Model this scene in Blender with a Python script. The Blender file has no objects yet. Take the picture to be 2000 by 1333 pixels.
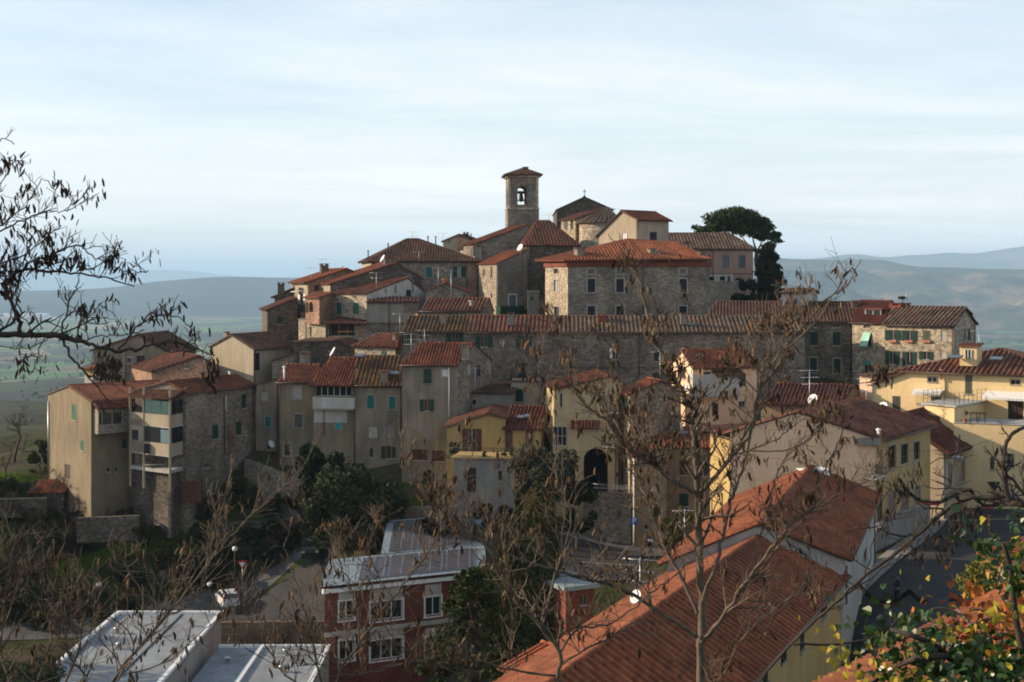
import bpy, math, random
import numpy as np
from mathutils import Vector, Matrix
random.seed(7)
RNG = np.random.default_rng(7)
SC = bpy.context.scene
COL = SC.collection
F, HZ = 2500.0, 550.0
rad = math.radians

def Z(py, D): return (HZ - py) / F * D
def XY(px, D): return Vector(((px - 1000.0) / F * D, D))
def P(px, py, D): return Vector(((px - 1000.0) / F * D, D, Z(py, D)))
def lin(r, g, b):
    f = lambda c: (c / 255 / 12.92) if c / 255 <= .04045 else ((c / 255 + .055) / 1.055) ** 2.4
    return (f(r), f(g), f(b))

# ------------------------------------------------------------------ objects
def tag(o, label=None, cat=None, group=None, kind=None):
    if label: o['label'] = label
    if cat: o['category'] = cat
    if group: o['group'] = group
    if kind: o['kind'] = kind
    return o

def thing(name, label, cat, loc=(0, 0, 0), group=None):
    o = bpy.data.objects.new(name, None)
    COL.objects.link(o)
    o.location = loc
    o.empty_display_size = .5
    return tag(o, label, cat, group)

def wloc(o):
    v = Vector((0, 0, 0))
    while o is not None:
        v += Vector(o.location); o = o.parent
    return v

def link_mesh(name, me, parent=None, loc=None):
    o = bpy.data.objects.new(name, me)
    COL.objects.link(o)
    if parent is not None:
        o.parent = parent
    elif loc is not None:
        o.location = loc
    return o

def np_mesh(name, verts, faces, mat, parent=None, loc=None, smooth=False):
    """verts (n,3) world coords, faces (m,k) all the same size"""
    verts = np.asarray(verts, dtype=np.float32).reshape(-1, 3)
    faces = np.asarray(faces, dtype=np.int32)
    off = wloc(parent) if parent is not None else Vector(loc or (0, 0, 0))
    verts = verts - np.array(off[:], dtype=np.float32)
    me = bpy.data.meshes.new(name)
    m, k = faces.shape
    me.vertices.add(len(verts)); me.vertices.foreach_set('co', verts.ravel())
    me.loops.add(m * k); me.loops.foreach_set('vertex_index', faces.ravel())
    me.polygons.add(m)
    me.polygons.foreach_set('loop_start', np.arange(0, m * k, k, dtype=np.int32))
    if smooth:
        me.polygons.foreach_set('use_smooth', np.ones(m, dtype=bool))
    me.update(calc_edges=True); me.validate()
    if mat: me.materials.append(mat)
    return link_mesh(name, me, parent, loc)

class MB:
    def __init__(s):
        s.v = []; s.f = []; s.mi = []; s.uv = []; s.sm = []
    def poly(s, pts, m=0, uv=None, smooth=False):
        i = len(s.v)
        s.v.extend([Vector(p) for p in pts])
        s.f.append(list(range(i, i + len(pts)))); s.mi.append(m); s.sm.append(smooth)
        s.uv.append(uv if uv else [(0, 0)] * len(pts))
    def obox(s, o, a, b, c, m=0):
        """box from corner o along the vectors a, b, c"""
        o, a, b, c = map(Vector, (o, a, b, c))
        if a.cross(b).dot(c) < 0: a, b = b, a
        q = [o, o + a, o + a + b, o + b, o + c, o + a + c, o + a + b + c, o + b + c]
        for f in ((0, 3, 2, 1), (4, 5, 6, 7), (0, 1, 5, 4), (1, 2, 6, 5), (2, 3, 7, 6), (3, 0, 4, 7)):
            s.poly([q[k] for k in f], m)
    def box(s, c, size, rz=0, m=0):
        c = Vector(c); sx, sy, sz = size
        a = Vector((math.cos(rz), math.sin(rz), 0)) * sx; b = Vector((-math.sin(rz), math.cos(rz), 0)) * sy
        s.obox(c - a / 2 - b / 2 - Vector((0, 0, sz / 2)), a, b, (0, 0, sz), m)
    def wallbox(s, p, q, z0, z1, th, m=0):
        """upright slab from ground point p to q, th thick to the back"""
        p, q = Vector(p[:2]), Vector(q[:2]); d = q - p
        n = Vector((-d.y, d.x)).normalized() * th
        s.obox((p.x, p.y, z0), (d.x, d.y, 0), (n.x, n.y, 0), (0, 0, z1 - z0), m)
    def tube(s, pts, r, n=6, m=0, cap=True):
        pts = [Vector(p) for p in pts]
        if not hasattr(r, '__len__'): r = [r] * len(pts)
        rings = []; up = None
        for i, p in enumerate(pts):
            d = (pts[min(i + 1, len(pts) - 1)] - pts[max(i - 1, 0)])
            if d.length < 1e-9: d = Vector((0, 0, 1))
            d.normalize()
            if up is None:
                up = d.orthogonal().normalized()
            else:
                up = (up - d * up.dot(d))
                up = up.normalized() if up.length > 1e-6 else d.orthogonal().normalized()
            w = d.cross(up)
            i0 = len(s.v)
            for k in range(n):
                t = 2 * math.pi * k / n
                s.v.append(p + (up * math.cos(t) + w * math.sin(t)) * r[i])
            rings.append(i0)
        for a, b in zip(rings, rings[1:]):
            for k in range(n):
                s.f.append([a + k, a + (k + 1) % n, b + (k + 1) % n, b + k]); s.mi.append(m); s.uv.append([(0, 0)] * 4); s.sm.append(True)
        if cap:
            s.f.append([rings[0] + k for k in reversed(range(n))]); s.mi.append(m); s.uv.append([(0, 0)] * n); s.sm.append(False)
            s.f.append([rings[-1] + k for k in range(n)]); s.mi.append(m); s.uv.append([(0, 0)] * n); s.sm.append(False)
    def lathe(s, c, prof, n=16, m=0):
        """prof: list of (r, z) round the vertical axis through c"""
        c = Vector(c); rows = []
        for r, z in prof:
            i0 = len(s.v)
            for k in range(n):
                t = 2 * math.pi * k / n
                s.v.append(c + Vector((r * math.cos(t), r * math.sin(t), z)))
            rows.append(i0)
        for a, b in zip(rows, rows[1:]):
            for k in range(n):
                s.f.append([a + k, a + (k + 1) % n, b + (k + 1) % n, b + k]); s.mi.append(m); s.uv.append([(0, 0)] * 4); s.sm.append(True)
    def build(s, name, mats, parent=None, loc=None):
        if not s.f: return None
        off = wloc(parent) if parent is not None else Vector(loc or (0, 0, 0))
        me = bpy.data.meshes.new(name)
        me.from_pydata([tuple(v - off) for v in s.v], [], s.f)
        if not isinstance(mats, (list, tuple)): mats = [mats]
        for m in mats: me.materials.append(m)
        me.polygons.foreach_set('material_index', s.mi)
        me.polygons.foreach_set('use_smooth', s.sm)
        uvl = me.uv_layers.new(name='UVMap')
        flat = [c for u in s.uv for p in u for c in p]
        uvl.data.foreach_set('uv', flat)
        me.update()
        return link_mesh(name, me, parent, loc)

# ---------------------------------------------------------------- materials
class NT:
    def __init__(s, name):
        s.mat = bpy.data.materials.new(name); s.mat.use_nodes = True
        s.t = s.mat.node_tree; s.b = s.t.nodes['Principled BSDF']
        s.b.inputs['Roughness'].default_value = .9
        s.b.inputs['Specular IOR Level'].default_value = .25
    def n(s, kind, **kw):
        nd = s.t.nodes.new(kind)
        for k, v in kw.items(): setattr(nd, k, v)
        return nd
    def l(s, a, b): s.t.links.new(a, b)
    def coord(s, kind='Object', scale=(1, 1, 1)):
        tc = s.n('ShaderNodeTexCoord'); mp = s.n('ShaderNodeMapping')
        mp.inputs['Scale'].default_value = scale
        s.l(tc.outputs[kind], mp.inputs['Vector']); return mp.outputs[0]
    def noise(s, vec, scale, detail=4, rough=.55):
        nd = s.n('ShaderNodeTexNoise'); nd.inputs['Scale'].default_value = scale
        nd.inputs['Detail'].default_value = detail; nd.inputs['Roughness'].default_value = rough
        s.l(vec, nd.inputs['Vector']); return nd.outputs['Fac']
    def ramp(s, fac, stops, interp='LINEAR'):
        nd = s.n('ShaderNodeValToRGB'); cr = nd.color_ramp; cr.interpolation = interp
        while len(cr.elements) < len(stops): cr.elements.new(.5)
        for e, (p, c) in zip(cr.elements, stops):
            e.position = p; e.color = (*c, 1) if hasattr(c, '__len__') else (c, c, c, 1)
        s.l(fac, nd.inputs['Fac']); return nd.outputs['Color']
    def mix(s, a, b, fac, mode='MIX'):
        nd = s.n('ShaderNodeMix', data_type='RGBA', blend_type=mode)
        for sock, v in ((nd.inputs['Factor'], fac), (nd.inputs['A'], a), (nd.inputs['B'], b)):
            if hasattr(v, 'is_linked'): s.l(v, sock)
            elif hasattr(v, '__len__'): sock.default_value = (*v[:3], 1)
            else: sock.default_value = v
        return nd.outputs['Result']
    def math(s, op, a, b=0.0):
        nd = s.n('ShaderNodeMath', operation=op)
        for sock, v in zip(nd.inputs, (a, b)):
            if hasattr(v, 'is_linked'): s.l(v, sock)
            else: sock.default_value = v
        return nd.outputs[0]
    def bump(s, h, strength=.5, dist=.05):
        nd = s.n('ShaderNodeBump'); nd.inputs['Strength'].default_value = strength
        nd.inputs['Distance'].default_value = dist
        s.l(h, nd.inputs['Height']); s.l(nd.outputs[0], s.b.inputs['Normal'])
    def col(s, c):
        if hasattr(c, 'is_linked'): s.l(c, s.b.inputs['Base Color'])
        else: s.b.inputs['Base Color'].default_value = (*c, 1)
        return s
    def vary(s, c, lo=.86, hi=1.14):
        oi = s.n('ShaderNodeObjectInfo'); return s.mix(c, s.ramp(oi.outputs['Random'], [(0, (lo, lo, lo * .98)), (1, (hi, hi * .985, hi * .96))]), 1.0, 'MULTIPLY')
    def set(s, **kw):
        for k, v in kw.items(): s.b.inputs[k].default_value = v
        return s

def scale3(c, k): return tuple(min(1, x * k) for x in c)

def mat_stone(name, lo, hi, mortar, size=.32, stain=.5):
    t = NT(name)
    co = t.coord('Object', (1, 1, 1.7))
    wob = t.n('ShaderNodeTexNoise'); wob.inputs['Scale'].default_value = 2.5
    t.l(co, wob.inputs['Vector'])
    add = t.n('ShaderNodeVectorMath', operation='MULTIPLY_ADD'); add.inputs[1].default_value = (.3, .3, .3)
    t.l(wob.outputs['Color'], add.inputs[0]); t.l(co, add.inputs[2])
    vo = t.n('ShaderNodeTexVoronoi', feature='F1'); vo.inputs['Scale'].default_value = 1 / size
    t.l(add.outputs[0], vo.inputs['Vector'])
    ve = t.n('ShaderNodeTexVoronoi', feature='DISTANCE_TO_EDGE'); ve.inputs['Scale'].default_value = 1 / size
    t.l(add.outputs[0], ve.inputs['Vector'])
    sep = t.n('ShaderNodeSeparateColor'); t.l(vo.outputs['Color'], sep.inputs[0])
    c = t.ramp(sep.outputs[0], [(0, scale3(lo, .75)), (.35, lo), (.75, hi), (1, scale3(hi, 1.25))])
    e = t.ramp(ve.outputs['Distance'], [(.02, 0.0), (.10, 1.0)])
    c = t.mix(mortar, c, e)
    big = t.noise(t.coord('Object', (1, 1, .6)), .35, 5)
    c = t.mix(c, t.ramp(big, [(.3, 1 - stain), (.62, 1.12)]), 1.0, 'MULTIPLY')
    patch = t.noise(t.coord('Object'), .9, 3)
    c = t.mix(c, t.ramp(patch, [(.35, .8), (.6, 1.05)]), .6, 'MULTIPLY')
    t.col(t.vary(c)); t.bump(ve.outputs['Distance'], .28, .05)
    return t.mat

def mat_plaster(name, base, stain=(.55, .5, .42), amt=.7, dirt=.5):
    t = NT(name)
    a = t.noise(t.coord('Object', (1, 1, .45)), .55, 6, .6)
    b = t.noise(t.coord('Object', (.9, .9, .16)), 1.0, 6, .68)
    d = t.noise(t.coord('Object'), 7, 4)
    c = t.mix(base, tuple(x * y for x, y in zip(base, stain)), t.math('MULTIPLY', t.ramp(a, [(.42, 0.0), (.68, 1.0)]), amt))
    c = t.mix(c, t.ramp(b, [(.34, 1 - dirt), (.62, 1.08)]), .7, 'MULTIPLY')
    c = t.mix(c, t.ramp(d, [(.3, .88), (.7, 1.06)]), 1.0, 'MULTIPLY')
    t.col(t.vary(c, .93, 1.07)); t.bump(d, .15, .02)
    return t.mat

def mat_roof(name, cols, pitch=.3, moss=None, moss_amt=.5, course=.4, dirt=.45):
    """clay tiles; UV in metres along the eave and up the slope"""
    t = NT(name)
    co = t.coord('UV', (1 / pitch, 1 / course, 1))
    vo = t.n('ShaderNodeTexVoronoi', feature='F1', voronoi_dimensions='2D')
    vo.inputs['Scale'].default_value = 1; vo.inputs['Randomness'].default_value = .0
    t.l(co, vo.inputs['Vector'])
    sep = t.n('ShaderNodeSeparateColor'); t.l(vo.outputs['Color'], sep.inputs[0])
    k = len(cols) - 1
    c = t.ramp(sep.outputs[1], [(i / k, x) for i, x in enumerate(cols)])
    big = t.noise(t.coord('UV'), .45, 5, .62)
    c = t.mix(c, t.ramp(big, [(.3, 1 - dirt), (.65, 1.1)]), 1.0, 'MULTIPLY')
    if moss:
        mo = t.noise(t.coord('UV', (1, .7, 1)), .9, 6, .7)
        c = t.mix(c, moss, t.math('MULTIPLY', t.ramp(mo, [(.45, 0.0), (.62, 1.0)]), moss_amt))
    w = t.n('ShaderNodeTexWave', wave_type='BANDS', bands_direction='Y', wave_profile='SAW')
    w.inputs['Scale'].default_value = .314 / course * 1.0
    t.l(t.coord('UV'), w.inputs['Vector'])
    pn = t.n('ShaderNodeTexVoronoi', feature='F1', voronoi_dimensions='2D'); pn.inputs['Scale'].default_value = .55; t.l(t.coord('UV'), pn.inputs['Vector'])
    sp = t.n('ShaderNodeSeparateColor'); t.l(pn.outputs['Color'], sp.inputs[0])
    c = t.mix(c, t.ramp(sp.outputs[0], [(0, (.72, .74, .76)), (.25, (.9, .9, .9)), (.7, (1.0, 1.0, 1.0)), (.9, (1.25, 1.2, 1.15))]), .75, 'MULTIPLY')
    sp2 = t.noise(t.coord('UV', (6, 2.5, 1)), 1, 3, .7); c = t.mix(c, t.ramp(sp2, [(.34, .62), (.5, 1.0), (.7, 1.12)]), 1.0, 'MULTIPLY')
    t.col(t.vary(c, .9, 1.12)); t.bump(w.outputs['Fac'], .5, .03); t.set(Roughness=.85)
    return t.mat

def mat_plain(name, c, rough=.7, var=.15, scale=3, metal=0, spec=.3):
    t = NT(name)
    a = t.noise(t.coord('Object'), scale, 4)
    t.col(t.mix(c, t.ramp(a, [(.3, 1 - var), (.7, 1 + var * .5)]), 1.0, 'MULTIPLY'))
    t.set(Roughness=rough, Metallic=metal); t.b.inputs['Specular IOR Level'].default_value = spec
    return t.mat

def mat_shutter(name, c):
    t = NT(name)
    w = t.n('ShaderNodeTexWave', wave_type='BANDS', bands_direction='Z', wave_profile='SAW')
    w.inputs['Scale'].default_value = 3.2
    t.l(t.coord('Object'), w.inputs['Vector'])
    a = t.noise(t.coord('Object'), 2, 4)
    t.col(t.mix(c, t.ramp(a, [(.3, .75), (.7, 1.1)]), 1.0, 'MULTIPLY')); t.bump(w.outputs['Fac'], .8, .03); t.set(Roughness=.6)
    return t.mat

def mat_leaf(name, cols, rough=.85, spec=.08, trans=0.0):
    t = NT(name)
    g = t.n('ShaderNodeNewGeometry')
    k = len(cols) - 1
    c = t.ramp(g.outputs['Random Per Island'], [(i / k, x) for i, x in enumerate(cols)])
    t.col(c); t.set(Roughness=rough); t.b.inputs['Specular IOR Level'].default_value = spec
    if trans:
        tr = t.n('ShaderNodeBsdfTranslucent'); t.l(c, tr.inputs['Color'])
        mx = t.n('ShaderNodeMixShader'); mx.inputs[0].default_value = trans
        t.l(t.b.outputs[0], mx.inputs[1]); t.l(tr.outputs[0], mx.inputs[2])
        t.l(mx.outputs[0], t.t.nodes['Material Output'].inputs['Surface'])
    return t.mat

M = {}
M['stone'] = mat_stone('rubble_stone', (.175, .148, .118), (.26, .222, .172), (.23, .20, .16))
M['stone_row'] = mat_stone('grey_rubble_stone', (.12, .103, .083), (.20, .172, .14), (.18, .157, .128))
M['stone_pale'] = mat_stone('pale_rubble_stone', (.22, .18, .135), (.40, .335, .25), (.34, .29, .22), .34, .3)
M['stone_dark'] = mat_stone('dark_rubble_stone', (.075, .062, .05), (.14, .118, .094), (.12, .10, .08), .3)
M['stone_fine'] = mat_stone('fine_stone', (.17, .148, .12), (.26, .225, .18), (.24, .21, .17), .22, .35)
M['brick_old'] = mat_stone('old_brick', (.20, .105, .07), (.34, .19, .12), (.30, .22, .16), .2, .4)
M['plaster_grey'] = mat_plaster('weathered_grey_plaster', (.265, .23, .175), (.52, .51, .49), .8, .55)
M['plaster_tan'] = mat_plaster('weathered_tan_plaster', (.25, .20, .135), (.62, .6, .56), .7, .4)
M['plaster_beige'] = mat_plaster('beige_plaster', (.76, .53, .36), (.88, .82, .78), .5, .15)
M['plaster_cream'] = mat_plaster('cream_plaster', (.38, .325, .245), (.72, .68, .62), .6, .3)
M['plaster_white'] = mat_plaster('white_plaster', (.46, .44, .41), (.7, .68, .65), .6, .3)
M['plaster_pale'] = mat_plaster('pale_grey_plaster', (.27, .245, .222), (.75, .73, .7), .6, .35)
M['plaster_yellow'] = mat_plaster('yellow_plaster', (.40, .285, .12), (.82, .76, .66), .5, .2)
M['plaster_apt'] = mat_plaster('pale_yellow_plaster', (.70, .535, .295), (.9, .87, .82), .4, .08)
M['plaster_ochre'] = mat_plaster('ochre_plaster', (.50, .35, .155), (.78, .72, .62), .5, .2)
M['plaster_brown'] = mat_plaster('brown_plaster', (.27, .20, .13), (.7, .66, .6), .6, .35)
M['plaster_pink'] = mat_plaster('pink_plaster', (.36, .24, .19), (.8, .78, .75), .4, .2)
M['brick_red'] = mat_stone('red_brick', (.14, .038, .025), (.19, .054, .033), (.155, .06, .042), .12, .2)
RK = .5
R_ = lambda *a: [scale3(x, RK) for x in a]
M['roof_red'] = mat_roof('red_clay_tiles', R_((.20, .06, .035), (.32, .095, .05), (.40, .13, .065), (.28, .10, .06)), .3)
M['roof_orange'] = mat_roof('orange_clay_tiles', R_((.40, .125, .058), (.52, .165, .075), (.46, .145, .068), (.58, .21, .10)), .3, dirt=.25)
M['roof_dark'] = mat_roof('dark_red_tiles', R_((.14, .045, .032), (.20, .06, .04), (.25, .075, .045), (.17, .065, .045)), .3, dirt=.3)
M['roof_brown'] = mat_roof('brown_tiles', R_((.16, .075, .05), (.23, .105, .065), (.27, .12, .075), (.20, .10, .07)), .35, (.14, .12, .08), .35)
M['roof_old'] = mat_roof('old_grey_tiles', R_((.15, .09, .065), (.24, .14, .095), (.30, .19, .135), (.26, .12, .075)), .44, (.16, .14, .10), .6, .45)
M['roof_oldred'] = mat_roof('old_red_tiles', R_((.20, .07, .045), (.31, .10, .06), (.38, .14, .08), (.26, .12, .085)), .44, (.16, .13, .09), .3, .45)
M['roof_moss'] = mat_roof('mossy_tiles', R_((.14, .09, .05), (.21, .115, .06), (.26, .14, .065), (.18, .10, .06)), .4, (.17, .10, .035), .5, .45)
M['roof_paint'] = mat_roof('painted_red_sheet', R_((.25, .07, .055), (.29, .08, .06)), .6, dirt=.25)
M['roof_white'] = mat_plaster('white_roof_membrane', (.27, .29, .31), (.6, .6, .6), .55, .3)
M['roof_metal'] = mat_plain('pale_metal_roof', (.24, .285, .305), .4, .15, .8)
M['glass'] = NT('window_glass').col((.018, .021, .025)).set(Roughness=.12).mat
M['glass'].node_tree.nodes['Principled BSDF'].inputs['Specular IOR Level'].default_value = .5
M['glass_sky'] = NT('skylight_glass').col((.10, .14, .18)).set(Roughness=.05).mat
M['glass_teal'] = mat_plain('teal_blind', (.018, .075, .08), .4, .2, 2)
M['wood_dark'] = mat_plain('dark_wood', (.045, .03, .022), .7, .3, 4)
M['sh_green'] = mat_shutter('dark_green_shutter', (.018, .055, .042))
M['sh_mid'] = mat_shutter('green_shutter', (.06, .17, .11))
M['sh_teal'] = mat_shutter('teal_shutter', (.03, .16, .15))
M['sh_bright'] = mat_shutter('bright_teal_shutter', (.05, .36, .36))
M['sh_aqua'] = mat_shutter('pale_aqua_shutter', (.30, .58, .46))
M['sh_brown'] = mat_shutter('brown_shutter', (.085, .042, .03))
M['sh_pink'] = mat_shutter('faded_roller_blind', (.30, .19, .15))
M['sh_grey'] = mat_shutter('grey_green_shutter', (.10, .105, .085))
M['sh_navy'] = mat_shutter('dark_blue_shutter', (.02, .022, .035))
M['sh_pale'] = mat_plain('pale_boarded_window', (.34, .32, .28), .8, .2, 3)
M['frame_white'] = mat_plain('white_frame', (.70, .70, .68), .5, .08, 3)
M['frame_pale'] = mat_plain('weathered_pale_frame', (.26, .24, .21), .8, .2, 4)
M['frame_stone'] = mat_plain('stone_surround', (.34, .315, .275), .9, .2, 5)
M['frame_dark'] = mat_plain('dark_frame', (.06, .045, .035), .7, .2, 5)
M['iron'] = mat_plain('dark_iron', (.022, .022, .024), .5, .2, 5)
M['steel'] = mat_plain('grey_steel', (.42, .43, .44), .4, .1, 5, .6)
M['copper'] = mat_plain('brown_downpipe', (.06, .04, .032), .5, .2, 5)
M['white_metal'] = mat_plain('white_metal', (.78, .78, .76), .4, .05, 5)
M['concrete'] = mat_plain('concrete', (.36, .345, .32), .9, .2, 2)
M['terracotta'] = mat_plain('terracotta', (.42, .16, .08), .8, .2, 5)
def newell(pts):
    n = Vector((0, 0, 0))
    for a, b in zip(pts, pts[1:] + pts[:1]):
        n += Vector(((a.y - b.y) * (a.z + b.z), (a.z - b.z) * (a.x + b.x), (a.x - b.x) * (a.y + b.y)))
    return n.normalized()

def add_plane(mb, pts, pitch=.3, t=.1, ribs=True, m=0, me=1, seed=0.0):
    """one roof slope: first two points are its eave, left to right seen from outside; ribs are the tile rows"""
    pts = [Vector(p) for p in pts]
    n = newell(pts)
    if n.z < 0:
        pts = [pts[1], pts[0]] + pts[:1:-1]; n = newell(pts)
    e = pts[1] - pts[0]
    if e.length < .05: e = n.cross(Vector((0, 0, 1)))
    e = e.normalized(); s = n.cross(e).normalized()
    ab = [((p - pts[0]).dot(e), (p - pts[0]).dot(s)) for p in pts]
    so = (seed * 13.7) % 50
    uv = [(a + so, b + so) for a, b in ab]
    top = [p + n * t for p in pts]
    mb.poly(top, m, uv); mb.poly(list(reversed(pts)), me)
    for i in range(len(pts)):
        j = (i + 1) % len(pts)
        mb.poly([pts[i], pts[j], top[j], top[i]], me)
    if not ribs: return
    a0, a1 = min(a for a, b in ab), max(a for a, b in ab)
    k = 0; r, h = .30 * pitch, (.36 if pitch < .49 else .22) * pitch
    while a0 + pitch * (k + .5) < a1:
        a = a0 + pitch * (k + .5); k += 1
        bs = []
        for (x0, y0), (x1, y1) in zip(ab, ab[1:] + ab[:1]):
            if (x0 - a) * (x1 - a) < 0:
                bs.append(y0 + (y1 - y0) * (a - x0) / (x1 - x0))
        if len(bs) < 2: continue
        b0, b1 = min(bs) - random.uniform(0, .05), max(bs)
        if b1 - b0 < .2: continue
        o = pts[0] + n * t
        prof = [(-r, -.005), (-r * .55, h), (r * .55, h), (r, -.005)]
        q0 = [o + e * (a + x) + s * b0 + n * y for x, y in prof]
        q1 = [o + e * (a + x) + s * b1 + n * y for x, y in prof]
        for i in range(3):
            mb.poly([q0[i], q0[i + 1], q1[i + 1], q1[i]], m, [(a + so, b0 + so), (a + so, b0 + so), (a + so, b1 + so), (a + so, b1 + so)], smooth=False)
        mb.poly(list(reversed(q0)), m, [(a + so, b0 + so)] * 4)

PITCH = {'roof_red': .3, 'roof_orange': .3, 'roof_dark': .34, 'roof_brown': .36, 'roof_old': .44, 'roof_oldred': .44, 'roof_moss': .42}
HOUSES = {}
class House:
    def __init__(s, name, label, A, B, zt, zb, wall, C=None, Dk=None, L=8.0, cat='house', group=None, xy=False):
        s.A = Vector(A) if xy else XY(*A); s.B = Vector(B) if xy else XY(*B)
        u = s.B - s.A; s.W = u.length; s.u = u.normalized()
        if C is not None: v = (Vector(C) if xy else XY(*C)) - s.B; s.L = v.length; s.v = v.normalized()
        elif Dk is not None: v = (Vector(Dk) if xy else XY(*Dk)) - s.A; s.L = v.length; s.v = v.normalized()
        else: s.L = L; s.v = Vector((-s.u.y, s.u.x))
        s.C = s.B + s.v * s.L; s.D = s.A + s.v * s.L
        s.zt, s.zb = zt, zb
        c = (s.A + s.B) / 2
        s.root = thing(name, label, cat, (c.x, c.y, zb), group)
        s.wallm = M[wall]; s.planes = []; s.ridges = []; s.wins = []; s.roofm = None
        s.tops = {k: None for k in 'FRBL'}; s.roof = None
        s.fm = {}; s.mats = [s.wallm]
        HOUSES[name + str(len(HOUSES))] = s
    def pt(s, a, b, z): 
        p = s.A + s.u * a + s.v * b
        return Vector((p.x, p.y, z))
    # ---------- faces
    def face(s, k):
        o, d, ln, away = {'F': (s.A, s.u, s.W, -s.v), 'R': (s.B, s.v, s.L, s.u), 'B': (s.C, -s.u, s.W, s.v), 'L': (s.A, s.v, s.L, -s.u)}[k]
        n = Vector((d.y, -d.x))
        if n.dot(away) < 0: n = -n
        return o, d, ln, n.normalized()
    def fp(s, k, u, z, dep=0.0):
        o, d, ln, n = s.face(k); p = o + d * u + n * dep
        return Vector((p.x, p.y, z))
    def hit(s, k, px, py, dep=0.0):
        o, d, ln, n = s.face(k); o = o + n * dep
        r = Vector(((px - 1000) / F, 1.0))
        den = r.dot(n)
        t = o.dot(n) / den
        p = r * t
        return (p - o).dot(d), (HZ - py) / F * t
    # ---------- roofs
    def roof_gy(s, zl, za, zr=None, rp=.5, mat='roof_red', oe=.35, ov=.2, ribs=True, pitch=None):
        """ridge runs back from the front face, gable on F"""
        if zr is None: zr = zl
        s.roofm = mat; W, L = s.W, s.L; pt = s.pt
        sl = (za - zl) / max(rp * W, .01); sr = (za - zr) / max((1 - rp) * W, .01)
        R0, R1 = pt(rp * W, -ov, za), pt(rp * W, L + ov, za)
        if rp > .02:
            s.planes.append([pt(-oe, L + ov, zl - oe * sl), pt(-oe, -ov, zl - oe * sl), R0, R1])
        if rp < .98:
            s.planes.append([pt(W + oe, -ov, zr - oe * sr), pt(W + oe, L + ov, zr - oe * sr), R1, R0])
        if .02 < rp < .98: s.ridges.append((R0, R1))
        ap = [(rp * W, za)] if .02 < rp < .98 else []
        zL = za if rp <= .02 else zl; zR = za if rp >= .98 else zr
        s.tops['F'] = [(0, zL)] + ap + [(W, zR)]
        s.tops['B'] = [(0, zR)] + [(W - x, z) for x, z in ap] + [(W, zL)]
        s.tops['R'] = [(0, zR), (L, zR)]; s.tops['L'] = [(0, zL), (L, zL)]
        s.ribs = ribs; s.pitch = pitch; return s
    def roof_gx(s, zf, za, zk=None, rp=.5, mat='roof_red', oe=.35, ov=.2, ribs=True, pitch=None):
        """ridge parallel to the front face, eave on F"""
        if zk is None: zk = zf
        s.roofm = mat; W, L = s.W, s.L; pt = s.pt
        sf = (za - zf) / max(rp * L, .01); sk = (za - zk) / max((1 - rp) * L, .01)
        R0, R1 = pt(-ov, rp * L, za), pt(W + ov, rp * L, za)
        if rp > .02:
            s.planes.append([pt(-ov, -oe, zf - oe * sf), pt(W + ov, -oe, zf - oe * sf), R1, R0])
        if rp < .98:
            s.planes.append([pt(W + ov, L + oe, zk - oe * sk), pt(-ov, L + oe, zk - oe * sk), R0, R1])
        if .02 < rp < .98: s.ridges.append((R0, R1))
        ap = [(rp * L, za)] if .02 < rp < .98 else []
        zF = za if rp <= .02 else zf; zK = za if rp >= .98 else zk
        s.tops['F'] = [(0, zF), (W, zF)]; s.tops['B'] = [(0, zK), (W, zK)]
        s.tops['R'] = [(0, zF)] + ap + [(L, zK)]; s.tops['L'] = [(0, zF)] + ap + [(L, zK)]
        s.ribs = ribs; s.pitch = pitch; return s
    def roof_hip(s, zf, za, i0, i1, mat='roof_red', oe=.45, ribs=True, pitch=None, rp=.5):
        """hips at both ends; ridge parallel to F from a=i0 to a=W-i1"""
        s.roofm = mat; W, L = s.W, s.L; pt = s.pt
        zo = zf - oe * (za - zf) / (L * rp)
        E = [pt(-oe, -oe, zo), pt(W + oe, -oe, zo), pt(W + oe, L + oe, zo), pt(-oe, L + oe, zo)]
        R0, R1 = pt(i0, L * rp, za), pt(W - i1, L * rp, za)
        s.planes += [[E[0], E[1], R1, R0], [E[1], E[2], R1], [E[2], E[3], R0, R1], [E[3], E[0], R0]]
        s.ridges += [(R0, R1), (E[0], R0), (E[1], R1), (E[2], R1), (E[3], R0)]
        for k in 'FRBL': s.tops[k] = [(0, zf), (s.face(k)[2], zf)]
        s.ribs = ribs; s.pitch = pitch; return s
    def roof_flat(s, mat='concrete', para=.0, t=.12, oe=.08):
        W, L = s.W, s.L
        for k in 'FRBL': s.tops[k] = [(0, s.zt), (s.face(k)[2], s.zt)]
        mb = MB(); a = s.pt(-oe, -oe, s.zt)
        mb.obox(a, (s.pt(W + oe, -oe, s.zt) - a), (s.pt(-oe, L + oe, s.zt) - a), (0, 0, t))
        s.roof = mb.build('roof', M[mat], s.root)
        return s
    # ---------- openings
    def win(s, k, px, py, w, h, kind='g', **o):
        u0, _ = s.hit(k, px - w / 2, py); u1, _ = s.hit(k, px + w / 2, py)
        um, z0 = s.hit(k, px, py + h / 2); _, z1 = s.hit(k, px, py - h / 2)
        if u0 > u1: u0, u1 = u1, u0
        return s.winm(k, u0, u1, z0, z1, kind, **o)
    def winm(s, k, u0, u1, z0, z1, kind='g', **o):
        s.wins.append((k, u0, u1, z0, z1, kind, o)); return s
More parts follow.
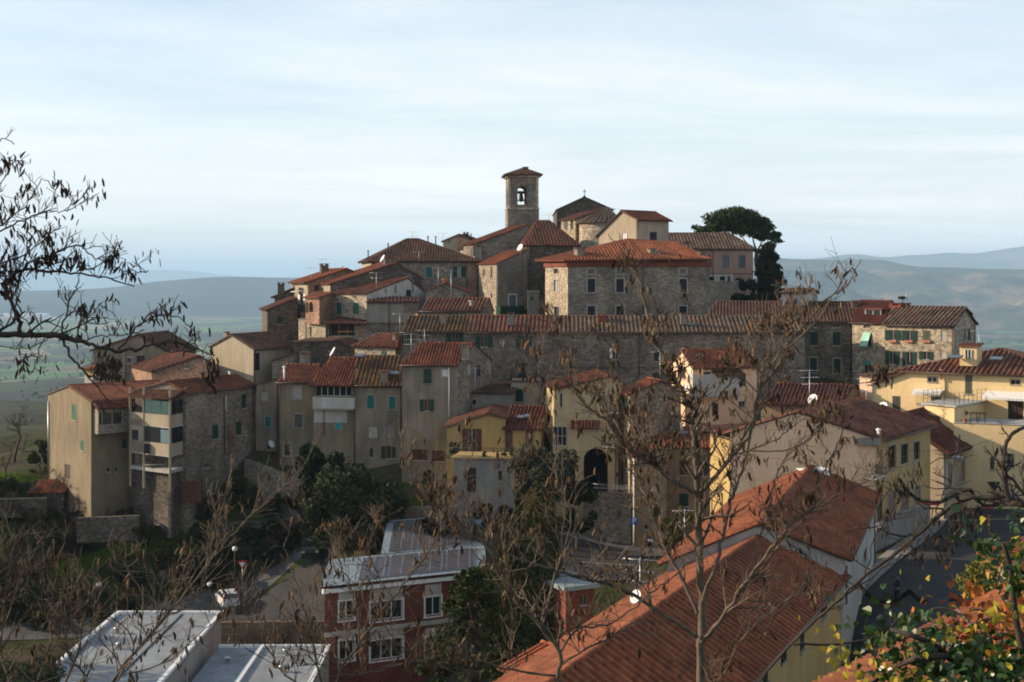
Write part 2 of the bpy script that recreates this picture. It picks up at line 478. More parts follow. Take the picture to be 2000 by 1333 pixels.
    def _wall(s):
        mb = MB()
        for k in 'FRBL':
            o, d, ln, n = s.face(k); top = s.tops[k]
            zl = min(z for _, z in top)
            hol = []
            for i, w in enumerate(s.wins):
                if w[0] != k: continue
                _, u0, u1, z0, z1, kind, op = w
                ok = z1 < zl - .03 and u0 > .05 and u1 < ln - .05 and z0 > s.zb + .05 and not op.get('proud')
                for x in hol:
                    if u0 < x[1] and u1 > x[0] and z0 < x[3] and z1 > x[2]: ok = False
                op['_hole'] = ok
                if ok: hol.append((u0, u1, z0, z1, op))
            fm = s.fm.get(k); cuts = []
            def mi(z, fm=fm):
                if fm is None: return 0
                lst = fm if isinstance(fm, list) else [(1e9, fm)]
                for zt_, nm in lst:
                    if z <= zt_:
                        m_ = M[nm]
                        if m_ not in s.mats: s.mats.append(m_)
                        return s.mats.index(m_)
                return 0
            if isinstance(fm, list): cuts = [z for z, _ in fm if s.zb < z < zl]
            us = sorted({0.0, ln} | {h[0] for h in hol} | {h[1] for h in hol})
            zs = sorted({s.zb, zl} | set(cuts) | {h[2] for h in hol} | {h[3] for h in hol})
            for ua, ub in zip(us, us[1:]):
                for za, zb_ in zip(zs, zs[1:]):
                    um, zm = (ua + ub) / 2, (za + zb_) / 2
                    if any(h[0] < um < h[1] and h[2] < zm < h[3] for h in hol): continue
                    mb.poly([s.fp(k, ua, za), s.fp(k, ub, za), s.fp(k, ub, zb_), s.fp(k, ua, zb_)], mi(zm))
            if len(top) > 2 or abs(top[0][1] - top[-1][1]) > 1e-4:
                poly = [(0, zl), (ln, zl)] + list(reversed(top))
                ded = []
                for p in poly:
                    if not ded or (abs(p[0] - ded[-1][0]) + abs(p[1] - ded[-1][1])) > 1e-4: ded.append(p)
                if abs(ded[0][0] - ded[-1][0]) + abs(ded[0][1] - ded[-1][1]) < 1e-4: ded.pop()
                if len(ded) > 2: mb.poly([s.fp(k, u, z) for u, z in ded], mi(zl + .01))
            for u0, u1, z0, z1, op in hol:
                dp = -op.get('depth', .16); rm = mi((z0 + z1) / 2)
                if op.get('reveal'):
                    s.mats.append(M[op['reveal']]); rm = len(s.mats) - 1
                q = [(u0, z0), (u1, z0), (u1, z1), (u0, z1)]
                for (a, b), (c, e) in zip(q, q[1:] + q[:1]):
                    mb.poly([s.fp(k, a, b), s.fp(k, c, e), s.fp(k, c, e, dp), s.fp(k, a, b, dp)], rm)
                if op.get('arch'):
                    r = (u1 - u0) / 2; rz = min(r * op.get('arch_k', 1.0), z1 - z0); cu = (u0 + u1) / 2
                    arc = [(cu + r * math.cos(t), z1 - rz + rz * math.sin(t)) for t in [math.pi * i / 12 for i in range(13)]]
                    mb.poly([s.fp(k, u1, z1)] + [s.fp(k, *p) for p in arc[:7]][::1], mi(z1))
                    mb.poly([s.fp(k, u0, z1)] + [s.fp(k, *p) for p in arc[6:]][::-1], mi(z1))
                    for (a, b), (c, e) in zip(arc, arc[1:]):
                        mb.poly([s.fp(k, a, b), s.fp(k, c, e), s.fp(k, c, e, dp), s.fp(k, a, b, dp)], rm)
        s.mats[0] = s.wallm
        return mb.build('wall', s.mats, s.root)
    def _window(s, w):
        k, u0, u1, z0, z1, kind, op = w
        hole = op['_hole']; dp = op.get('depth', .16)
        base = (-dp + .0) if hole else .012       # pane plane
        W_, H_ = u1 - u0, z1 - z0
        nm = op.get('name', 'door' if kind == 'd' else 'window')
        fm = M[op.get('frame', 'frame_pale' if kind in ('g', 'o', 'ol', 'or') else 'frame_dark')]
        def bar(mb, a, b, c, d, dep, th=.05):
            mb.obox(s.fp(k, a, c, dep), s.fp(k, b, c, dep) - s.fp(k, a, c, dep), s.fp(k, a, c, dep + th) - s.fp(k, a, c, dep), (0, 0, d - c))
        fr = MB(); fw = min(.055, W_ * .12)
        if kind in ('g', 'o', 'ol', 'or', 'd'):
            bar(fr, u0, u0 + fw, z0, z1, base + .002); bar(fr, u1 - fw, u1, z0, z1, base + .002)
            bar(fr, u0 + fw, u1 - fw, z0, z0 + fw, base + .002); bar(fr, u0 + fw, u1 - fw, z1 - fw, z1, base + .002)
            nm_ = op.get('mull', 1 if W_ > .5 else 0)
            for i in range(nm_):
                c = u0 + W_ * (i + 1) / (nm_ + 1); bar(fr, c - fw * .6, c + fw * .6, z0 + fw, z1 - fw, base + .003, .045)
            if op.get('hbar'):
                c = z0 + H_ * op['hbar']; bar(fr, u0 + fw, u1 - fw, c - .025, c + .025, base + .004, .04)
        win = None
        if fr.f: win = fr.build(nm, fm, s.root)
        pm = op.get('pane', 'glass')
        if kind in ('g', 'o', 'ol', 'or', 'd'):
            p = MB(); p.poly([s.fp(k, u0, z0, base), s.fp(k, u1, z0, base), s.fp(k, u1, z1, base), s.fp(k, u0, z1, base)])
            p.build('pane' if kind != 'd' else 'door_leaf', M[pm], win)
        sm = M[op.get('sh', 'sh_green')]
        if kind == 'c':
            sh = MB(); b0 = (-.07 if hole else .015)
            g = .012
            bar(sh, u0 + .01, (u0 + u1) / 2 - g, z0 + .01, z1 - .01, b0, .04); bar(sh, (u0 + u1) / 2 + g, u1 - .01, z0 + .01, z1 - .01, b0, .04)
            win = sh.build('shutter', sm, s.root)
            if hole:
                p = MB(); p.poly([s.fp(k, u0, z0, -dp), s.fp(k, u1, z0, -dp), s.fp(k, u1, z1, -dp), s.fp(k, u0, z1, -dp)])
                p.build('pane', M['glass'], win)
        if kind == 'b':
            p = MB(); d = -.06 if hole else .01
            p.poly([s.fp(k, u0, z0, d), s.fp(k, u1, z0, d), s.fp(k, u1, z1, d), s.fp(k, u0, z1, d)])
            win = p.build('blind_window', sm, s.root)
        lw = W_ * op.get('leaf', .5)
        if kind in ('o', 'ol'):
            sh = MB(); bar(sh, u0 - lw - .02, u0 - .02, z0, z1, .02, .045); sh.build('shutter', sm, win)
        if kind in ('o', 'or'):
            sh = MB(); bar(sh, u1 + .02, u1 + lw + .02, z0, z1, .02, .045); sh.build('shutter', sm, win)
        if kind == 't':   # shutter pushed out at its foot
            p = MB(); p.poly([s.fp(k, u0, z0, base), s.fp(k, u1, z0, base), s.fp(k, u1, z1, base), s.fp(k, u0, z1, base)])
            win = p.build('window', M['glass'], s.root)
            sh = MB(); a = s.fp(k, u0, z1, .04); o_ = op.get('out', .55)
            sh.obox(a, s.fp(k, u1, z1, .04) - a, s.fp(k, u0, z0, o_) - a, s.fp(k, u0, z1, .08) - a)
            sh.build('shutter', sm, win)
        if op.get('sur'):
            mb = MB(); sw = op.get('sw', .12); pr = .025
            bar(mb, u0 - sw, u0, z0 - sw * .5, z1 + sw, .0, pr); bar(mb, u1, u1 + sw, z0 - sw * .5, z1 + sw, .0, pr)
            bar(mb, u0, u1, z1, z1 + sw, .0, pr)
            bar(mb, u0 - sw * 1.2, u1 + sw * 1.2, z0 - sw * 1.2, z0 - sw * .5 - .003, .0, .09)
            mb.build('surround', M[op['sur']], win)
        elif op.get('sill', kind not in 'db') and kind != 'd':
            mb = MB(); bar(mb, u0 - .06, u1 + .06, z0 - .08, z0 - .002, 0.0, .09); mb.build('sill', M[op.get('sillm', 'frame_stone')], win)
        return win
    # ---------- extras on the house
    def part(s, name, mb, mat, parent=None):
        return mb.build(name, [M[m] if isinstance(m, str) else m for m in (mat if isinstance(mat, (list, tuple)) else [mat])], parent or s.root)
    def pipe(s, k, px, py0, py1, mat='copper', r=.045):
        u, z1 = s.hit(k, px, py0); _, z0 = s.hit(k, px, py1)
        mb = MB(); mb.tube([s.fp(k, u, z0, .09), s.fp(k, u, z1, .09)], r, 6); s.part('downpipe', mb, mat)
    def gutter(s, k='F', mat='copper', oe=.42, dz=.06):
        o, d, ln, n = s.face(k); z = s.tops[k][0][1]
        mb = MB(); mb.tube([s.fp(k, -.2, z - dz, oe), s.fp(k, ln + .2, z - dz, oe)], .07, 6); s.part('gutter', mb, mat)
    def chim(s, px, py, D, w=.6, h=1.2, mat='stone_fine', cap='roof_red', d=None):
        p = P(px, py, D); mb = MB(); d = d or w
        rz = math.atan2(s.u.y, s.u.x)
        mb.box((p.x, p.y, p.z - h / 2 - .25), (w, d, h - .1), rz)
        mb.box((p.x, p.y, p.z - .26), (w + .14, d + .14, .08), rz)
        for sx in (-1, 1):
            mb.box((p.x + sx * w * .36 * math.cos(rz), p.y + sx * w * .36 * math.sin(rz), p.z - .14), (w * .2, d * .9, .17), rz)
        mb.box((p.x, p.y, p.z - .03), (w + .16, d + .16, .06), rz, 1)
        return mb.build('chimney', [M[mat], M[cap]], s.roof or s.root)
    def pot(s, px, py, D, h=.9, r=.09, mat='steel'):
        p = P(px, py, D); mb = MB(); mb.tube([(p.x, p.y, p.z - h - .3), p], r, 8); mb.lathe(p - Vector((0, 0, .02)), [(r * 1.7, -.1), (r * 1.9, 0), (.01, .08)], 8)
        return mb.build('flue', M[mat], s.roof or s.root)
    def skylight(s, px, py, D, w, h, tilt=.35):
        p = P(px, py, D); mb = MB(); u = Vector((s.u.x, s.u.y, 0)); v = Vector((s.v.x, s.v.y, tilt)).normalized(); n = u.cross(v)
        o = p - u * w / 2 - v * h / 2 + n * .1
        mb.obox(o, u * w, v * h, n * .07)
        sk = mb.build('skylight', M['frame_dark'], s.roof or s.root)
        g = MB(); o2 = o + n * .075 + u * .06 + v * .06; g.poly([o2, o2 + u * (w - .12), o2 + u * (w - .12) + v * (h - .12), o2 + v * (h - .12)])
        g.build('pane', M['glass_sky'], sk)
    def band(s, k, z0, z1, mat, pr=.03, u0=0.0, u1=None, name='band'):
        o, d, ln, n = s.face(k); u1 = ln if u1 is None else u1
        mb = MB(); a = s.fp(k, u0, z0, 0.0)
        mb.obox(a, s.fp(k, u1, z0, 0) - a, s.fp(k, u0, z0, pr) - a, (0, 0, z1 - z0)); return s.part(name, mb, mat)
    def balcony(s, k, px0, px1, py_floor, py_rail, out=.9, rail='iron', solid=None, name='balcony'):
        """slab with a railing (or a solid parapet) standing out from face k"""
        u0, zf = s.hit(k, px0, py_floor, out); u1, _ = s.hit(k, px1, py_floor, out); _, zr = s.hit(k, (px0 + px1) / 2, py_rail, out)
        if u0 > u1: u0, u1 = u1, u0
        mb = MB(); a = s.fp(k, u0, zf - .14, 0)
        mb.obox(a, s.fp(k, u1, zf - .14, 0) - a, s.fp(k, u0, zf - .14, out) - a, (0, 0, .14))
        b = s.part(name, mb, 'concrete')
        r = MB()
        if solid:
            for (a0, d0, a1, d1) in ((u0, out, u1, out), (u0, 0, u0, out), (u1, 0, u1, out)):
                p, q = s.fp(k, a0, 0, d0), s.fp(k, a1, 0, d1); r.wallbox(p, q, zf, zr, .1 if a0 == a1 else -.1)
            r.build('parapet', M[solid], b)
        else:
            def bar(a0, d0, a1, d1):
                n = max(2, int(abs(a1 - a0) / .14) + int(abs(d1 - d0) / .14))
                for z in (zf + .08, zr): r.tube([s.fp(k, a0, z, d0), s.fp(k, a1, z, d1)], .022, 4)
                for i in range(n + 1):
                    f = i / n; r.tube([s.fp(k, a0 + (a1 - a0) * f, zf, d0 + (d1 - d0) * f), s.fp(k, a0 + (a1 - a0) * f, zr, d0 + (d1 - d0) * f)], .012, 3)
            bar(u0, out - .03, u1, out - .03); bar(u0, .02, u0, out - .03); bar(u1, .02, u1, out - .03)
            r.build('railing', M[rail], b)
        return b
    def done(s, soffit='wood_dark'):
        if s.planes:
            mb = MB(); pitch = s.pitch or PITCH.get(s.roofm, .34)
            for i, p in enumerate(s.planes): add_plane(mb, p, pitch, .1, s.ribs, 0, 1, seed=i + len(HOUSES) * 1.7)
            for a, b in s.ridges:
                up = Vector((0, 0, .13)); d = (b - a); n = max(1, int(d.length / .42))
                for i in range(n):
                    q0, q1 = a + d * (i / n) + up, a + d * ((i + .96) / n) + up
                    k0 = len(mb.f); mb.tube([q0, q1], [.135, .115], 6)
                    uvv = (random.uniform(0, 40), random.uniform(0, 40))
                    for j in range(k0, len(mb.f)): mb.uv[j] = [uvv] * len(mb.f[j])
            s.roof = mb.build('roof', [M[s.roofm], M[soffit]], s.root)
        if not s.tops['F']:
            for k in 'FRBL': s.tops[k] = [(0, s.zt), (s.face(k)[2], s.zt)]
        s._wall()
        for w in s.wins: s._window(w)
        return s
# ======================= camera, sun, sky
cam = bpy.data.cameras.new('camera'); co = bpy.data.objects.new('camera', cam); COL.objects.link(co)
cam.sensor_width = 36; cam.lens = 36 * F / 2000; cam.shift_y = -(666.5 - HZ) / 2000
cam.clip_start = .1; cam.clip_end = 150000
co.rotation_euler = (rad(90), 0, 0); SC.camera = co
SUN_AZ, SUN_EL = rad(-81), rad(19)     # compass: 0 = straight ahead (+Y), -90 = left
S = Vector((math.sin(SUN_AZ) * math.cos(SUN_EL), math.cos(SUN_AZ) * math.cos(SUN_EL), math.sin(SUN_EL)))
sl = bpy.data.lights.new('sun', 'SUN'); sl.energy = 5.0; sl.angle = rad(.6); sl.color = (1.0, .80, .58)
so = bpy.data.objects.new('sun', sl); COL.objects.link(so); so.rotation_euler = S.to_track_quat('Z', 'Y').to_euler()
w = bpy.data.worlds.new('World'); SC.world = w; w.use_nodes = True
nt = w.node_tree; bg = nt.nodes['Background']
sky = nt.nodes.new('ShaderNodeTexSky'); sky.sky_type = 'NISHITA'; sky.sun_disc = False
sky.sun_elevation = SUN_EL; sky.sun_rotation = SUN_AZ; sky.altitude = 230; sky.air_density = 1.0; sky.dust_density = 2.0; sky.ozone_density = 1.5
tc = nt.nodes.new('ShaderNodeTexCoord')
def wmath(op, a, b=0.0):
    nd = nt.nodes.new('ShaderNodeMath'); nd.operation = op
    for s_, v_ in zip(nd.inputs, (a, b)):
        if hasattr(v_, 'is_linked'): nt.links.new(v_, s_)
        else: s_.default_value = v_
    return nd.outputs[0]
sx = nt.nodes.new('ShaderNodeSeparateXYZ'); nt.links.new(tc.outputs['Generated'], sx.inputs[0])
zz = wmath('ADD', wmath('MAXIMUM', sx.outputs[2], 0.0), .10)
cx = nt.nodes.new('ShaderNodeCombineXYZ'); nt.links.new(wmath('DIVIDE', sx.outputs[0], zz), cx.inputs[0]); nt.links.new(wmath('DIVIDE', sx.outputs[1], zz), cx.inputs[1])
mp = nt.nodes.new('ShaderNodeMapping'); mp.inputs['Rotation'].default_value = (0, 0, rad(12)); mp.inputs['Scale'].default_value = (.45, 1.0, 1); nt.links.new(cx.outputs[0], mp.inputs[0])
def wnoise(scale, det, rough, dist=0.0):
    nd = nt.nodes.new('ShaderNodeTexNoise'); nd.inputs['Scale'].default_value = scale; nd.inputs['Detail'].default_value = det; nd.inputs['Roughness'].default_value = rough
    nd.inputs['Distortion'].default_value = dist; nt.links.new(mp.outputs[0], nd.inputs['Vector']); return nd.outputs['Fac']
n1, n2 = wnoise(.55, 7, .62, .8), wnoise(2.2, 6, .6, .3)
cl = wmath('ADD', wmath('MULTIPLY', n1, .75), wmath('MULTIPLY', n2, .25))
rp = nt.nodes.new('ShaderNodeValToRGB'); rp.color_ramp.elements[0].position = .34; rp.color_ramp.elements[1].position = .66; nt.links.new(cl, rp.inputs[0])
zp = wmath('MAXIMUM', sx.outputs[2], 0.0)
veil = wmath('SUBTRACT', 1.0, wmath('EXPONENT', wmath('DIVIDE', -.24, wmath('ADD', zp, .05))))     # a thin cloud sheet looks denser the more obliquely one sees it
veil = wmath('MULTIPLY', veil, wmath('ADD', wmath('MULTIPLY', rp.outputs[0], .42), .74))
veil = wmath('MINIMUM', veil, 1.0)
cc = nt.nodes.new('ShaderNodeValToRGB'); cc.color_ramp.elements[0].color = (.92, .875, .79, 1); cc.color_ramp.elements[1].color = (.53, .75, .94, 1); cc.color_ramp.elements[1].position = .24
nt.links.new(zp, cc.inputs[0])
cw = nt.nodes.new('ShaderNodeMix'); cw.data_type = 'RGBA'; nt.links.new(rp.outputs[0], cw.inputs['Factor']); nt.links.new(cc.outputs[0], cw.inputs['A']); cw.inputs['B'].default_value = (.87, .87, .855, 1)
cs = nt.nodes.new('ShaderNodeVectorMath'); cs.operation = 'SCALE'; cs.inputs['Scale'].default_value = 9.9; nt.links.new(cw.outputs['Result'], cs.inputs[0])
mx = nt.nodes.new('ShaderNodeMix'); mx.data_type = 'RGBA'
nt.links.new(veil, mx.inputs['Factor']); nt.links.new(sky.outputs[0], mx.inputs['A']); nt.links.new(cs.outputs[0], mx.inputs['B'])
nt.links.new(mx.outputs['Result'], bg.inputs['Color']); bg.inputs['Strength'].default_value = .1
SC.view_settings.view_transform = 'Standard'; SC.view_settings.look = 'None'; SC.view_settings.exposure = .56; SC.view_settings.gamma = 1
SC.cycles.use_denoising = True
SC.cycles.max_bounces = 6; SC.cycles.diffuse_bounces = 3; SC.cycles.volume_bounces = 2; SC.cycles.transparent_max_bounces = 6
SC.cycles.filter_width = 1.9
# ======================= terrain
ctrl = []
def cp(px, py, D): q = P(px, py, D); ctrl.append((q.x, q.y, q.z))
def cz(x, y, z): ctrl.append((x, y, z))
for x in (-90, -60, -30, 0, 30, 60, 90):
    for y, z in ((-30, -1.2), (0, -2.0), (8, -6.0), (16, -9.5), (28, -15)): cz(x, y, z + (2.0 if x > 20 else 0) * (y > 20) - (6 if x < -25 else 0) * (y > 20))
for x in (-15, 0, 15, 35): cz(x, 42, -22)
for x in (-70, -45, -25): cz(x, 45, -29)
for px, py, D in ((1800, 1130, 80), (1750, 1200, 72), (1850, 1095, 85), (1900, 1060, 92), (1950, 985, 108), (1700, 1140, 80), (1990, 1000, 100),
                  (1240, 1065, 113), (1150, 1040, 118), (1110, 1100, 105), (1200, 1080, 110), (1300, 1062, 111), (1000, 1090, 112),
                  (560, 1120, 118), (450, 1210, 115), (350, 1245, 113), (600, 1180, 112), (500, 1260, 105), (150, 1260, 113), (30, 1290, 112), (560, 1270, 100),
                  (100, 1130, 117), (240, 1062, 119), (450, 990, 121), (350, 1040, 119), (100, 1000, 125), (240, 980, 123), (30, 920, 132), (-80, 900, 140), (40, 858, 150), (560, 1010, 119), (640, 1000, 119),
                  (500, 905, 127), (430, 930, 124), (300, 955, 121), (130, 945, 128), (600, 920, 126), (700, 960, 119), (800, 975, 117), (900, 990, 112), (1000, 990, 112), (1080, 1000, 112)):
    cp(px, py, D)
for x, y, z in ((-10, 95, -33.5), (0, 85, -33), (-20, 80, -33), (-35, 85, -33), (-45, 100, -33), (10, 90, -26), (12, 70, -24), (25, 100, -18.7), (40, 115, -18.7), (60, 120, -18), (70, 90, -19), (45, 60, -17), (60, 60, -16)): cz(x, y, z)
for px in (500, 650, 800, 1000, 1200, 1400): cz(*(XY(px, 130)), -14.5)
for px in (300, 400): cz(*(XY(px, 140)), -17)
for px in (600, 800, 1000, 1200, 1400, 1600): cz(*(XY(px, 142)), -9 if px > 700 else -15)
for px in (540, 600, 660): cz(*(XY(px, 150)), -14.5)
for px in (600, 800, 1000, 1200, 1400): cz(*(XY(px, 155)), -6 if px > 700 else -14)
for px in (700, 850, 1000, 1150, 1300, 1450): cz(*(XY(px, 175)), -3); cz(*(XY(px, 192)), -2)
for px, z in ((1650, -11), (1800, -11), (1950, -13)): cz(*(XY(px, 131)), z); cz(*(XY(px, 142)), z - 1)
for q in ((-60, 165, -28), (-75, 140, -24), (-45, 182, -24), (-85, 160, -34), (-62, 150, -22), (-70, 185, -36), (60, 150, -18), (80, 135, -20), (60, 190, -30), (75, 170, -28), (80, 190, -36), (45, 196, -22), (45, 165, -14), (-25, 196, -12), (20, 205, -10), (-85, 120, -27)): cz(*q)
for px in range(-60, 500, 45):
    for D_, z_ in ((109, -31.3), (112, -31.3), (114.5, -31.0)): cz(*XY(px, D_), z_ + max(0, px - 330) * .006)
CT = np.array(ctrl)
def far_profile(d):
    return np.interp(d, [0, 150, 200, 300, 600, 1000, 1700, 2500, 3500, 4500, 90000], [-14, -19, -24, -35, -64, -96, -146, -182, -206, -211, -212])
_hr = np.random.default_rng(3)
_ph = _hr.uniform(0, 6.28, (24, 2)); _dr = _hr.uniform(0, 6.28, 24)
def fbm(x, y, wl, amp, octv=4, seed=0):
    out = 0; k = seed * 4
    for o in range(octv):
        a = _dr[(k + o) % 24]; b = _dr[(k + o + 7) % 24]; f = 6.283 / wl * 2 ** o
        out = out + amp / 2 ** o * np.sin((x * math.cos(a) + y * math.sin(a)) * f + _ph[(k + o) % 24, 0] + 1.3 * np.sin((x * math.cos(b) + y * math.sin(b)) * f * .6 + _ph[(k + o) % 24, 1]))
    return out
def ground_z(x, y):
    x = np.asarray(x, float); y = np.asarray(y, float)
    d2 = (x[..., None] - CT[:, 0]) ** 2 + (y[..., None] - CT[:, 1]) ** 2
    wgt = 1 / (d2 + 30.0) ** 2.6
    loc = (wgt * CT[:, 2]).sum(-1) / wgt.sum(-1)
    r = np.sqrt((x * 1.0) ** 2 + y ** 2)
    far = far_profile(r) + fbm(x, y, 420, 7, 4, 1) * np.clip((r - 200) / 500, 0, 1) * np.clip((5200 - r) / 2500, .03, 1)
    dd = np.sqrt(np.maximum(0, np.abs(x) - 75) ** 2 + np.maximum(0, y - 195) ** 2 + np.maximum(0, -30 - y) ** 2)
    t = np.clip(dd / 70, 0, 1); t = t * t * (3 - 2 * t)
    return loc * (1 - t) + np.minimum(far, -8) * t
def axis(lo, hi, step, far_lo, far_hi, g=1.16):
    a = list(np.arange(lo, hi + .01, step)); s_ = step
    while a[-1] < far_hi: s_ *= g; a.append(a[-1] + s_)
    s_ = step
    while a[0] > far_lo: s_ *= g; a.insert(0, a[0] - s_)
    return np.array(a)
xs = axis(-85, 85, 1.5, -26000, 26000, 1.15); ys = axis(-30, 200, 1.5, -120, 44000, 1.13)
X, Y = np.meshgrid(xs, ys)
Zg = np.concatenate([ground_z(X[i:i + 20], Y[i:i + 20]) for i in range(0, len(ys), 20)])
_loc = (np.abs(X) < 90) & (Y < 205)
for _ in range(3):
    Zp = np.pad(Zg, 1, 'edge'); Zs = (Zp[:-2, 1:-1] + Zp[2:, 1:-1] + Zp[1:-1, :-2] + Zp[1:-1, 2:] + 2 * Zg) / 6
    Zg = np.where(_loc, Zs, Zg)
def gz(x, y):
    i = int(np.clip(np.searchsorted(xs, x) - 1, 0, len(xs) - 2)); j = int(np.clip(np.searchsorted(ys, y) - 1, 0, len(ys) - 2))
    a = (x - xs[i]) / (xs[i + 1] - xs[i]); b = (y - ys[j]) / (ys[j + 1] - ys[j])
    return float(Zg[j, i] * (1 - a) * (1 - b) + Zg[j, i + 1] * a * (1 - b) + Zg[j + 1, i] * (1 - a) * b + Zg[j + 1, i + 1] * a * b)
V = np.stack([X, Y, Zg], -1).reshape(-1, 3)
ny, nx = X.shape; I = np.arange(nx * ny).reshape(ny, nx)
Q = np.stack([I[:-1, :-1], I[:-1, 1:], I[1:, 1:], I[1:, :-1]], -1).reshape(-1, 4)
# ground material: winter grass, bare earth and far fields, by position only
t = NT('ground'); pos = t.n('ShaderNodeNewGeometry').outputs['Position']
def mapp(scale, rot=0):
    m_ = t.n('ShaderNodeMapping'); m_.inputs['Scale'].default_value = scale; m_.inputs['Rotation'].default_value = (0, 0, rot); t.l(pos, m_.inputs[0]); return m_.outputs[0]
near = t.ramp(t.noise(mapp((1, 1, 1)), .22, 6, .65), [(.36, (.020, .026, .009)), (.48, (.045, .06, .015)), (.54, (.07, .055, .035)), (.66, (.05, .042, .03))])
near = t.mix(near, t.ramp(t.noise(mapp((1, 1, 1)), 2.5, 5), [(.3, .6), (.7, 1.2)]), 1.0, 'MULTIPLY')
vo = t.n('ShaderNodeTexVoronoi', feature='F1', voronoi_dimensions='2D'); vo.inputs['Scale'].default_value = 1; vo.inputs['Randomness'].default_value = .85
t.l(mapp((1 / 210, 1 / 420, 1), .35), vo.inputs['Vector'])
sep = t.n('ShaderNodeSeparateColor'); t.l(vo.outputs['Color'], sep.inputs[0])
fields = t.ramp(sep.outputs[0], [(0, (.05, .07, .025)), (.2, (.09, .16, .04)), (.36, (.22, .17, .11)), (.5, (.10, .18, .05)), (.64, (.06, .065, .035)), (.78, (.28, .22, .15)), (.9, (.14, .22, .06))], 'CONSTANT')
fields = t.mix(fields, t.ramp(t.noise(mapp((1 / 90, 1 / 90, 1)), 1, 5), [(.3, .7), (.7, 1.2)]), 1.0, 'MULTIPLY')
wood = t.ramp(t.noise(mapp((1 / 260, 1 / 340, 1)), 1, 6, .6), [(.50, 0.0), (.56, 1.0)])
wc = t.ramp(t.noise(mapp((1 / 12, 1 / 12, 1)), 1, 4), [(.3, (.018, .022, .012)), (.6, (.05, .048, .026)), (.75, (.09, .065, .04))])
fields = t.mix(fields, wc, wood)
ln_ = t.n('ShaderNodeVectorMath', operation='LENGTH'); t.l(pos, ln_.inputs[0])
slope_w = t.ramp(t.math('DIVIDE', ln_.outputs['Value'], 4000.0), [(.055, 0.0), (.085, 1.0)])
hill_c = t.mix(wc, (.05, .055, .026), t.ramp(t.noise(mapp((1 / 60, 1 / 60, 1)), 1, 5, .6), [(.5, 0.0), (.62, 1.0)]))
fz = t.ramp(t.math('DIVIDE', ln_.outputs['Value'], 4000.0), [(.34, 0.0), (.5, 1.0)])
farc = t.mix(hill_c, fields, fz)
t.col(t.mix(near, farc, slope_w)); t.set(Roughness=.95)
t.b.inputs['Specular IOR Level'].default_value = .08
g = np_mesh('ground', V, Q, t.mat, smooth=True); tag(g, 'winter hillside falling from the village to the patchwork plain', None, None, 'structure')
# sea and hills
mb = MB(); mb.poly([(-60000, 12500, -208), (-2600, 12500, -208), (-2600, 60000, -208), (-60000, 60000, -208)])
tag(mb.build('sea', NT('sea').col((.20, .26, .30)).set(Roughness=.25).mat), 'strip of sea at the left horizon', kind='structure')
def hill(label, ridge, D0, D1, mat, wl, amp, n=160, m=26, seed=0):
    """ridge: list of (px, py, D) giving the sky line; the slope falls to the plain on both sides"""
    px = np.array([r[0] for r in ridge], float); D = np.array([r[2] for r in ridge], float); zz_ = np.array([(HZ - r[1]) / F * r[2] for r in ridge])
    s_ = np.linspace(px[0], px[-1], n); Dr = np.interp(s_, px, D); zr = np.interp(s_, px, zz_)
    k = np.ones(5) / 5; zr = np.convolve(np.pad(zr, 2, 'edge'), k, 'valid')
    tt = np.concatenate([np.linspace(-1, 0, m), np.linspace(0, 1, 10)[1:]])
    T, Sx = np.meshgrid(tt, s_, indexing='ij'); Dd = Dr[None, :] + np.where(T < 0, T * (Dr - D0)[None, :], T * D1)
    x = (Sx - 1000) / F * Dr[None, :] * (1 + np.where(T < 0, T * .12, T * .05)); z0 = -212
    prof = np.where(T < 0, (1 + T) ** 1.25, (1 - T) ** 1.2)
    zz2 = z0 - 2 + (zr[None, :] - z0) * prof + fbm(x, Dd, wl, amp, 5, seed) * np.sin(np.pi * np.clip(1 + T, 0, 1)) * (T < 0) * 1.0
    V_ = np.stack([x, Dd, zz2], -1).reshape(-1, 3); I_ = np.arange(V_.shape[0]).reshape(T.shape)
    Q_ = np.stack([I_[:-1, :-1], I_[:-1, 1:], I_[1:, 1:], I_[1:, :-1]], -1).reshape(-1, 4)
    tag(np_mesh('hill', V_, Q_, mat, smooth=True), label, kind='structure')
def hill_mat(name, a, b, c):
    q = NT(name); p_ = q.n('ShaderNodeNewGeometry').outputs['Position']
    m1 = q.n('ShaderNodeMapping'); m1.inputs['Scale'].default_value = (1 / 900, 1 / 900, 1 / 300); q.l(p_, m1.inputs[0])
    m2 = q.n('ShaderNodeMapping'); m2.inputs['Scale'].default_value = (1 / 60, 1 / 60, 1 / 60); q.l(p_, m2.inputs[0])
    c1 = q.ramp(q.noise(m1.outputs[0], 1, 6, .6), [(.36, a), (.5, b), (.62, c)])
    q.col(q.mix(c1, q.ramp(q.noise(m2.outputs[0], 1, 5, .65), [(.3, .45), (.7, 1.5)]), 1.0, 'MULTIPLY')); q.set(Roughness=1.0); q.b.inputs['Specular IOR Level'].default_value = 0
    return q.mat
hm = hill_mat('wooded_hill', (.018, .028, .014), (.045, .05, .024), (.20, .135, .085))
hd = hill_mat('dark_wooded_hill', (.02, .028, .016), (.032, .038, .02), (.05, .045, .028))
hill('low dark wooded hill across the left plain', [(-900, 566, 9500), (-300, 568, 9500), (0, 568, 9500), (120, 567, 9500), (220, 562, 9500), (280, 552, 9500), (340, 547, 9500), (400, 542, 9500), (435, 540, 9500), (500, 541, 9700), (560, 543, 9900), (640, 542, 10000), (760, 545, 10500), (1000, 549, 11000), (1300, 548, 11500)], 7600, 2600, hd, 1500, 14, 140, 20, 1)
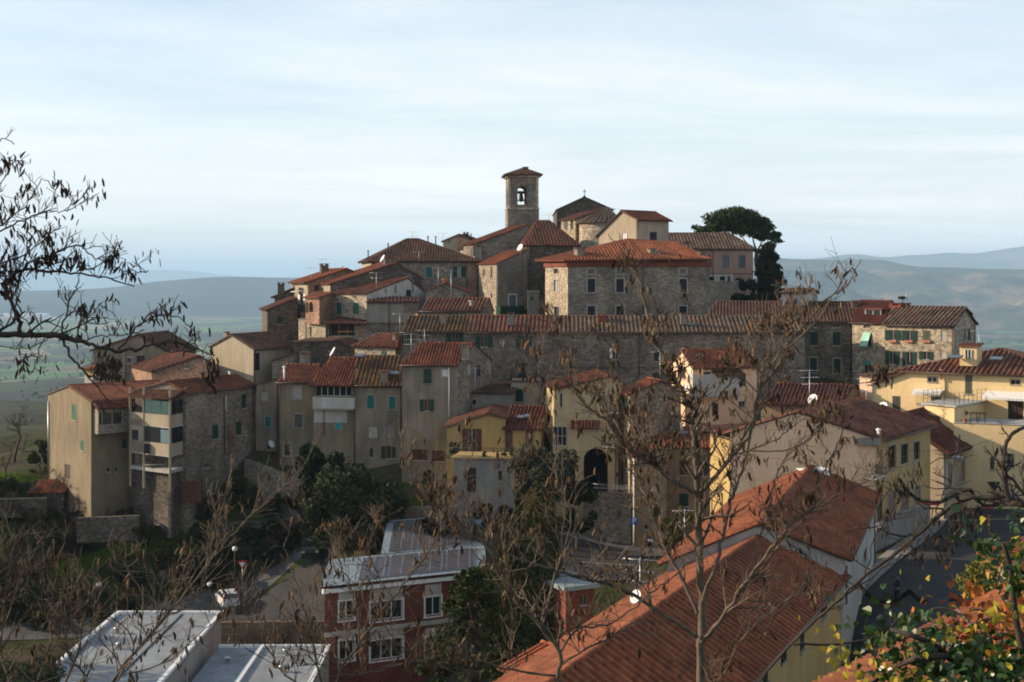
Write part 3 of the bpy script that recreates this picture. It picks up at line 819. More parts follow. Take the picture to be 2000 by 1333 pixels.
hill('pale far headland beyond the sea', [(-900, 532, 26000), (-200, 538, 26000), (0, 534, 26000), (60, 530, 26000), (140, 533, 26000), (220, 531, 26000), (300, 527, 26000), (370, 528, 26000), (420, 535, 26000), (470, 541, 26000), (540, 543, 26000), (620, 538, 26000), (720, 545, 26000)], 23500, 4000, hd, 3000, 30, 120, 12, 2)
hill('rounded wooded hills across the right plain', [(1150, 540, 8600), (1300, 520, 8600), (1420, 506, 8500), (1490, 502, 8400), (1520, 504, 8400), (1560, 506, 8300), (1610, 507, 8300), (1660, 508, 8200), (1690, 506, 8200), (1730, 508, 8100), (1770, 518, 8000), (1810, 522, 7900), (1860, 522, 7800), (1910, 525, 7800), (1960, 525, 7700), (2020, 527, 7600), (2400, 530, 7600), (3000, 540, 7600)], 5200, 3000, hm, 1150, 70, 260, 60, 3)
hill('pale far mountain ridge behind the right hills', [(1150, 540, 15000), (1450, 512, 15000), (1560, 507, 15000), (1610, 504, 15000), (1670, 494, 15000), (1710, 502, 15000), (1740, 503, 15200), (1780, 497, 15200), (1810, 499, 15300), (1840, 493, 15400), (1880, 494, 15500), (1900, 497, 15500), (1950, 488, 15600), (2000, 481, 15700), (2100, 476, 16000), (2300, 490, 16000), (3000, 520, 16000)], 11500, 4000, hm, 2600, 80, 180, 30, 4)
# haze: even thin air round everything
mb = MB(); mb.obox((-70000, -300, -230), (140000, 0, 0), (0, 70300, 0), (0, 0, 730))
hz = mb.build('haze', None.__class__ and [bpy.data.materials.new('haze_air')]); hm_ = hz.data.materials[0]; hm_.use_nodes = True
n_ = hm_.node_tree; n_.nodes.clear(); out = n_.nodes.new('ShaderNodeOutputMaterial'); pv = n_.nodes.new('ShaderNodeVolumePrincipled')
pv.inputs['Color'].default_value = (.53, .76, 1.0, 1); pv.inputs['Density'].default_value = 8.2e-5; pv.inputs['Anisotropy'].default_value = .0
n_.links.new(pv.outputs[0], out.inputs['Volume']); tag(hz, None, None, None, 'stuff')
# ======================= lower left group
h = House('house', 'tall tan plaster house with sunlit gable at the far left end of the village', (94, 130), (178, 122), Z(786, 122), -24, 'plaster_tan', L=9.5)
h.roof_gy(Z(786, 122), Z(786, 122) + 1.15, mat='roof_red', oe=.25, ov=.12)
h.win('F', 145, 806, 9, 30, 'c', sh='sh_mid'); h.win('F', 161, 871, 7, 19, 'c', sh='sh_mid'); h.win('F', 132, 921, 11, 27, 'b', sh='wood_dark')
h.win('R', 243, 868, 9, 18, 'c', sh='sh_green'); h.win('R', 212, 918, 7, 9, 'g'); h.win('R', 228, 918, 5, 8, 'g')
h.done(); h.pipe('F', 96, 784, 935, 'steel', .07)
H1 = h
# bay of the tan house, on its shaded side
mb = MB(); o, d, ln, n = h.face('R'); zt = Z(797, 123); z0 = Z(845, 123)
a = h.fp('R', .25, z0, 0); b = h.fp('R', 3.7, z0, 0)
mb.obox(a, b - a, h.fp('R', .25, z0, 1.0) - a, (0, 0, zt - z0))
bay = h.part('bay', mb, 'stone_fine')
mb = MB(); add_plane(mb, [h.fp('R', .0, zt - .02, 1.3), h.fp('R', 4.0, zt - .02, 1.3), h.fp('R', 4.0, zt + .75, -.05), h.fp('R', .0, zt + .75, -.05)], .3, .08)
mb.build('bay_roof', [M['roof_red'], M['wood_dark']], bay)
mb = MB()
for f0, f1 in ((.25, .3), (.6, .66), (1.6, 1.66), (2.6, 2.66)):
    a = h.fp('R', f0, z0 + .9, 1.02); mb.obox(a, h.fp('R', f1, z0 + .9, 1.02) - a, h.fp('R', f0, z0 + .9, 1.06) - a, (0, 0, 1.15))
mb.build('bay_window', M['frame_stone'], bay)
mb = MB(); mb.poly([h.fp('R', .3, z0 + .9, 1.01), h.fp('R', 2.6, z0 + .9, 1.01), h.fp('R', 2.6, z0 + 2.0, 1.01), h.fp('R', .3, z0 + 2.0, 1.01)])
mb.build('pane', M['glass'], bay)

h = House('house', 'stone house with a stack of glazed balconies on its near corner', (264, 123.8), (363, 121), Z(768, 121), -24, 'stone', C=(497, 130))
h.roof_gy(Z(768, 121), Z(748, 122.3), rp=.62, mat='roof_red', oe=.3, ov=.15)
h.win('R', 420.6, 844, 12, 27, 'c', sh='sh_green'); h.win('R', 476, 784, 10, 27, 'c', sh='sh_green'); h.win('R', 466, 837, 11, 26, 'c', sh='sh_green'); h.win('R', 442, 787, 6, 27, 'b', sh='sh_pale')
h.win('R', 405, 910, 9, 10, 'g')
h.done(); h.pipe('R', 437, 766, 890); h.gutter('R'); h.pot(449, 726, 130.5, .6)
q1, q2, q3 = XY(253, 122.3), XY(332, 118.9), XY(361.5, 121.6)
def tier(za, zb, nm, mat, th=.14):
    mb = MB(); mb.wallbox(q1, q2, za, zb, th); mb.wallbox(q2, q3, za, zb, th); return mb.build(nm, M[mat], h.root)
dq = 119.3
ZZ = lambda y: Z(y, dq)
tier(ZZ(834), ZZ(811), 'parapet', 'plaster_cream'); tier(ZZ(890), ZZ(867), 'parapet', 'plaster_cream')
for y0, y1, nm in ((925, 918, 'terrace_slab'), (837, 834, 'balcony_slab'), (892.5, 890, 'balcony_slab')):
    mb = MB(); a = [Vector((q.x, q.y, ZZ(y0))) for q in (q1, q2, q3)]; bk = Vector((-1.2, 3.6, 0))
    
    top = [Vector((p.x, p.y, ZZ(y1))) for p in a]
    e = Vector((XY(300, 127).x, 127, 0))
    lo = a + [Vector((e.x + 2.2, 124.5, ZZ(y0))), Vector((a[0].x + .6, 125.5, ZZ(y0)))]
    hi = [Vector((p.x, p.y, ZZ(y1))) for p in lo]
    mb.poly(hi); mb.poly(list(reversed(lo)))
    for i in range(5): mb.poly([lo[i], lo[(i + 1) % 5], hi[(i + 1) % 5], hi[i]])
    mb.build(nm, M['concrete'], h.root)
def lerp2(p, q, f): return p + (q - p) * f
# posts
mb = MB()
for q in (lerp2(q1, q2, .015), lerp2(q1, q2, .36), q2, lerp2(q2, q3, .97)):
    mb.box((q.x, q.y + .06, (ZZ(762) + ZZ(960)) / 2), (.2, .2, ZZ(762) - ZZ(960)), .4)
mb.build('balcony_post', M['plaster_cream'], h.root)
# left solid bay with its window
mb = MB(); mb.wallbox(lerp2(q1, q2, .0), lerp2(q1, q2, .35), ZZ(890), ZZ(826), .1); bw = mb.build('balcony_wall', M['plaster_cream'], h.root)
mb = MB(); mb.wallbox(lerp2(q1, q2, .06), lerp2(q1, q2, .22), ZZ(866), ZZ(846), -.03); mb.build('window', M['glass'], bw)
for i in range(3):
    mb = MB(); a, b = lerp2(q1, q2, .37 + i * .21), lerp2(q1, q2, .37 + i * .21 + .19)
    mb.wallbox(a, b, ZZ(810), ZZ(784), .04); mb.build('veranda_blind', M['glass_teal'], h.root)
mb = MB()
for a, b in ((.02, .46), (.54, .97)): mb.wallbox(lerp2(q2, q3, a), lerp2(q2, q3, b), ZZ(810), ZZ(784), .04)
mb.build('veranda_window', M['glass'], h.root)
mb = MB(); mb.wallbox(lerp2(q1, q2, .37), lerp2(q1, q2, .76), ZZ(866), ZZ(836), .04); mb.wallbox(lerp2(q2, q3, .04), lerp2(q2, q3, .96), ZZ(866), ZZ(836), .04); mb.build('veranda_window', M['glass'], h.root)
mb = MB(); mb.wallbox(lerp2(q1, q2, .77), lerp2(q1, q2, .97), ZZ(866), ZZ(840), .04); mb.build('curtain', mat_plain('blue_curtain', (.12, .2, .23), .9, .4, 6), h.root)
mb = MB(); o = Vector((-.35, -.45, 0)); e0, e1, e2 = [Vector((q.x, q.y, ZZ(780))) for q in (q1, q2, q3)]
add_plane(mb, [e0 + Vector((-.1, -.4, 0)), e1 + Vector((.15, -.4, 0)), Vector((e2.x + .3, e2.y + .6, ZZ(763))), Vector((e0.x + 1.2, e0.y + 4.0, ZZ(760)))], .3, .08)
mb.build('balcony_roof', [M['roof_oldred'], M['wood_dark']], h.root)
mb = MB(); p = lerp2(q1, q2, .45); mb.box((p.x, p.y - .25, ZZ(880)), (.5, .35, .9), .3); mb.build('air_conditioner', M['iron'], h.root)
mb = MB(); p = lerp2(q1, q2, .6); mb.box((p.x, p.y + .8, ZZ(913)), (2.0, .7, .08), .35); mb.box((p.x - .6, p.y + .8, ZZ(913) - .35), (.08, .5, .62), .35); mb.box((p.x + .6, p.y + .9, ZZ(913) - .35), (.08, .5, .62), .35)
tag(mb.build('table', M['plaster_cream'], None, (p.x, p.y, ZZ(913) - .7)), 'long pale table on the open ground floor terrace of the balcony house', 'table')
# low rooms under the terrace
mb = MB(); mb.wallbox(XY(256, 122.9), XY(334, 119.6), -24, ZZ(926), .3); mb.wallbox(XY(334, 119.6), XY(363, 122.2), -24, ZZ(926), .3); mb.build('lower_wall', M['stone_dark'], h.root)

h = House('house', 'grey plaster house with a broad low gable behind the far left roofs', (182, 150.6), (330, 150), Z(686, 150), -22, 'plaster_grey', L=10)
h.roof_gy(Z(686, 150), Z(656, 150), Z(690, 150), rp=.6, mat='roof_brown')
h.win('F', 252.5, 704, 9, 10, 'g', sur='frame_stone', sw=.15); h.win('F', 251, 681, 5, 6, 'g'); h.win('F', 275, 715, 16, 40, 'd', pane='wood_dark')
h.done(); h.pipe('F', 246, 672, 745)
h = House('shed', 'small orange topped shed beside the grey gabled house, far left', (165, 149), (181, 148.3), Z(714, 149), -20, 'plaster_white', L=3)
h.roof_gx(Z(722, 149), Z(712, 150), rp=1, mat='roof_orange'); h.band('F', Z(734, 149), Z(722, 149), 'plaster_ochre'); h.done()
h = House('house', 'brown stone house with a tiny attic window behind the long red roof', (296, 142), (412, 140), Z(729, 141), -22, 'brick_old', Dk=(252, 151))
h.roof_gy(Z(729, 141), Z(697, 141), Z(712, 141), rp=.8, mat='roof_oldred', oe=.15, ov=.15)
h.win('F', 366, 716, 9, 9, 'g'); h.done()
h = House('house', 'cream gabled house with clean sunlit end wall above the balcony house', (411, 146), (495, 141), Z(682, 141), -22, 'plaster_cream', C=(567, 148))
h.roof_gy(Z(682, 142.5), Z(656, 143.5), rp=.5, mat='roof_brown', oe=.2, ov=.15)
h.win('R', 501.5, 707, 12, 34, 'c', sh='sh_navy'); h.done(); h.gutter('R', oe=.25); h.pipe('R', 496.5, 684, 770); h.chim(443, 648, 146, .45, .5)
h = House('lean_to', 'little stone annex with slanting top beside the cream gabled house', (532, 140), (574, 140), Z(705, 140), -20, 'stone', L=4)
h.roof_gy(Z(706, 140), Z(693, 140), rp=1, mat='roof_brown', oe=.1, ribs=False); h.done()
h = House('house', 'windowless dark stone house end with satellite dish in front of the sunlit tower house', (573, 143), (770, 142), Z(712, 142), -20, 'stone_dark', L=8)
h.roof_gy(Z(671, 142), Z(668, 142), Z(712, 142), rp=.43, mat='roof_brown', oe=.12, ov=.12)
h.done(); h.chim(596, 688, 139.5, 1.0, 1.6, 'stone_fine')
# ======================= lower middle row
h = House('house', 'narrow grey plaster house with one teal shutter at the left end of the middle row', (498, 129.6), (541, 129.4), Z(748, 129.5), -24, 'plaster_grey', L=7)
h.roof_gy(Z(752, 130), Z(741, 129.3), rp=1, mat='roof_brown', oe=.1, ribs=False)
h.win('F', 517, 775, 14, 17, 'b', sh='sh_pale'); h.win('F', 523, 824, 11, 20, 'c', sh='sh_teal', sur='frame_stone', sw=.06); h.win('F', 525, 872, 8, 14, 'g', pane='wood_dark')
h.done(); h.pipe('F', 499.5, 755, 905)
h = House('house', 'tan plaster house with red roof and pale bricked up window, white flue on roof', (544, 127.4), (613, 127), Z(747, 127), -24, 'plaster_tan', C=(636, 133))
h.roof_gx(Z(747, 127), Z(716, 130), rp=.6, mat='roof_red', ov=.05)
h.win('F', 580, 767, 17, 25, 'b', sh='sh_pale', sur='frame_stone', sw=.08); h.win('F', 583, 822, 16, 26, 'c', sh='sh_grey', sur='frame_stone', sw=.06); h.win('F', 561, 878, 12, 23, 'd', pane='wood_dark', sur='frame_stone')
h.done(); h.gutter(); h.pipe('F', 546.5, 750, 905); h.pot(555, 716, 127.5, 1.3, .09, 'white_metal')
h = House('house', 'plaster house with glazed white balcony under a broad red roof in the middle row', (612, 126.3), (691, 125.9), Z(746, 126), -24, 'plaster_tan', C=(740, 132))
h.roof_gx(Z(746, 126), Z(703, 129), rp=.62, mat='roof_red', oe=.9, ov=.05)
h.win('F', 661, 825, 13, 27, 'c', sh='sh_bright', sur='frame_stone', sw=.06)
h.win('F', 650, 763, 72, 24, 'g', mull=5, frame='frame_white', sill=False, depth=.5)
h.done(); h.balcony('F', 611, 690, 798, 777, .8, solid='plaster_white'); h.skylight(704, 697, 128.6, .9, .7); h.chim(719, 703, 127.5, .45, 1.0, 'roof_brown'); h.pipe('F', 633, 800, 850); h.band('F', Z(826, 126), Z(798, 126), 'plaster_white', .02, .1, 3.4)
h = House('house', 'grey plaster house with two teal shutters under a mossy tiled roof', (691, 125.6), (785, 125.2), Z(753, 125), -24, 'plaster_grey', C=(790, 131.5))
h.roof_gx(Z(753, 125), Z(699, 128.5), rp=.6, mat='roof_moss', ov=.02)
h.win('F', 724, 785, 14, 26, 'c', sh='sh_teal', sur='frame_stone', sw=.07); h.win('F', 766, 787, 14, 25, 'c', sh='sh_teal', sur='frame_stone', sw=.07)
h.win('F', 725, 885, 9, 19, 'g', pane='wood_dark'); h.win('F', 764, 884, 20, 25, 'ol', sh='sh_brown', leaf=.45, pane='wood_dark')
h.win('F', 728, 845, 17, 22, 'b', sh='sh_pale'); h.win('F', 762, 842, 15, 24, 'b', sh='plaster_pale' if 'plaster_pale' in M else 'sh_pale')
h.done(); h.gutter(); h.pipe('F', 692.5, 756, 900); h.pipe('F', 783, 756, 840); h.chim(751, 724, 125.8, .75, 1.6); h.skylight(767, 731, 126, 1.2, .8)
h = House('house', 'tallest grey plaster house of the middle row with bright red ribbed roof and white pipe', (785.5, 123), (893, 122.5), Z(712, 122.6), -25, 'plaster_grey', C=(958, 129.5))
h.fm['R'] = 'stone'
h.roof_gx(Z(713, 122.6), Z(674, 125.8), rp=.5, mat='roof_red', ov=.05)
h.win('F', 835, 735, 14, 27, 't', sh='sh_green', out=.22); h.win('F', 869, 729, 11, 13, 'b', sh='frame_white', sur='frame_stone')
h.win('F', 834, 792, 12, 23, 'o', sh='sh_green', pane='sh_brown', leaf=.6); h.win('F', 819, 889, 32, 21, 'c', sh='sh_brown', arch=False); h.win('F', 856, 891, 25, 21, 'c', sh='sh_brown')
h.win('F', 837, 938, 22, 40, 'd', arch=True, pane='sh_brown', depth=.3); h.win('F', 870, 938, 7, 17, 'g', pane='wood_dark'); h.win('F', 834, 846, 18, 30, 'b', sh='plaster_pale')
h.win('R', 917, 722, 7, 20, 'b', sh='sh_pale'); h.win('R', 935, 725, 8, 22, 'b', sh='wood_dark')
h.done(); h.gutter(); h.pipe('F', 877, 718, 814, 'white_metal', .07); h.chim(909, 671, 123, .7, 1.4); h.pipe('R', 955, 706, 760, 'steel')
h = House('house', 'pinkish plaster cottage with brown lean-to roof between tall grey house and cream wall', (918, 125.6), (1000, 125), Z(765, 125), -22, 'plaster_pale', L=5)
h.roof_gx(Z(769, 125), Z(755, 127.5), rp=1, mat='roof_brown', ribs=True)
h.win('F', 926, 786, 9, 11, 'g', sur='frame_stone'); h.done()
h = House('house', 'cream house with black shutters under the iron balcony of the long stone row', (998, 127.4), (1052, 127.2), Z(748, 127), -20, 'plaster_cream', L=4.5)
h.win('F', 1014, 773, 16, 25, 'c', sh='sh_green'); h.roof_flat('stone_dark'); h.done()
# yellow house with terrace
h = House('house', 'yellow house with brown shutters above a planted terrace', (873, 116.6), (987, 116.3), Z(834, 116), -22, 'plaster_yellow', L=8)
h.roof_gy(Z(835, 116.5), Z(811, 116), Z(820, 115.6), rp=.7, mat='roof_oldred', oe=.25)
h.win('F', 922, 861, 15, 46, 'd', pane='wood_dark', frame='frame_white', sur=None)
h.wins[-1] = (*h.wins[-1][:5], 'o', dict(sh='sh_brown', leaf=.7, hbar=.45))
h.done()
h = House('house', 'yellow house wing with low dark red roof beside the planted terrace', (987.5, 116.3), (1056, 115.8), Z(838, 116), -22, 'plaster_yellow', L=8)
h.roof_gx(Z(838, 116), Z(798, 120), rp=.55, mat='roof_dark', ov=.3)
h.win('F', 994, 862, 15, 44, 'c', sh='sh_brown'); h.win('F', 1034, 858, 14, 40, 'c', sh='sh_brown'); h.done(); h.skylight(1020, 817, 117.6, 1.0, .6); h.skylight(1031, 815, 117.6, .7, .6)
h = House('terrace_house', 'pale plaster lower house carrying the planted terrace of the yellow house', (887, 113), (1004, 112.4), Z(895, 113), -25, 'plaster_pale', L=3.4)
h.win('F', 921, 938, 18, 48, 'd', pane='sh_brown'); h.win('F', 977, 930, 8, 20, 'g', pane='wood_dark')
h.roof_flat('plaster_ochre', oe=.25, t=.14); h.done()
mb = MB()
for i in range(24):
    a = h.pt(.1 + i * .22, -.1, h.zt + .14); mb.tube([a, a + Vector((0, 0, .8))], .012, 3)
mb.tube([h.pt(0, -.1, h.zt + .94), h.pt(5.4, -.1, h.zt + .94)], .02, 4); h.part('railing', mb, 'iron')
TERR = h
# ======================= upper left cluster
h = House('house', 'low stone house with red lean-to roof at the left edge of the old town', (522, 158), (581, 160), Z(606, 158), -18, 'stone_dark', Dk=(511, 165))
h.roof_gy(Z(607, 158), Z(584, 160), rp=1, mat='roof_oldred', oe=.25, ov=.2); h.win('F', 546, 626, 11, 15, 'c', sh='sh_green'); h.done()
h = House('house', 'dark roofed house with tall chimney at the far left skyline of the old town', (536, 168), (584, 168), Z(584, 168), -18, 'stone_dark', L=7)
h.roof_gy(Z(581, 168), Z(561, 168), rp=1, mat='roof_brown', oe=.4); h.done(); h.chim(549, 552, 168, .75, 1.6, 'stone_dark')
h = House('house', 'tall stone house with dark chimney and red roof sloping left, western edge of town', (601, 160), (694, 162), Z(553, 160), -18, 'brick_old', Dk=(570, 169))
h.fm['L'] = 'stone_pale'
h.roof_gy(Z(552, 161), Z(527, 162.5), Z(534, 162), rp=.82, mat='roof_orange', oe=.5, ov=.15)
h.win('L', 588, 566, 10, 8, 'g'); h.win('L', 590, 585, 7, 20, 'o', sh='frame_white', leaf=.4); h.win('F', 618, 563, 8, 12, 'b', sh='wood_dark')
h.done(); h.chim(633, 515, 166, 1.0, 1.4, 'stone_dark'); h.pot(668, 520, 165, .5)
mb = MB(); a = h.fp('L', 3.0, Z(569, 162), .0); mb.obox(a, h.fp('L', 5.6, Z(569, 162), 0) - a, h.fp('L', 3.0, Z(571, 162), 1.0) - a, (0, 0, .05)); h.part('awning', mb, 'white_metal')
h = House('house', 'long house with a thin sunlit roof strip and dark end gable, upper left', (645, 155), (824, 157.5), Z(556, 155), -18, 'stone_dark', Dk=(616, 163.5))
h.fm['L'] = 'stone_pale'  # left face gets paler stone so the sunlight sits in its colour
h.roof_gy(Z(556.5, 155), Z(515, 156.7), Z(545, 157.5), rp=.72, mat='roof_orange', oe=.2, ov=.12)
h.win('L', 629, 568, 5, 11, 'g'); h.win('F', 799, 541, 8, 9, 'g', proud=True); h.done()
h.chim(757, 503, 158, .8, 1.2, 'stone_fine'); h.chim(762, 505, 158.5, .3, 1.4, 'plaster_white')
h = House('house', 'stone house with green shutters and a white plastered gable, upper left', (648, 154), (716, 150), Z(574, 150), -18, 'stone_pale', C=(832, 157.5))
h.roof_gx(Z(575, 150.5), Z(545, 155), rp=.68, mat='roof_oldred', oe=.2, ov=.1, pitch=.36)
h.win('F', 662, 603, 10, 22, 'c', sh='sh_teal', sur='frame_stone', sw=.07); h.win('F', 695, 603, 12, 22, 'c', sh='sh_mid', sur='frame_stone', sw=.07); h.win('F', 694, 581, 7, 4, 'g', pane='wood_dark')
h.win('R', 797.5, 573, 9, 14, 'c', sh='sh_green', proud=True); h.done()
o, d, ln, n = h.face('R'); zf, za, zk = h.tops['R'][0][1], h.tops['R'][1][1], h.tops['R'][2][1]
mb = MB(); ru = h.tops['R'][1][0]; mb.poly([h.fp('R', .03, -8, .02), h.fp('R', ln - .03, -8, .02), h.fp('R', ln - .03, zk, .02), h.fp('R', ru, za - .02, .02), h.fp('R', .03, zf - .02, .02)]); h.part('plaster_gable', mb, 'plaster_white')
mb = MB()
for px in (753, 772, 806):
    u, z = h.hit('R', px, 562); a = h.fp('R', u - .18, zf + .1, .025); mb.poly([a, h.fp('R', u + .18, zf + .1, .025), h.fp('R', u + .18, min(zf + (za - zf) * u / ru, za) - .15, .025), h.fp('R', u - .18, min(zf + (za - zf) * (u - .2) / ru, za) - .15, .025)])
h.part('plaster_rib', mb, 'plaster_grey')
h = House('house', 'sunlit stone tower house below the arched brick bay', (583, 154.5), (636, 149.8), Z(627, 150), -18, 'stone_pale', C=(652, 153.5))
h.roof_flat('stone'); h.win('F', 607, 648, 3, 20, 'g', pane='wood_dark'); h.done(); h.pipe('F', 598, 628, 670)
h = House('brick_bay', 'brick bay with two arched windows jutting over the sunlit tower house', (597, 152.4), (623.5, 149.3), Z(583, 150), Z(634, 149.5), 'brick_old', C=(649, 152.8))
h.roof_gx(Z(583, 150), Z(573.5, 152.2), rp=1, mat='roof_orange', oe=.35, ov=.3)
h.win('F', 607.5, 600, 8, 20, 'g', arch=True, pane='wood_dark', frame='frame_dark', depth=.5, sill=False); h.win('F', 600, 601, 5, 21, 'g', arch=True, pane='frame_white', sill=False, depth=.3); h.done()
h.balcony('L', 587, 597, 622, 612, .7)
h = House('house', 'brick and stone house with red valance veranda below the green shutters', (640, 149.3), (717, 148.6), Z(631, 149), -18, 'stone_pale', L=4)
h.roof_gx(Z(631, 149), Z(622, 150.5), rp=1, mat='roof_oldred', oe=1.2, ov=.05, pitch=.5)
h.win('F', 667, 645, 50, 24, 'g', pane='wood_dark', frame='brick_old' if False else 'frame_stone', depth=.8, mull=2, sill=False); h.win('F', 700, 634, 4, 8, 'g', pane='wood_dark', proud=True)
h.done()
h.band('F', Z(649.5, 149), Z(646.5, 149), 'terracotta', .05, 1.2, 3.0, 'valance'); h.band('F', Z(664, 149), Z(660, 149), 'brick_old', .08, .1, 3.4, 'railing_wall'); h.band('F', Z(660, 149), Z(631, 149), 'brick_old', .012, 3.6, 4.55, 'brick_facing')
h = House('house', 'grey plastered block with narrow tiled ledge beneath the white gable', (717, 148.4), (816, 148.6), Z(592, 148), -18, 'plaster_pale', L=4.5)
h.roof_gx(Z(592, 148), Z(583, 149.5), rp=1, mat='roof_oldred', oe=.3, ov=.1)
h.done(); h.pipe('F', 760, 594, 655); h.band('F', Z(652, 148.4), Z(632, 148.4), 'stone', .012, .05, 5.8, 'stone_facing'); h.band('F', Z(632.5, 148.4), Z(631, 148.4), 'frame_dark', .05, .05, 4.2, 'ledge'); h.band('F', Z(620, 148.4), Z(594, 148.4), 'stone', .014, 4.15, 5.8, 'bare_patch')
h = House('house', 'small sunlit stone house with ragged red roof and pale green shutter', (693, 141), (772, 138.6), Z(677, 139), -18, 'stone_pale', C=(786, 144))
h.roof_hip(Z(678, 139.5), Z(655, 142.2), 2.6, .0, 'roof_oldred', oe=.3)
h.win('F', 749, 692, 8, 12, 'c', sh='sh_mid', proud=True); h.done(); h.chim(771, 652, 140, .35, 1.6, 'plaster_pale')
# ======================= top of the town
h = House('house', 'wide stone house with brown hipped roof left of the bell tower', (725, 172), (932, 172), Z(509, 172), -8, 'stone', Dk=(707, 184))
h.fm['L'] = 'stone_pale'  # paler stone on the left side paints in its sunlight
h.roof_hip(Z(509, 172), Z(469, 178), 5.6, 7.0, 'roof_brown', oe=.5)
h.win('F', 838, 532, 13, 21, 'c', sh='sh_teal', sur='frame_stone', sw=.08); h.win('F', 897, 531, 8, 20, 'o', sh='sh_green', leaf=.95, pane='sh_pale'); h.done(); h.gutter(oe=.5, dz=.1); h.pipe('F', 911, 511, 585)
h.band('F', -8, Z(510, 172), 'brick_old', .012, 12.9, 14.2, 'brick_facing')
for x, y in ((719, 490), (758, 476), (836, 462), (851, 462)): h.pot(x, y, 180 if x > 800 else 176, 1.2, .08, 'iron')
h.chim(899, 463, 178, .9, 1.7, 'brick_old'); h.chim(934, 480, 176, .9, 2.0, 'plaster_pale')
h = House('house', 'small pale gabled house on the skyline left of the bell tower', (866, 196), (938, 195), Z(473, 195), -4, 'plaster_cream', L=8)
h.roof_gy(Z(472, 195), Z(459.5, 195), Z(477, 195), rp=.42, mat='roof_brown', oe=.3); h.win('F', 877, 471, 4, 9, 'g', proud=True); h.done(); h.chim(910, 454, 197, .7, 1.0, 'stone_dark'); h.pot(920, 457, 197, .5)
h = House('house', 'bare stone house end rising toward the foot of the bell tower', (932, 176), (1032, 178), Z(476, 177), -6, 'stone', L=10)
h.roof_gy(Z(477, 176), Z(440, 178), rp=1, mat='roof_red', oe=.2, ov=.12, ribs=True); h.done()
h = House('house', 'dark stone house with steep red hipped roof right of the bell tower foot', (1028, 171.5), (1128, 172.5), Z(479, 172), -6, 'stone_dark', L=11)
h.roof_hip(Z(479, 172), Z(433.5, 177.5), 2.4, 2.9, 'roof_oldred', oe=.3)
h.win('F', 1069, 491.5, 6, 6, 'g', pane='sh_brown', frame='frame_stone'); h.win('F', 1077, 491.5, 6, 6, 'g', pane='sh_brown', frame='frame_stone'); h.done(); h.chim(1026, 482, 169, .9, 1.4, 'stone_pale')
h = House('house', 'narrow sunlit stone house with slit windows and a dark green balcony', (935, 171), (972, 165), Z(515, 166), -6, 'stone_pale', C=(1030, 168))
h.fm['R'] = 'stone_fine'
h.roof_gx(Z(516, 166), Z(489.5, 167.8), rp=1, mat='roof_orange', oe=.2, ov=.1)
h.win('F', 945, 532, 2.6, 13, 'g', pane='wood_dark', sill=False); h.win('F', 960, 532, 2.6, 22, 'g', pane='wood_dark', sill=False); h.win('F', 945, 578, 2.6, 9, 'g', pane='wood_dark', sill=False); h.win('F', 960, 578, 2.6, 9, 'g', pane='wood_dark', sill=False)
h.win('R', 1001, 588, 14, 24, 'g', pane=None or 'glass_sky', sur='frame_white'); h.win('R', 1021, 578, 6, 5, 'g', pane='wood_dark'); h.done()
h.balcony('R', 977, 1023, 615, 598, .9, solid='sh_green'); h.pipe('F', 971, 518, 620, 'plaster_white', .07)
h = House('annex', 'narrow plastered annex with tiny window between slit window house and stone palace', (1031, 163), (1053, 163), Z(570, 163), -6, 'plaster_pale', L=3)
h.win('F', 1038.5, 584, 5, 9, 'g', pane='wood_dark'); h.roof_flat('concrete', t=.1); h.done()
# church
h = House('church', 'dark gabled church with a small cross on its roof peak', (1088, 191), (1197, 191), Z(410, 191), 2, 'stone_dark', L=18)
h.roof_gy(Z(410, 191), Z(385.5, 191), rp=.49, mat='roof_brown', oe=.15, ov=.25, ribs=False); h.done()
c = P(1141.5, 385, 191); mb = MB(); mb.box((c.x, c.y - .1, c.z + .55), (.09, .09, 1.2)); mb.box((c.x, c.y - .1, c.z + .78), (.55, .09, .09)); mb.box((c.x, c.y - .1, c.z + .05), (.25, .25, .3)); h.part('cross', mb, 'iron', h.roof)
h = House('chapel', 'side chapel with sunlit niches and slanting roof below the church', (1096, 184), (1124, 181.5), Z(430, 182), -2, 'stone_pale', C=(1186, 186.5))
h.roof_gx(Z(430, 182), Z(406, 185), rp=1, mat='roof_oldred', oe=.25, ov=.15)
for px in (1105, 1117): h.win('F', px, 440, 6, 18, 'g', pane='wood_dark', arch=True, sill=False, frame='frame_stone')
h.done()
c = XY(1172, 181); ap = thing('apse', 'round stone apse with conical tiled roof behind the cream house', 'church apse', (c.x, c.y, 0))
R0 = 2.95; zt = Z(435, 180); mb = MB(); mb.lathe((c.x, c.y, 0), [(R0, -3), (R0, zt), (R0 - .2, zt + .02)], 28); mb.build('wall', M['stone_pale'], ap)
mb = MB(); top = Vector((c.x + 1.1, c.y + .8, Z(405, 182)))
for i in range(28):
    t0, t1 = 2 * math.pi * i / 28, 2 * math.pi * (i + 1) / 28
    p0 = Vector((c.x + (R0 + .4) * math.cos(t0), c.y + (R0 + .4) * math.sin(t0), zt - .1)); p1 = Vector((c.x + (R0 + .4) * math.cos(t1), c.y + (R0 + .4) * math.sin(t1), zt - .1))
    mb.poly([p0, p1, top], 0, [(i * .44, 0), (i * .44 + .44, 0), (i * .44 + .22, 4)])
    q = (p0 + p1) / 2; mb.tube([q + Vector((0, 0, .03)), top + (q - top) * .12 + Vector((0, 0, .05))], [.15, .07], 5)
mb.build('roof', M['roof_old'], ap)
h = House('house', 'cream house with sunlit gable rising above the stone palace', (1170, 168.5), (1243, 163), Z(428, 163), -2, 'plaster_cream', C=(1306, 166.5))
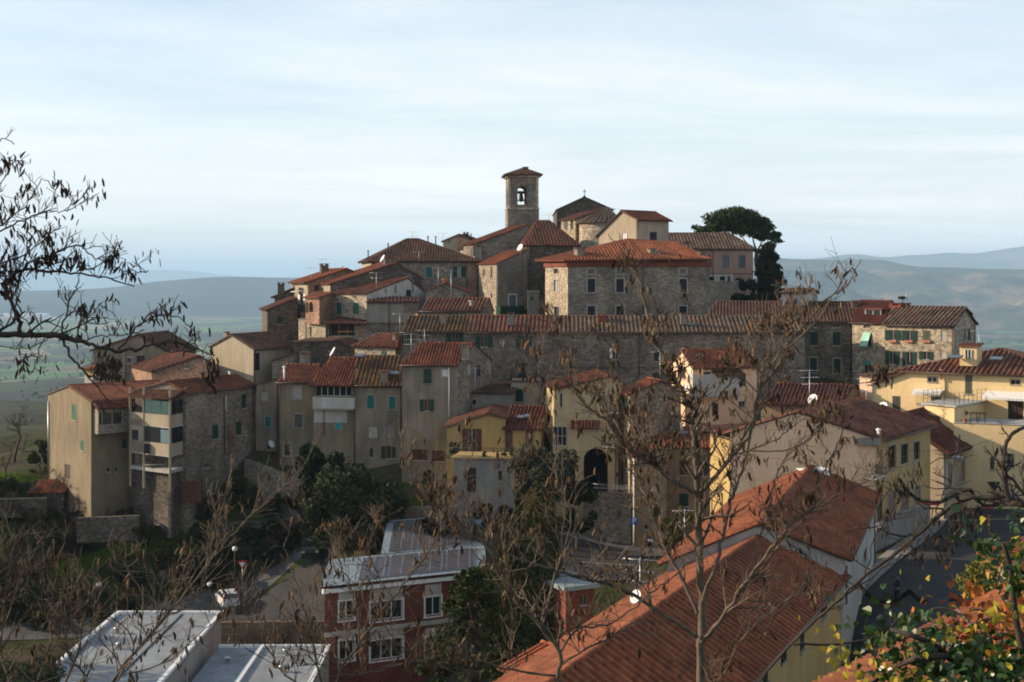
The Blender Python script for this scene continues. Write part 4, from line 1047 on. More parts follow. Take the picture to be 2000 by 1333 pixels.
h.roof_gy(Z(459, 168), Z(413.5, 165), Z(428.5, 163), rp=.63, mat='roof_red', oe=.5, ov=.3)
h.win('F', 1221, 461.5, 9, 13, 'g', sur=None, pane='frame_white'); h.win('R', 1276, 463.6, 14, 20, 'c', sh='sh_navy'); h.done()
# ---------- stone palace
zt = Z(512, 150.5)
h = House('palace', 'big stone palace with rows of dark windows and a fresh orange hipped roof', (1065, 157), (1109, 150), zt, -10, 'stone', C=(1386, 152.6))
for px in (1155, 1211, 1334):
    h.win('R', px, 530, 14, 10, 'g', sur='frame_stone', pane='glass', mull=0); h.win('R', px, 558, 15, 26, 'c', sh='sh_navy', sur='frame_stone'); h.win('R', px, 609, 15, 22, 'c', sh='sh_navy', sur='frame_stone')
h.win('F', 1086, 530, 9, 10, 'g', sur='frame_stone'); h.win('F', 1087, 558, 10, 22, 'g', sur='frame_stone', pane='sh_pale'); h.win('F', 1087, 609, 10, 20, 'g', sur='frame_stone')
E0, E1, E2, E3 = P(1045, 511, 158), P(1101, 511, 149.2), P(1263, 508.5, 150.3), P(1391, 508.5, 151.9)
K, K3 = P(1224, 470, 158), P(1322, 476.5, 158.6); K.z = max(K.z, K3.z)
Eb, Ec = Vector((E0.x + 2, 166, E0.z)), Vector((E3.x, 164, E3.z)); K0 = Vector((K.x - 3, 158.5, K.z - .05))
h.fm['F'] = 'stone_pale'; h.planes = [[E0, E1, K], [E1, E2, K], [E2, E3, K3, K], [E3, Ec, K3], [Ec, Eb, K, K3], [Eb, E0, K]]  # left face painted in paler stone than the front, for its sunlight
h.ridges = [(E0, K), (E1, K), (E2, K), (K, K3), (E3, K3)]; h.roofm = 'roof_orange'; h.ribs = True; h.pitch = .4
h.done('brick_red')
h.band('R', zt - .55, zt + .02, 'brick_red', .22, -.2, h.L + .2, 'cornice'); h.band('F', zt - .55, zt + .02, 'brick_red', .2, -.1, h.W + .02, 'cornice')
h.pipe('R', 1256, 515, 620); h.chim(1132, 484, 151.5, 1.0, 1.7); h.chim(1273, 485, 153, .8, 1.2); h.chim(1370, 491, 153.5, .8, 1.2); h.pot(1287, 495, 152.6, .3)
h = House('house', 'pink plaster house with dark tiled roof beside the umbrella pine', (1306, 172), (1471, 172), Z(488, 172), -6, 'plaster_pink', L=11)
h.roof_hip(Z(487, 172), Z(457.5, 177), .0, 2.3, 'roof_old', oe=.3)
for px, w in ((1383, 12), (1417, 13), (1449, 13)): h.win('F', px, 511, w, 24, 'g', frame='frame_dark', mull=1, hbar=.7, pane='glass_sky' if px > 1400 else 'glass')
h.done(); h.pipe('F', 1393, 490, 545); h.gutter(oe=.3); h.chim(1341, 473, 173.5, .6, .7, 'stone_fine')
h.band('F', Z(536, 172), Z(534.5, 172), 'frame_dark', .04)
h = House('retaining_wall', 'grey stone terrace wall with white posts beside the stone palace', (1384, 157), (1442, 160), Z(550, 158), -8, 'stone_fine', L=8, cat='wall')
h.roof_flat('concrete', t=.08); h.done()
mb = MB()
for px in (1384, 1398, 1404, 1419, 1430): 
    p = P(px, 550, 157.8); mb.box((p.x, p.y + .4, p.z + .45), (.28, .28, .9))
p0, p1 = P(1383, 538.5, 157.8), P(1432, 538.5, 159); mb.wallbox(p0 + Vector((0, .2, 0)), p1 + Vector((0, .2, 0)), p0.z - .12, p0.z + .12, .4); h.part('white_post', mb, 'plaster_white')
mb = MB()
for a, b in ((1385, 1398), (1405, 1418), (1420, 1430)): mb.wallbox(XY(a, 158.7), XY(b, 159.2), h.zt, Z(539, 158), .1)
h.part('screen', mb, 'iron')
# ---------- bell tower
A, B, Dk = XY(993, 188), XY(1051, 188), XY(988, 193)
u = (B - A).normalized(); v = (Dk - A).normalized(); W = (B - A).length; L = (Dk - A).length
L = W; 
tw = thing('bell_tower', 'square stone bell tower with arched opening and low tiled cap', 'bell tower', (A.x + W / 2, A.y + L / 2, 0))
zb, z1, z2, zt = -4.0, Z(409, 188), Z(400, 188), Z(346, 188); ztop = Z(364, 188); th = .55
def tp(a, b, z): p = A + u * a + v * b; return Vector((p.x, p.y, z))
mb = MB()
mb.obox(tp(-.12, -.12, zb), tp(W + .12, -.12, zb) - tp(-.12, -.12, zb), tp(-.12, L + .12, zb) - tp(-.12, -.12, zb), (0, 0, z1 - zb))
o0, o1 = W * .31, W * .62; r = (o1 - o0) / 2; cu = (o0 + o1) / 2
def wall_arch(f):
    """one belfry wall with an arched hole; f maps (u, depth, z) to world"""
    for d in (0, th):
        mb.poly([f(0, d, z1), f(o0, d, z1), f(o0, d, zt), f(0, d, zt)]); mb.poly([f(o1, d, z1), f(W, d, z1), f(W, d, zt), f(o1, d, zt)])
        mb.poly([f(o0, d, z1), f(o1, d, z1), f(o1, d, z2), f(o0, d, z2)])
        arc = [(cu + r * math.cos(t), ztop - r + r * math.sin(t)) for t in [math.pi * i / 12 for i in range(13)]]
        for (a, b), (c, e) in zip(arc, arc[1:]): mb.poly([f(a, d, b), f(a, d, zt), f(c, d, zt), f(c, d, e)])
    for (a, b), (c, e) in zip(arc, arc[1:]): mb.poly([f(a, 0, b), f(c, 0, e), f(c, th, e), f(a, th, b)])
    for a in (o0, o1): mb.poly([f(a, 0, z2), f(a, th, z2), f(a, th, ztop - r), f(a, 0, ztop - r)])
    mb.poly([f(o0, 0, z2), f(o1, 0, z2), f(o1, th, z2), f(o0, th, z2)])
wall_arch(lambda a, d, z: tp(a, d, z)); wall_arch(lambda a, d, z: tp(a, L - d, z))
wall_arch(lambda a, d, z: tp(d, a, z)); wall_arch(lambda a, d, z: tp(W - d, a, z))
mb.build('wall', M['stone'], tw)
mb = MB()
for a in (-.06, W - .3):
    for b in (-.06, L - .3): mb.obox(tp(a, b, z1 + .22), tp(a + .36, b, 0) - tp(a, b, 0), tp(a, b + .36, 0) - tp(a, b, 0), (0, 0, zt - z1 - .25))
mb.build('corner_pilaster', M['stone_pale'], tw)
mb = MB(); mb.obox(tp(-.2, -.2, z1), tp(W + .4, 0, 0) - tp(0, 0, 0), tp(0, L + .4, 0) - tp(0, 0, 0), (0, 0, .22)); mb.obox(tp(-.3, -.3, zt - .02), tp(W + .6, 0, 0) - tp(0, 0, 0), tp(0, L + .6, 0) - tp(0, 0, 0), (0, 0, .2)); mb.build('string_course', M['stone_pale'], tw)
mb = MB(); e = .62; zr = zt + .18; cc = tp(W * .55, L / 2, Z(330, 190)); E = [tp(-e, -e, zr), tp(W + e, -e, zr), tp(W + e, L + e, zr), tp(-e, L + e, zr)]
for i in range(4): add_plane(mb, [E[i], E[(i + 1) % 4], cc], .36, .1, True, 0, 1, i)
mb.box((cc.x + .3, cc.y, cc.z + .1), (.9, .7, .35)); mb.build('roof', [M['roof_brown'], M['wood_dark']], tw)
bc = tp(cu, L * .5, Z(379, 190)); bl = thing('church_bell', 'green bronze bell hanging in the arched opening of the bell tower', 'bell', bc)
mb = MB(); mb.lathe(bc, [(.02, .02), (.2, 0), (.3, -.12), (.34, -.5), (.42, -.85), (.58, -1.08), (.55, -1.1), (.01, -1.0)], 16); mb.build('body', mat_plain('green_bronze', (.03, .06, .055), .5, .3, 5, .3), bl)
mb = MB(); mb.obox(bc + Vector((-.62, -.12, .02)), (1.24, 0, 0), (0, .24, 0), (0, 0, .4)); mb.tube([bc + Vector((-1.0, 0, .12)), bc + Vector((1.0, 0, .12))], .06, 6); mb.tube([bc + Vector((.45, 0, .2)), bc + Vector((.7, 0, 1.0))], .06, 5); mb.build('headstock', M['wood_dark'], bl)
mb = MB(); mb.tube([bc - Vector((0, 0, .6)), bc - Vector((0, 0, 1.25))], [.04, .09], 6); mb.build('clapper', M['iron'], bl)
# ======================= long stone row across the middle
h = House('house', 'stone row house with mossy brown roof and green shutters, left end of long row', (785, 133.2), (911, 132.7), Z(649, 133), -18, 'stone_row', L=8)
h.roof_gx(Z(649, 133), Z(620.5, 137), rp=.5, mat='roof_moss', oe=.3, ov=.02)
h.win('F', 793.5, 661, 10, 22, 'o', sh='sh_green', leaf=.35, pane='wood_dark'); h.win('F', 888.5, 662, 13, 22, 'o', sh='sh_green', leaf=.75, pane='sh_brown'); h.done(); h.gutter(oe=.35); h.chim(866, 613, 135, .55, 1.0, 'plaster_pale')
h = House('house', 'stone row house under fresh red tiles with an iron balcony, middle of the long row', (911.2, 132.7), (1081, 132.2), Z(649, 132.5), -18, 'stone_row', L=8)
h.roof_gx(Z(649, 132.5), Z(619.5, 136.5), rp=.5, mat='roof_oldred', oe=.3, ov=.02)
h.win('F', 945.5, 667.5, 13, 22, 'o', sh='sh_green', leaf=.7, pane='sh_brown'); h.win('F', 1025, 667, 13, 23, 'o', sh='sh_green', leaf=.7, pane='wood_dark'); h.win('F', 1021, 727, 17, 33, 'd', pane='sh_green'); h.done()
h.balcony('F', 998, 1046, 745, 722, .9); h.gutter(oe=.35); h.chim(998, 611, 133.5, .65, 1.1, 'plaster_pale'); h.pipe('F', 983, 652, 700, 'steel'); h.pipe('F', 1053, 652, 790, 'steel')
h = House('house', 'very long stone row house under weathered grey red tiles with sparse windows', (1081.2, 132.2), (1572, 131.2), Z(650, 131.8), -18, 'stone_row', L=8)
h.roof_gx(Z(650, 131.8), Z(620.5, 135.8), rp=.5, mat='roof_old', oe=.3, ov=.02)
h.win('F', 1122, 660, 10, 8, 'g', pane='wood_dark'); h.win('F', 1122, 690, 12, 23, 'g', mull=1, pane='wood_dark'); h.win('F', 1202, 692, 12, 22, 'ol', sh='frame_white', leaf=.5, pane='wood_dark'); h.win('F', 1284, 696, 12, 20, 'c', sh='sh_navy')
h.win('F', 1127, 690, 5, 22, 'g', pane='frame_white', proud=True) if False else None
for x, y, w, hh in ((1353, 683, 14, 7), (1420, 683, 14, 7), (1220, 661, 8, 6), (1440, 660, 8, 6)): h.win('F', x, y, w, hh, 'g', pane='wood_dark')
h.win('F', 1283, 739, 18, 20, 'c', sh='sh_green'); h.win('F', 1501, 693, 13, 23, 'c', sh='sh_brown'); h.win('F', 1450, 698, 11, 22, 'c', sh='sh_green'); h.win('F', 1545, 694, 12, 22, 'c', sh='sh_green')
h.win('F', 1190, 740, 14, 22, 'b', sh='sh_pale'); h.win('F', 1110, 735, 12, 20, 'b', sh='stone')
h.done(); h.gutter(oe=.35); h.pipe('F', 1248, 652, 735); h.chim(1334, 611, 133, .55, 1.0, 'plaster_pale'); h.chim(1176, 613, 134.5, .9, .9, 'roof_red'); h.band('F', Z(719, 132), Z(717, 132), 'stone_dark', .05)
h.skylight(1350, 636, 133.6, 1.3, .7); h.skylight(1478, 636, 133.2, 1.0, .6)
# small roofs between the long row and the top
h = House('house', 'low house with dark ribbed tiles and white flue in front of the slit window house', (822, 146), (942, 145), Z(608, 145.5), -10, 'stone', C=(964, 151))
h.roof_gx(Z(608, 145.5), Z(585.5, 149), rp=.62, mat='roof_oldred', oe=.3, ov=.05); h.done(); h.gutter(oe=.35); h.pot(920, 588, 146.5, 1.0, .16, 'plaster_white')
h = House('house', 'small dark stone gable with an orange chimney pot below the wide hipped house', (831, 154), (916, 154), Z(571, 154), -8, 'stone', L=7)
h.roof_gy(Z(571, 154), Z(555, 154), Z(572, 154), rp=.44, mat='roof_orange', oe=.15, ov=.15); h.win('F', 907, 580, 7, 13, 'g', proud=True); h.done(); h.pot(867.5, 545, 154.5, .6, .2, 'terracotta')
# ======================= right row
h = House('house', 'stone row house with dark green shutters under the broad brown roof, right', (1372, 140.5), (1664, 137.8), Z(629, 138), -14, 'stone_row', C=(1697, 147.8))
h.roof_gx(Z(629.5, 138), Z(592.5, 143.5), rp=.5, mat='roof_brown', oe=.3, ov=.05)
h.win('F', 1634, 662, 15, 26, 'c', sh='sh_green'); h.win('F', 1590, 662, 14, 26, 'c', sh='sh_green'); h.win('F', 1589, 713, 14, 28, 'c', sh='sh_green', sur='frame_stone', sw=.08); h.win('F', 1635, 715, 14, 28, 'c', sh='sh_green', sur='frame_stone', sw=.08)
h.win('F', 1591, 636.5, 11, 6, 'g', pane='wood_dark'); h.win('F', 1634, 636.5, 13, 7, 'g', pane='wood_dark'); h.done(); h.gutter(oe=.35); h.pipe('F', 1662.5, 633, 735); h.pot(1615, 584, 141, .5, .1, 'iron'); h.chim(1670, 587, 140, .6, .6, 'stone_dark')
h = House('roof_cabin', 'small white cabin with brown tiled lid on the broad brown roof', (1526, 143), (1574, 142.6), Z(573, 143), -4, 'plaster_white', C=(1597, 146.5), cat='house')
h.roof_gx(Z(574, 143), Z(566.5, 145), rp=.6, mat='roof_brown', oe=.25); h.win('F', 1551, 591, 9, 15, 'g', pane='sh_pale', frame='frame_stone'); h.done()
h = House('house', 'stone row house with dark red roof, wide dormer and one pale aqua shutter', (1664.5, 136.8), (1728, 133), Z(631, 134), -14, 'stone_pale', C=(1755, 142.1))
h.roof_gx(Z(631.5, 134), Z(590.5, 139), rp=.52, mat='roof_dark', oe=.3, ov=.05)
h.win('F', 1694, 663, 15, 27, 't', sh='sh_aqua', out=.6); h.win('F', 1694, 719, 14, 28, 'g', hbar=.72, pane='glass'); h.win('F', 1693, 638.5, 13, 6, 'g', pane='wood_dark'); h.done(); h.gutter(oe=.35)
w_ = h.wins[1]; mb = MB(); a = h.fp('F', w_[1] + .05, w_[3] + (w_[4] - w_[3]) * .74, -.1); mb.obox(a, h.fp('F', w_[2] - .05, a.z, -.1) - a, h.fp('F', w_[1] + .05, a.z, -.06) - a, (0, 0, (w_[4] - w_[3]) * .24)); h.part('roller_blind', mb, 'sh_bright')
# dormer
p = P(1705, 621, 136); u = h.u; v = h.v
def du(a, b, z): q = Vector((p.x, p.y)) + u * a + v * b; return Vector((q.x, q.y, p.z + z))
mb = MB(); mb.poly([du(-1.1, 0, 0), du(1.1, 0, 0), du(1.1, 0, .85), du(-1.1, 0, .85)]); mb.poly([du(-1.1, 0, 0), du(-1.1, 0, .85), du(-1.1, 2.4, .95), du(-1.1, 2.4, .3)]); mb.poly([du(1.1, 0, 0), du(1.1, 0, .85), du(1.1, 2.4, .95), du(1.1, 2.4, .3)])
dm = mb.build('dormer', M['plaster_white'], h.root)
mb = MB(); mb.obox(du(-1.3, -.25, .86), du(1.3, -.25, 0) - du(-1.3, -.25, 0), du(-1.3, 2.9, .1) - du(-1.3, -.25, 0), (0, 0, .1)); mb.build('dormer_roof', M['roof_dark'], dm)
mb = MB(); 
for a, b in ((-1.0, -.05), (.05, 1.0)): mb.poly([du(a, -.02, .1), du(b, -.02, .1), du(b, -.02, .78), du(a, -.02, .78)])
mb.build('pane', M['glass'], dm)
h.chim(1758, 592, 136, 1.6, .6, 'brick_red', 'roof_dark')
c = P(1763, 582, 136); sr = thing('siren', 'cluster of loudspeaker horns on the ridge of the dormered row house', 'loudspeaker', (c.x, c.y, c.z - .8))
mb = MB(); mb.tube([c - Vector((0, 0, .9)), c], .04, 6); mb.build('pole', M['iron'], sr)
for t in (0, 1.6, 3.1, 4.7):
    mb = MB(); d = Vector((math.cos(t), math.sin(t), 0)); mb.tube([c + d * .08, c + d * .3, c + d * .45], [.05, .1, .2], 8); mb.build('horn', M['iron'], sr)
h = House('house', 'sunlit stone end house with rows of green shutters and old ribbed roof, right', (1728.5, 132.5), (1862, 127.6), Z(637, 129), -14, 'stone_pale', C=(1905, 134))
h.roof_gx(Z(636.5, 128.5), Z(603, 131), rp=.5, mat='roof_old', oe=.35, ov=.25)
for x, y, w, hh in ((1744, 655, 13, 20), (1776.5, 656, 13, 20)): h.win('F', x, y, w, hh, 'o', sh='sh_mid' if False else 'sh_green', leaf=.62)
h.win('F', 1810, 657, 15, 21, 'c', sh='sh_grey'); h.win('F', 1843.5, 657, 11, 21, 'b', sh='sh_pale', sur=None)
h.win('F', 1743, 699, 12, 26, 'o', sh='sh_green', leaf=.6); h.win('F', 1776, 701, 12, 26, 'o', sh='sh_green', leaf=.6); h.win('F', 1809, 695, 12, 16, 'o', sh='sh_green', leaf=.6); h.win('F', 1842.5, 694, 11, 14, 'b', sh='sh_pale')
h.win('R', 1885, 654, 4, 20, 'c', sh='sh_grey'); h.win('R', 1893, 654, 6, 22, 'c', sh='sh_green'); h.done(); h.pipe('F', 1860.5, 640, 715); h.pipe('R', 1903, 636, 690); h.gutter(oe=.4)
mb = MB()
for px in (1744, 1776, 1810):
    uu, z = h.hit('F', px, 669); a = h.fp('F', uu - .45, z, .02); mb.obox(a, h.fp('F', uu + .45, z, .02) - a, h.fp('F', uu - .45, z, .28) - a, (0, 0, .2))
h.part('flower_box', mb, 'terracotta')
# ======================= houses on the slope below the row
h = House('house', 'white balconied house with clean red roof in front of the long stone row', (1312, 124.5), (1353, 119), Z(719, 119), -20, 'plaster_beige', C=(1478, 120.8))
h.roof_gy(Z(711, 124), Z(687, 121.7), Z(719, 119), rp=.52, mat='roof_red', oe=.3, ov=.15)
h.win('R', 1380, 748, 17, 42, 'd', pane='sh_green'); h.win('R', 1450, 741, 13, 25, 'c', sh='sh_green'); h.win('R', 1450, 790, 14, 12, 'g'); h.win('F', 1331, 728, 16, 24, 'g', pane='wood_dark'); h.win('R', 1397, 800, 12, 24, 'c', sh='sh_brown')
h.done(); h.gutter('R', oe=.3); h.pipe('F', 1351, 722, 800, 'white_metal', .06); h.skylight(1367, 697, 120.6, .8, .5); h.pot(1335, 681, 122, .5, .12, 'terracotta')
h.balcony('R', 1352, 1444, 775, 731, .8, solid='plaster_white'); 
mb = MB(); o, d, ln, n = h.face('R'); a0, z0_ = h.hit('R', 1390, 728); a1, _ = h.hit('R', 1445, 728); add_plane(mb, [h.fp('R', a0, z0_ - .3, 1.1), h.fp('R', a1, z0_ - .3, 1.1), h.fp('R', a1, z0_ + .1, .0), h.fp('R', a0, z0_ + .1, .0)], .3, .07); h.part('awning_roof', mb, ['roof_oldred', 'wood_dark'])
h = House('house', 'pale yellow house standing over a dark arched passage', (1082, 115.2), (1207, 114.4), Z(742, 114), -26, 'plaster_yellow', Dk=(1074, 118.7))
h.L = 7.5; h.C = h.B + h.v * h.L; h.D = h.A + h.v * h.L
h.wallm = M['plaster_yel2'] = mat_plaster('faded_yellow_plaster', (.40, .325, .195), (.82, .78, .7), .5, .2)
h.roof_gy(Z(762, 115.2), Z(738, 114.4), Z(741, 114.4), rp=.85, mat='roof_red', oe=.25, ov=.3)
h.win('F', 1096, 782, 4.5, 26, 'c', sh='sh_green'); h.win('F', 1195, 790, 7, 38, 'c', sh='sh_green'); h.win('F', 1135, 842, 7, 11, 'g'); h.win('F', 1165, 842, 8, 9, 'b', sh='sh_pale')
h.win('F', 1163.5, 920, 47, 88, 'd', arch=True, depth=6.0, reveal='wood_dark', pane='wood_dark', frame='wood_dark'); h.win('F', 1094, 852, 26, 38, 'g', pane='glass', frame='plaster_pale' if False else 'frame_stone', mull=2, hbar=.5)  # inside of the passage coloured near black to stand in for shade
h.done(); h.balcony('F', 1184, 1207, 806, 785, .9); h.balcony('F', 1175, 1207, 873, 853, .8, solid=None); h.pipe('F', 1203, 808, 960); h.chim(1144, 726, 116, .5, .9, 'terracotta')
mb = MB(); a0, z0_ = h.hit('F', 1114, 832); a1, _ = h.hit('F', 1172, 832); add_plane(mb, [h.fp('F', a0, z0_ - .2, .7), h.fp('F', a1, z0_ - .2, .7), h.fp('F', a1, z0_ + .45, .0), h.fp('F', a0, z0_ + .45, .0)], .3, .07); h.part('canopy_roof', mb, ['roof_dark', 'wood_dark'])
mb = MB(); mb.wallbox(XY(1139, 112.6), XY(1233, 111.2), -26, Z(962, 112), .4); h.part('terrace_wall', mb, 'stone_row')
mb = MB()
for i in range(28):
    q = lerp2(XY(1139, 112.5), XY(1233, 111.1), i / 27); mb.tube([(q.x, q.y, Z(962, 112)), (q.x, q.y, Z(946, 112))], .012, 3)
for y in (946, 954): a, b = XY(1139, 112.5), XY(1233, 111.1); mb.tube([(a.x, a.y, Z(y, 112)), (b.x, b.y, Z(y, 112))], .02, 4)
h.part('railing', mb, 'steel')
h = House('house', 'rough brown stone gable house with red roof beside the yellow arch house', (1206, 116.6), (1230, 113.6), Z(770, 115), -26, 'stone_dark', C=(1330, 118))
h.wallm = mat_stone('brown_rubble_stone', (.16, .125, .09), (.31, .25, .18), (.24, .19, .135), .26)
h.fm['F'] = 'plaster_cream'
h.roof_gx(Z(768, 115.4), Z(746, 116.5), Z(766, 118), rp=.6, mat='roof_orange', oe=.35, ov=.2)
h.win('F', 1218, 789, 7, 25, 'c', sh='sh_mid'); h.win('F', 1214, 922, 7, 40, 'd', pane='sh_grey'); h.win('F', 1225, 935, 4, 24, 'g'); h.done(); pass
h = House('house', 'brownish plaster house with hipped red roof behind the tall bare tree', (1302, 112), (1388, 111.7), Z(876, 111), -26, 'plaster_brown', C=(1393, 119.8))
h.roof_hip(Z(876, 111), Z(834, 114.8), 2.0, .2, 'roof_orange', oe=.3)
h.win('F', 1335, 914, 16, 29, 'c', sh='sh_brown'); h.win('F', 1376, 917, 17, 27, 'g', frame='frame_dark', mull=1); h.win('F', 1335.5, 977, 18, 25, 'c', sh='sh_green'); h.done(); h.pot(1331, 826, 114.5, .5, .1, 'white_metal'); h.skylight(1334, 848, 113.2, .9, .5)
h = House('house', 'lower brown plaster wing with slanting orange roof edge behind the parking sign', (1236, 110.2), (1302, 110), Z(892, 110), -26, 'plaster_brown', L=7)
h.roof_gy(Z(894, 110), Z(874, 109.7), rp=1, mat='roof_orange', oe=.15, ov=.15); h.win('F', 1283, 1001, 13, 20, 'c', sh='sh_green'); h.win('F', 1279, 957, 8, 11, 'b', sh='steel'); h.win('F', 1262, 1030, 8, 9, 'g')
h.done(); h.pipe('F', 1238, 896, 1060, 'white_metal', .06)
h = House('house', 'small sunlit yellow upper wall with orange roof between stone gable and brown house', (1239, 117.5), (1267, 113.8), Z(863, 115), -26, 'plaster_yellow', L=5)
h.roof_gx(Z(866, 115.5), Z(846, 117), rp=.5, mat='roof_orange', oe=.3, ov=.3); h.win('F', 1262, 876, 4, 16, 'g', pane='wood_dark', sill=False); h.done()
h = House('house', 'low house with wide dark red roof behind the beige gable house', (1486, 112.5), (1638, 110.2), Z(792, 111), -20, 'plaster_brown', C=(1690, 118))
h.roof_gx(Z(792, 111), Z(754, 115.4), rp=.55, mat='roof_dark', oe=.4, ov=.1, ribs=True); h.done()
h = House('stair_tower', 'tall narrow pinkish wall block between dark red roof and pale yellow apartments', (1679, 116), (1706, 115), Z(733, 115), -20, 'plaster_beige', L=5, cat='house')
h.roof_gx(Z(735, 115), Z(728, 118), rp=1, mat='roof_brown', ribs=False); h.done()
# ---------- pale yellow apartment house
A4, B4 = (1764, 112.6), (2075, 105.4)
h = House('apartment_house', 'large pale yellow apartment house with terrace and dark shutters at the right edge', A4, B4, Z(730, 110), -22, 'plaster_apt', L=11)
zt4 = Z(728, 109.5)
h.roof_hip(zt4, Z(683, 114.6), 7.0, 6.0, 'roof_brown', oe=.6, pitch=.44); h.roofm = 'roof_oldred'
h.win('F', 1892, 751, 14, 38, 'c', sh='sh_grey', depth=.2); h.win('F', 1983, 747, 19, 10, 'g', mull=1, sur='frame_stone', sw=.05); h.win('F', 1983.5, 804, 30, 48, 'd', pane='wood_dark', frame='frame_dark'); h.win('F', 1973.5, 900, 14, 27, 'g', frame='frame_dark', mull=1, hbar=.5)
h.done(); h.gutter(oe=.65, dz=.12)
h.skylight(1866, 700, 110.2, 1.2, .7); h.skylight(1946, 703, 108.8, 1.1, .7); h.pot(1838, 722, 110.5, .6, .08, 'terracotta')
p = P(1891, 704, 110.3); u = h.u; v = h.v
def du(a, b, z): q = Vector((p.x, p.y)) + u * a + v * b; return Vector((q.x, q.y, p.z + z))
mb = MB(); mb.obox(du(-.72, 0, -.5), du(.72, 0, 0) - du(-.72, 0, 0), du(-.72, 1.7, 0) - du(-.72, 0, 0), (0, 0, 1.65)); dm = h.part('dormer', mb, 'plaster_apt')
mb = MB(); mb.obox(du(-.9, -.2, 1.16), du(.9, -.2, 0) - du(-.9, -.2, 0), du(-.9, 1.9, .15) - du(-.9, -.2, 0), (0, 0, .1))
for i in range(6): mb.tube([du(-.75 + i * .3, -.22, 1.3), du(-.75 + i * .3, 1.9, 1.42)], .07, 5)
mb.build('dormer_roof', M['roof_oldred'], dm)
mb = MB(); mb.obox(du(-.25, -.04, .15), du(.25, 0, 0) - du(-.25, 0, 0), du(0, -.03, 0) - du(0, 0, 0), (0, 0, .75)); w = mb.build('window', M['glass'], dm)
mb = MB(); 
for a in (-.27, -.03, .23): mb.obox(du(a, -.06, .12), du(a + .06, 0, 0) - du(a, 0, 0), du(0, -.04, 0) - du(0, 0, 0), (0, 0, .8))
mb.build('frame', M['frame_white'], w)
mb = MB(); a0, z0_ = h.hit('F', 1927, 768, 0); a1 = h.W - .5
mb.obox(h.fp('F', a0, z0_ - .22, 1.5), h.fp('F', a1, 0, 0) - h.fp('F', a0, 0, 0), h.fp('F', a0, z0_ + .12, .02) - h.fp('F', a0, z0_ - .22, 1.5), (0, 0, .1)); aw = h.part('awning', mb, 'white_metal')
mb = MB()
for i in range(26):
    f = a0 + (a1 - a0) * i / 26; mb.obox(h.fp('F', f, z0_ - .42, 1.5), h.fp('F', f + .16, 0, 0) - h.fp('F', f, 0, 0), h.fp('F', f, 0, 1.53) - h.fp('F', f, 0, 1.5), (0, 0, .2))
mb.build('valance', M['frame_white'], aw)
APT = h
h = House('apartment_wing', 'pale yellow gabled wing with slanted orange verge left of the apartment terrace', (1702, 114), (1845, 110.5), Z(740, 112), -22, 'plaster_apt', L=5, cat='house')
h.roof_gy(Z(753, 114), Z(728, 112.2), Z(727.9, 111), rp=.5, mat='roof_orange', oe=.2, ov=.35, ribs=False)
h.planes = h.planes[:1]; h.ridges = []
h.win('F', 1821, 742, 19, 10, 'g', mull=1, sur='frame_stone', sw=.05); h.win('F', 1828, 780, 20, 12, 'c', sh='sh_grey'); h.win('F', 1751, 788, 16, 28, 'c', sh='sh_grey')
h.done(); h.pipe('F', 1704, 758, 800, 'plaster_white', .08)
mb = MB(); a0, z0_ = h.hit('F', 1787, 763, 0); a1, _ = h.hit('F', 1843, 763, 0)
mb.obox(h.fp('F', a0, z0_ - .15, 1.0), h.fp('F', a1, 0, 0) - h.fp('F', a0, 0, 0), h.fp('F', a0, z0_ + .1, .02) - h.fp('F', a0, z0_ - .15, 1.0), (0, 0, .08))
for i in range(14):
    f = a0 + (a1 - a0) * i / 14; mb.obox(h.fp('F', f, z0_ - .34, 1.0), h.fp('F', f + .1, 0, 0) - h.fp('F', f, 0, 0), h.fp('F', f, 0, 1.03) - h.fp('F', f, 0, 1.0), (0, 0, .2))
h.part('awning', mb, 'frame_white')
mb = MB(); a0, z0_ = h.hit('F', 1790, 789, 1.3); a1, _ = h.hit('F', 1845, 789, 1.3)
for i in range(16):
    f = a0 + (a1 - a0) * i / 15; mb.tube([h.fp('F', f, z0_, 1.3), h.fp('F', f, z0_ + 1.0, 1.3)], .014, 3)
for z in (0.05, 1.0): mb.tube([h.fp('F', a0, z0_ + z, 1.3), h.fp('F', a1, z0_ + z, 1.3)], .02, 4)
h.part('railing', mb, 'iron'); h.band('F', z0_ - .2, z0_, 'concrete', 1.35, a0, a1, 'balcony_slab')
h = House('terrace_block', 'flat roofed yellow block with railing on top in front of the apartment house', (1806, 106.6), (1864, 104.2), Z(796, 104), -22, 'plaster_apt', C=(1923, 108.8), cat='house')
h.win('F', 1827, 817, 18, 10, 'c', sh='sh_grey', proud=False); h.roof_flat('concrete', oe=.25, t=.14); h.done()
mb = MB(); zz = h.zt + .14
for (p0, p1) in ((h.pt(-.1, -.1, zz), h.pt(h.W + .1, -.1, zz)), (h.pt(h.W + .1, -.1, zz), h.pt(h.W + .1, h.L, zz)), (h.pt(-.1, -.1, zz), h.pt(-.1, h.L, zz))):
    n = max(2, int((p1 - p0).length / .9))
    for i in range(n + 1): q = p0.lerp(p1, i / n); mb.tube([q, q + Vector((0, 0, 1.0))], .02, 4)
    for z in (.35, .68, 1.0): mb.tube([p0 + Vector((0, 0, z)), p1 + Vector((0, 0, z))], .012, 3)
h.part('railing', mb, 'iron')
for px in (1886,): 
    mb = MB(); uu, z = h.hit('R', px, 807); q = h.fp('R', uu, z, .1); mb.box(q, (.12, .12, .3)); h.part('wall_lamp', mb, 'iron')
h = House('terrace_wall', 'long pale yellow terrace wall below the apartment doors', (1863, 103.6), (2060, 100.5), Z(831, 102), -22, 'plaster_apt', L=4.5, cat='house')
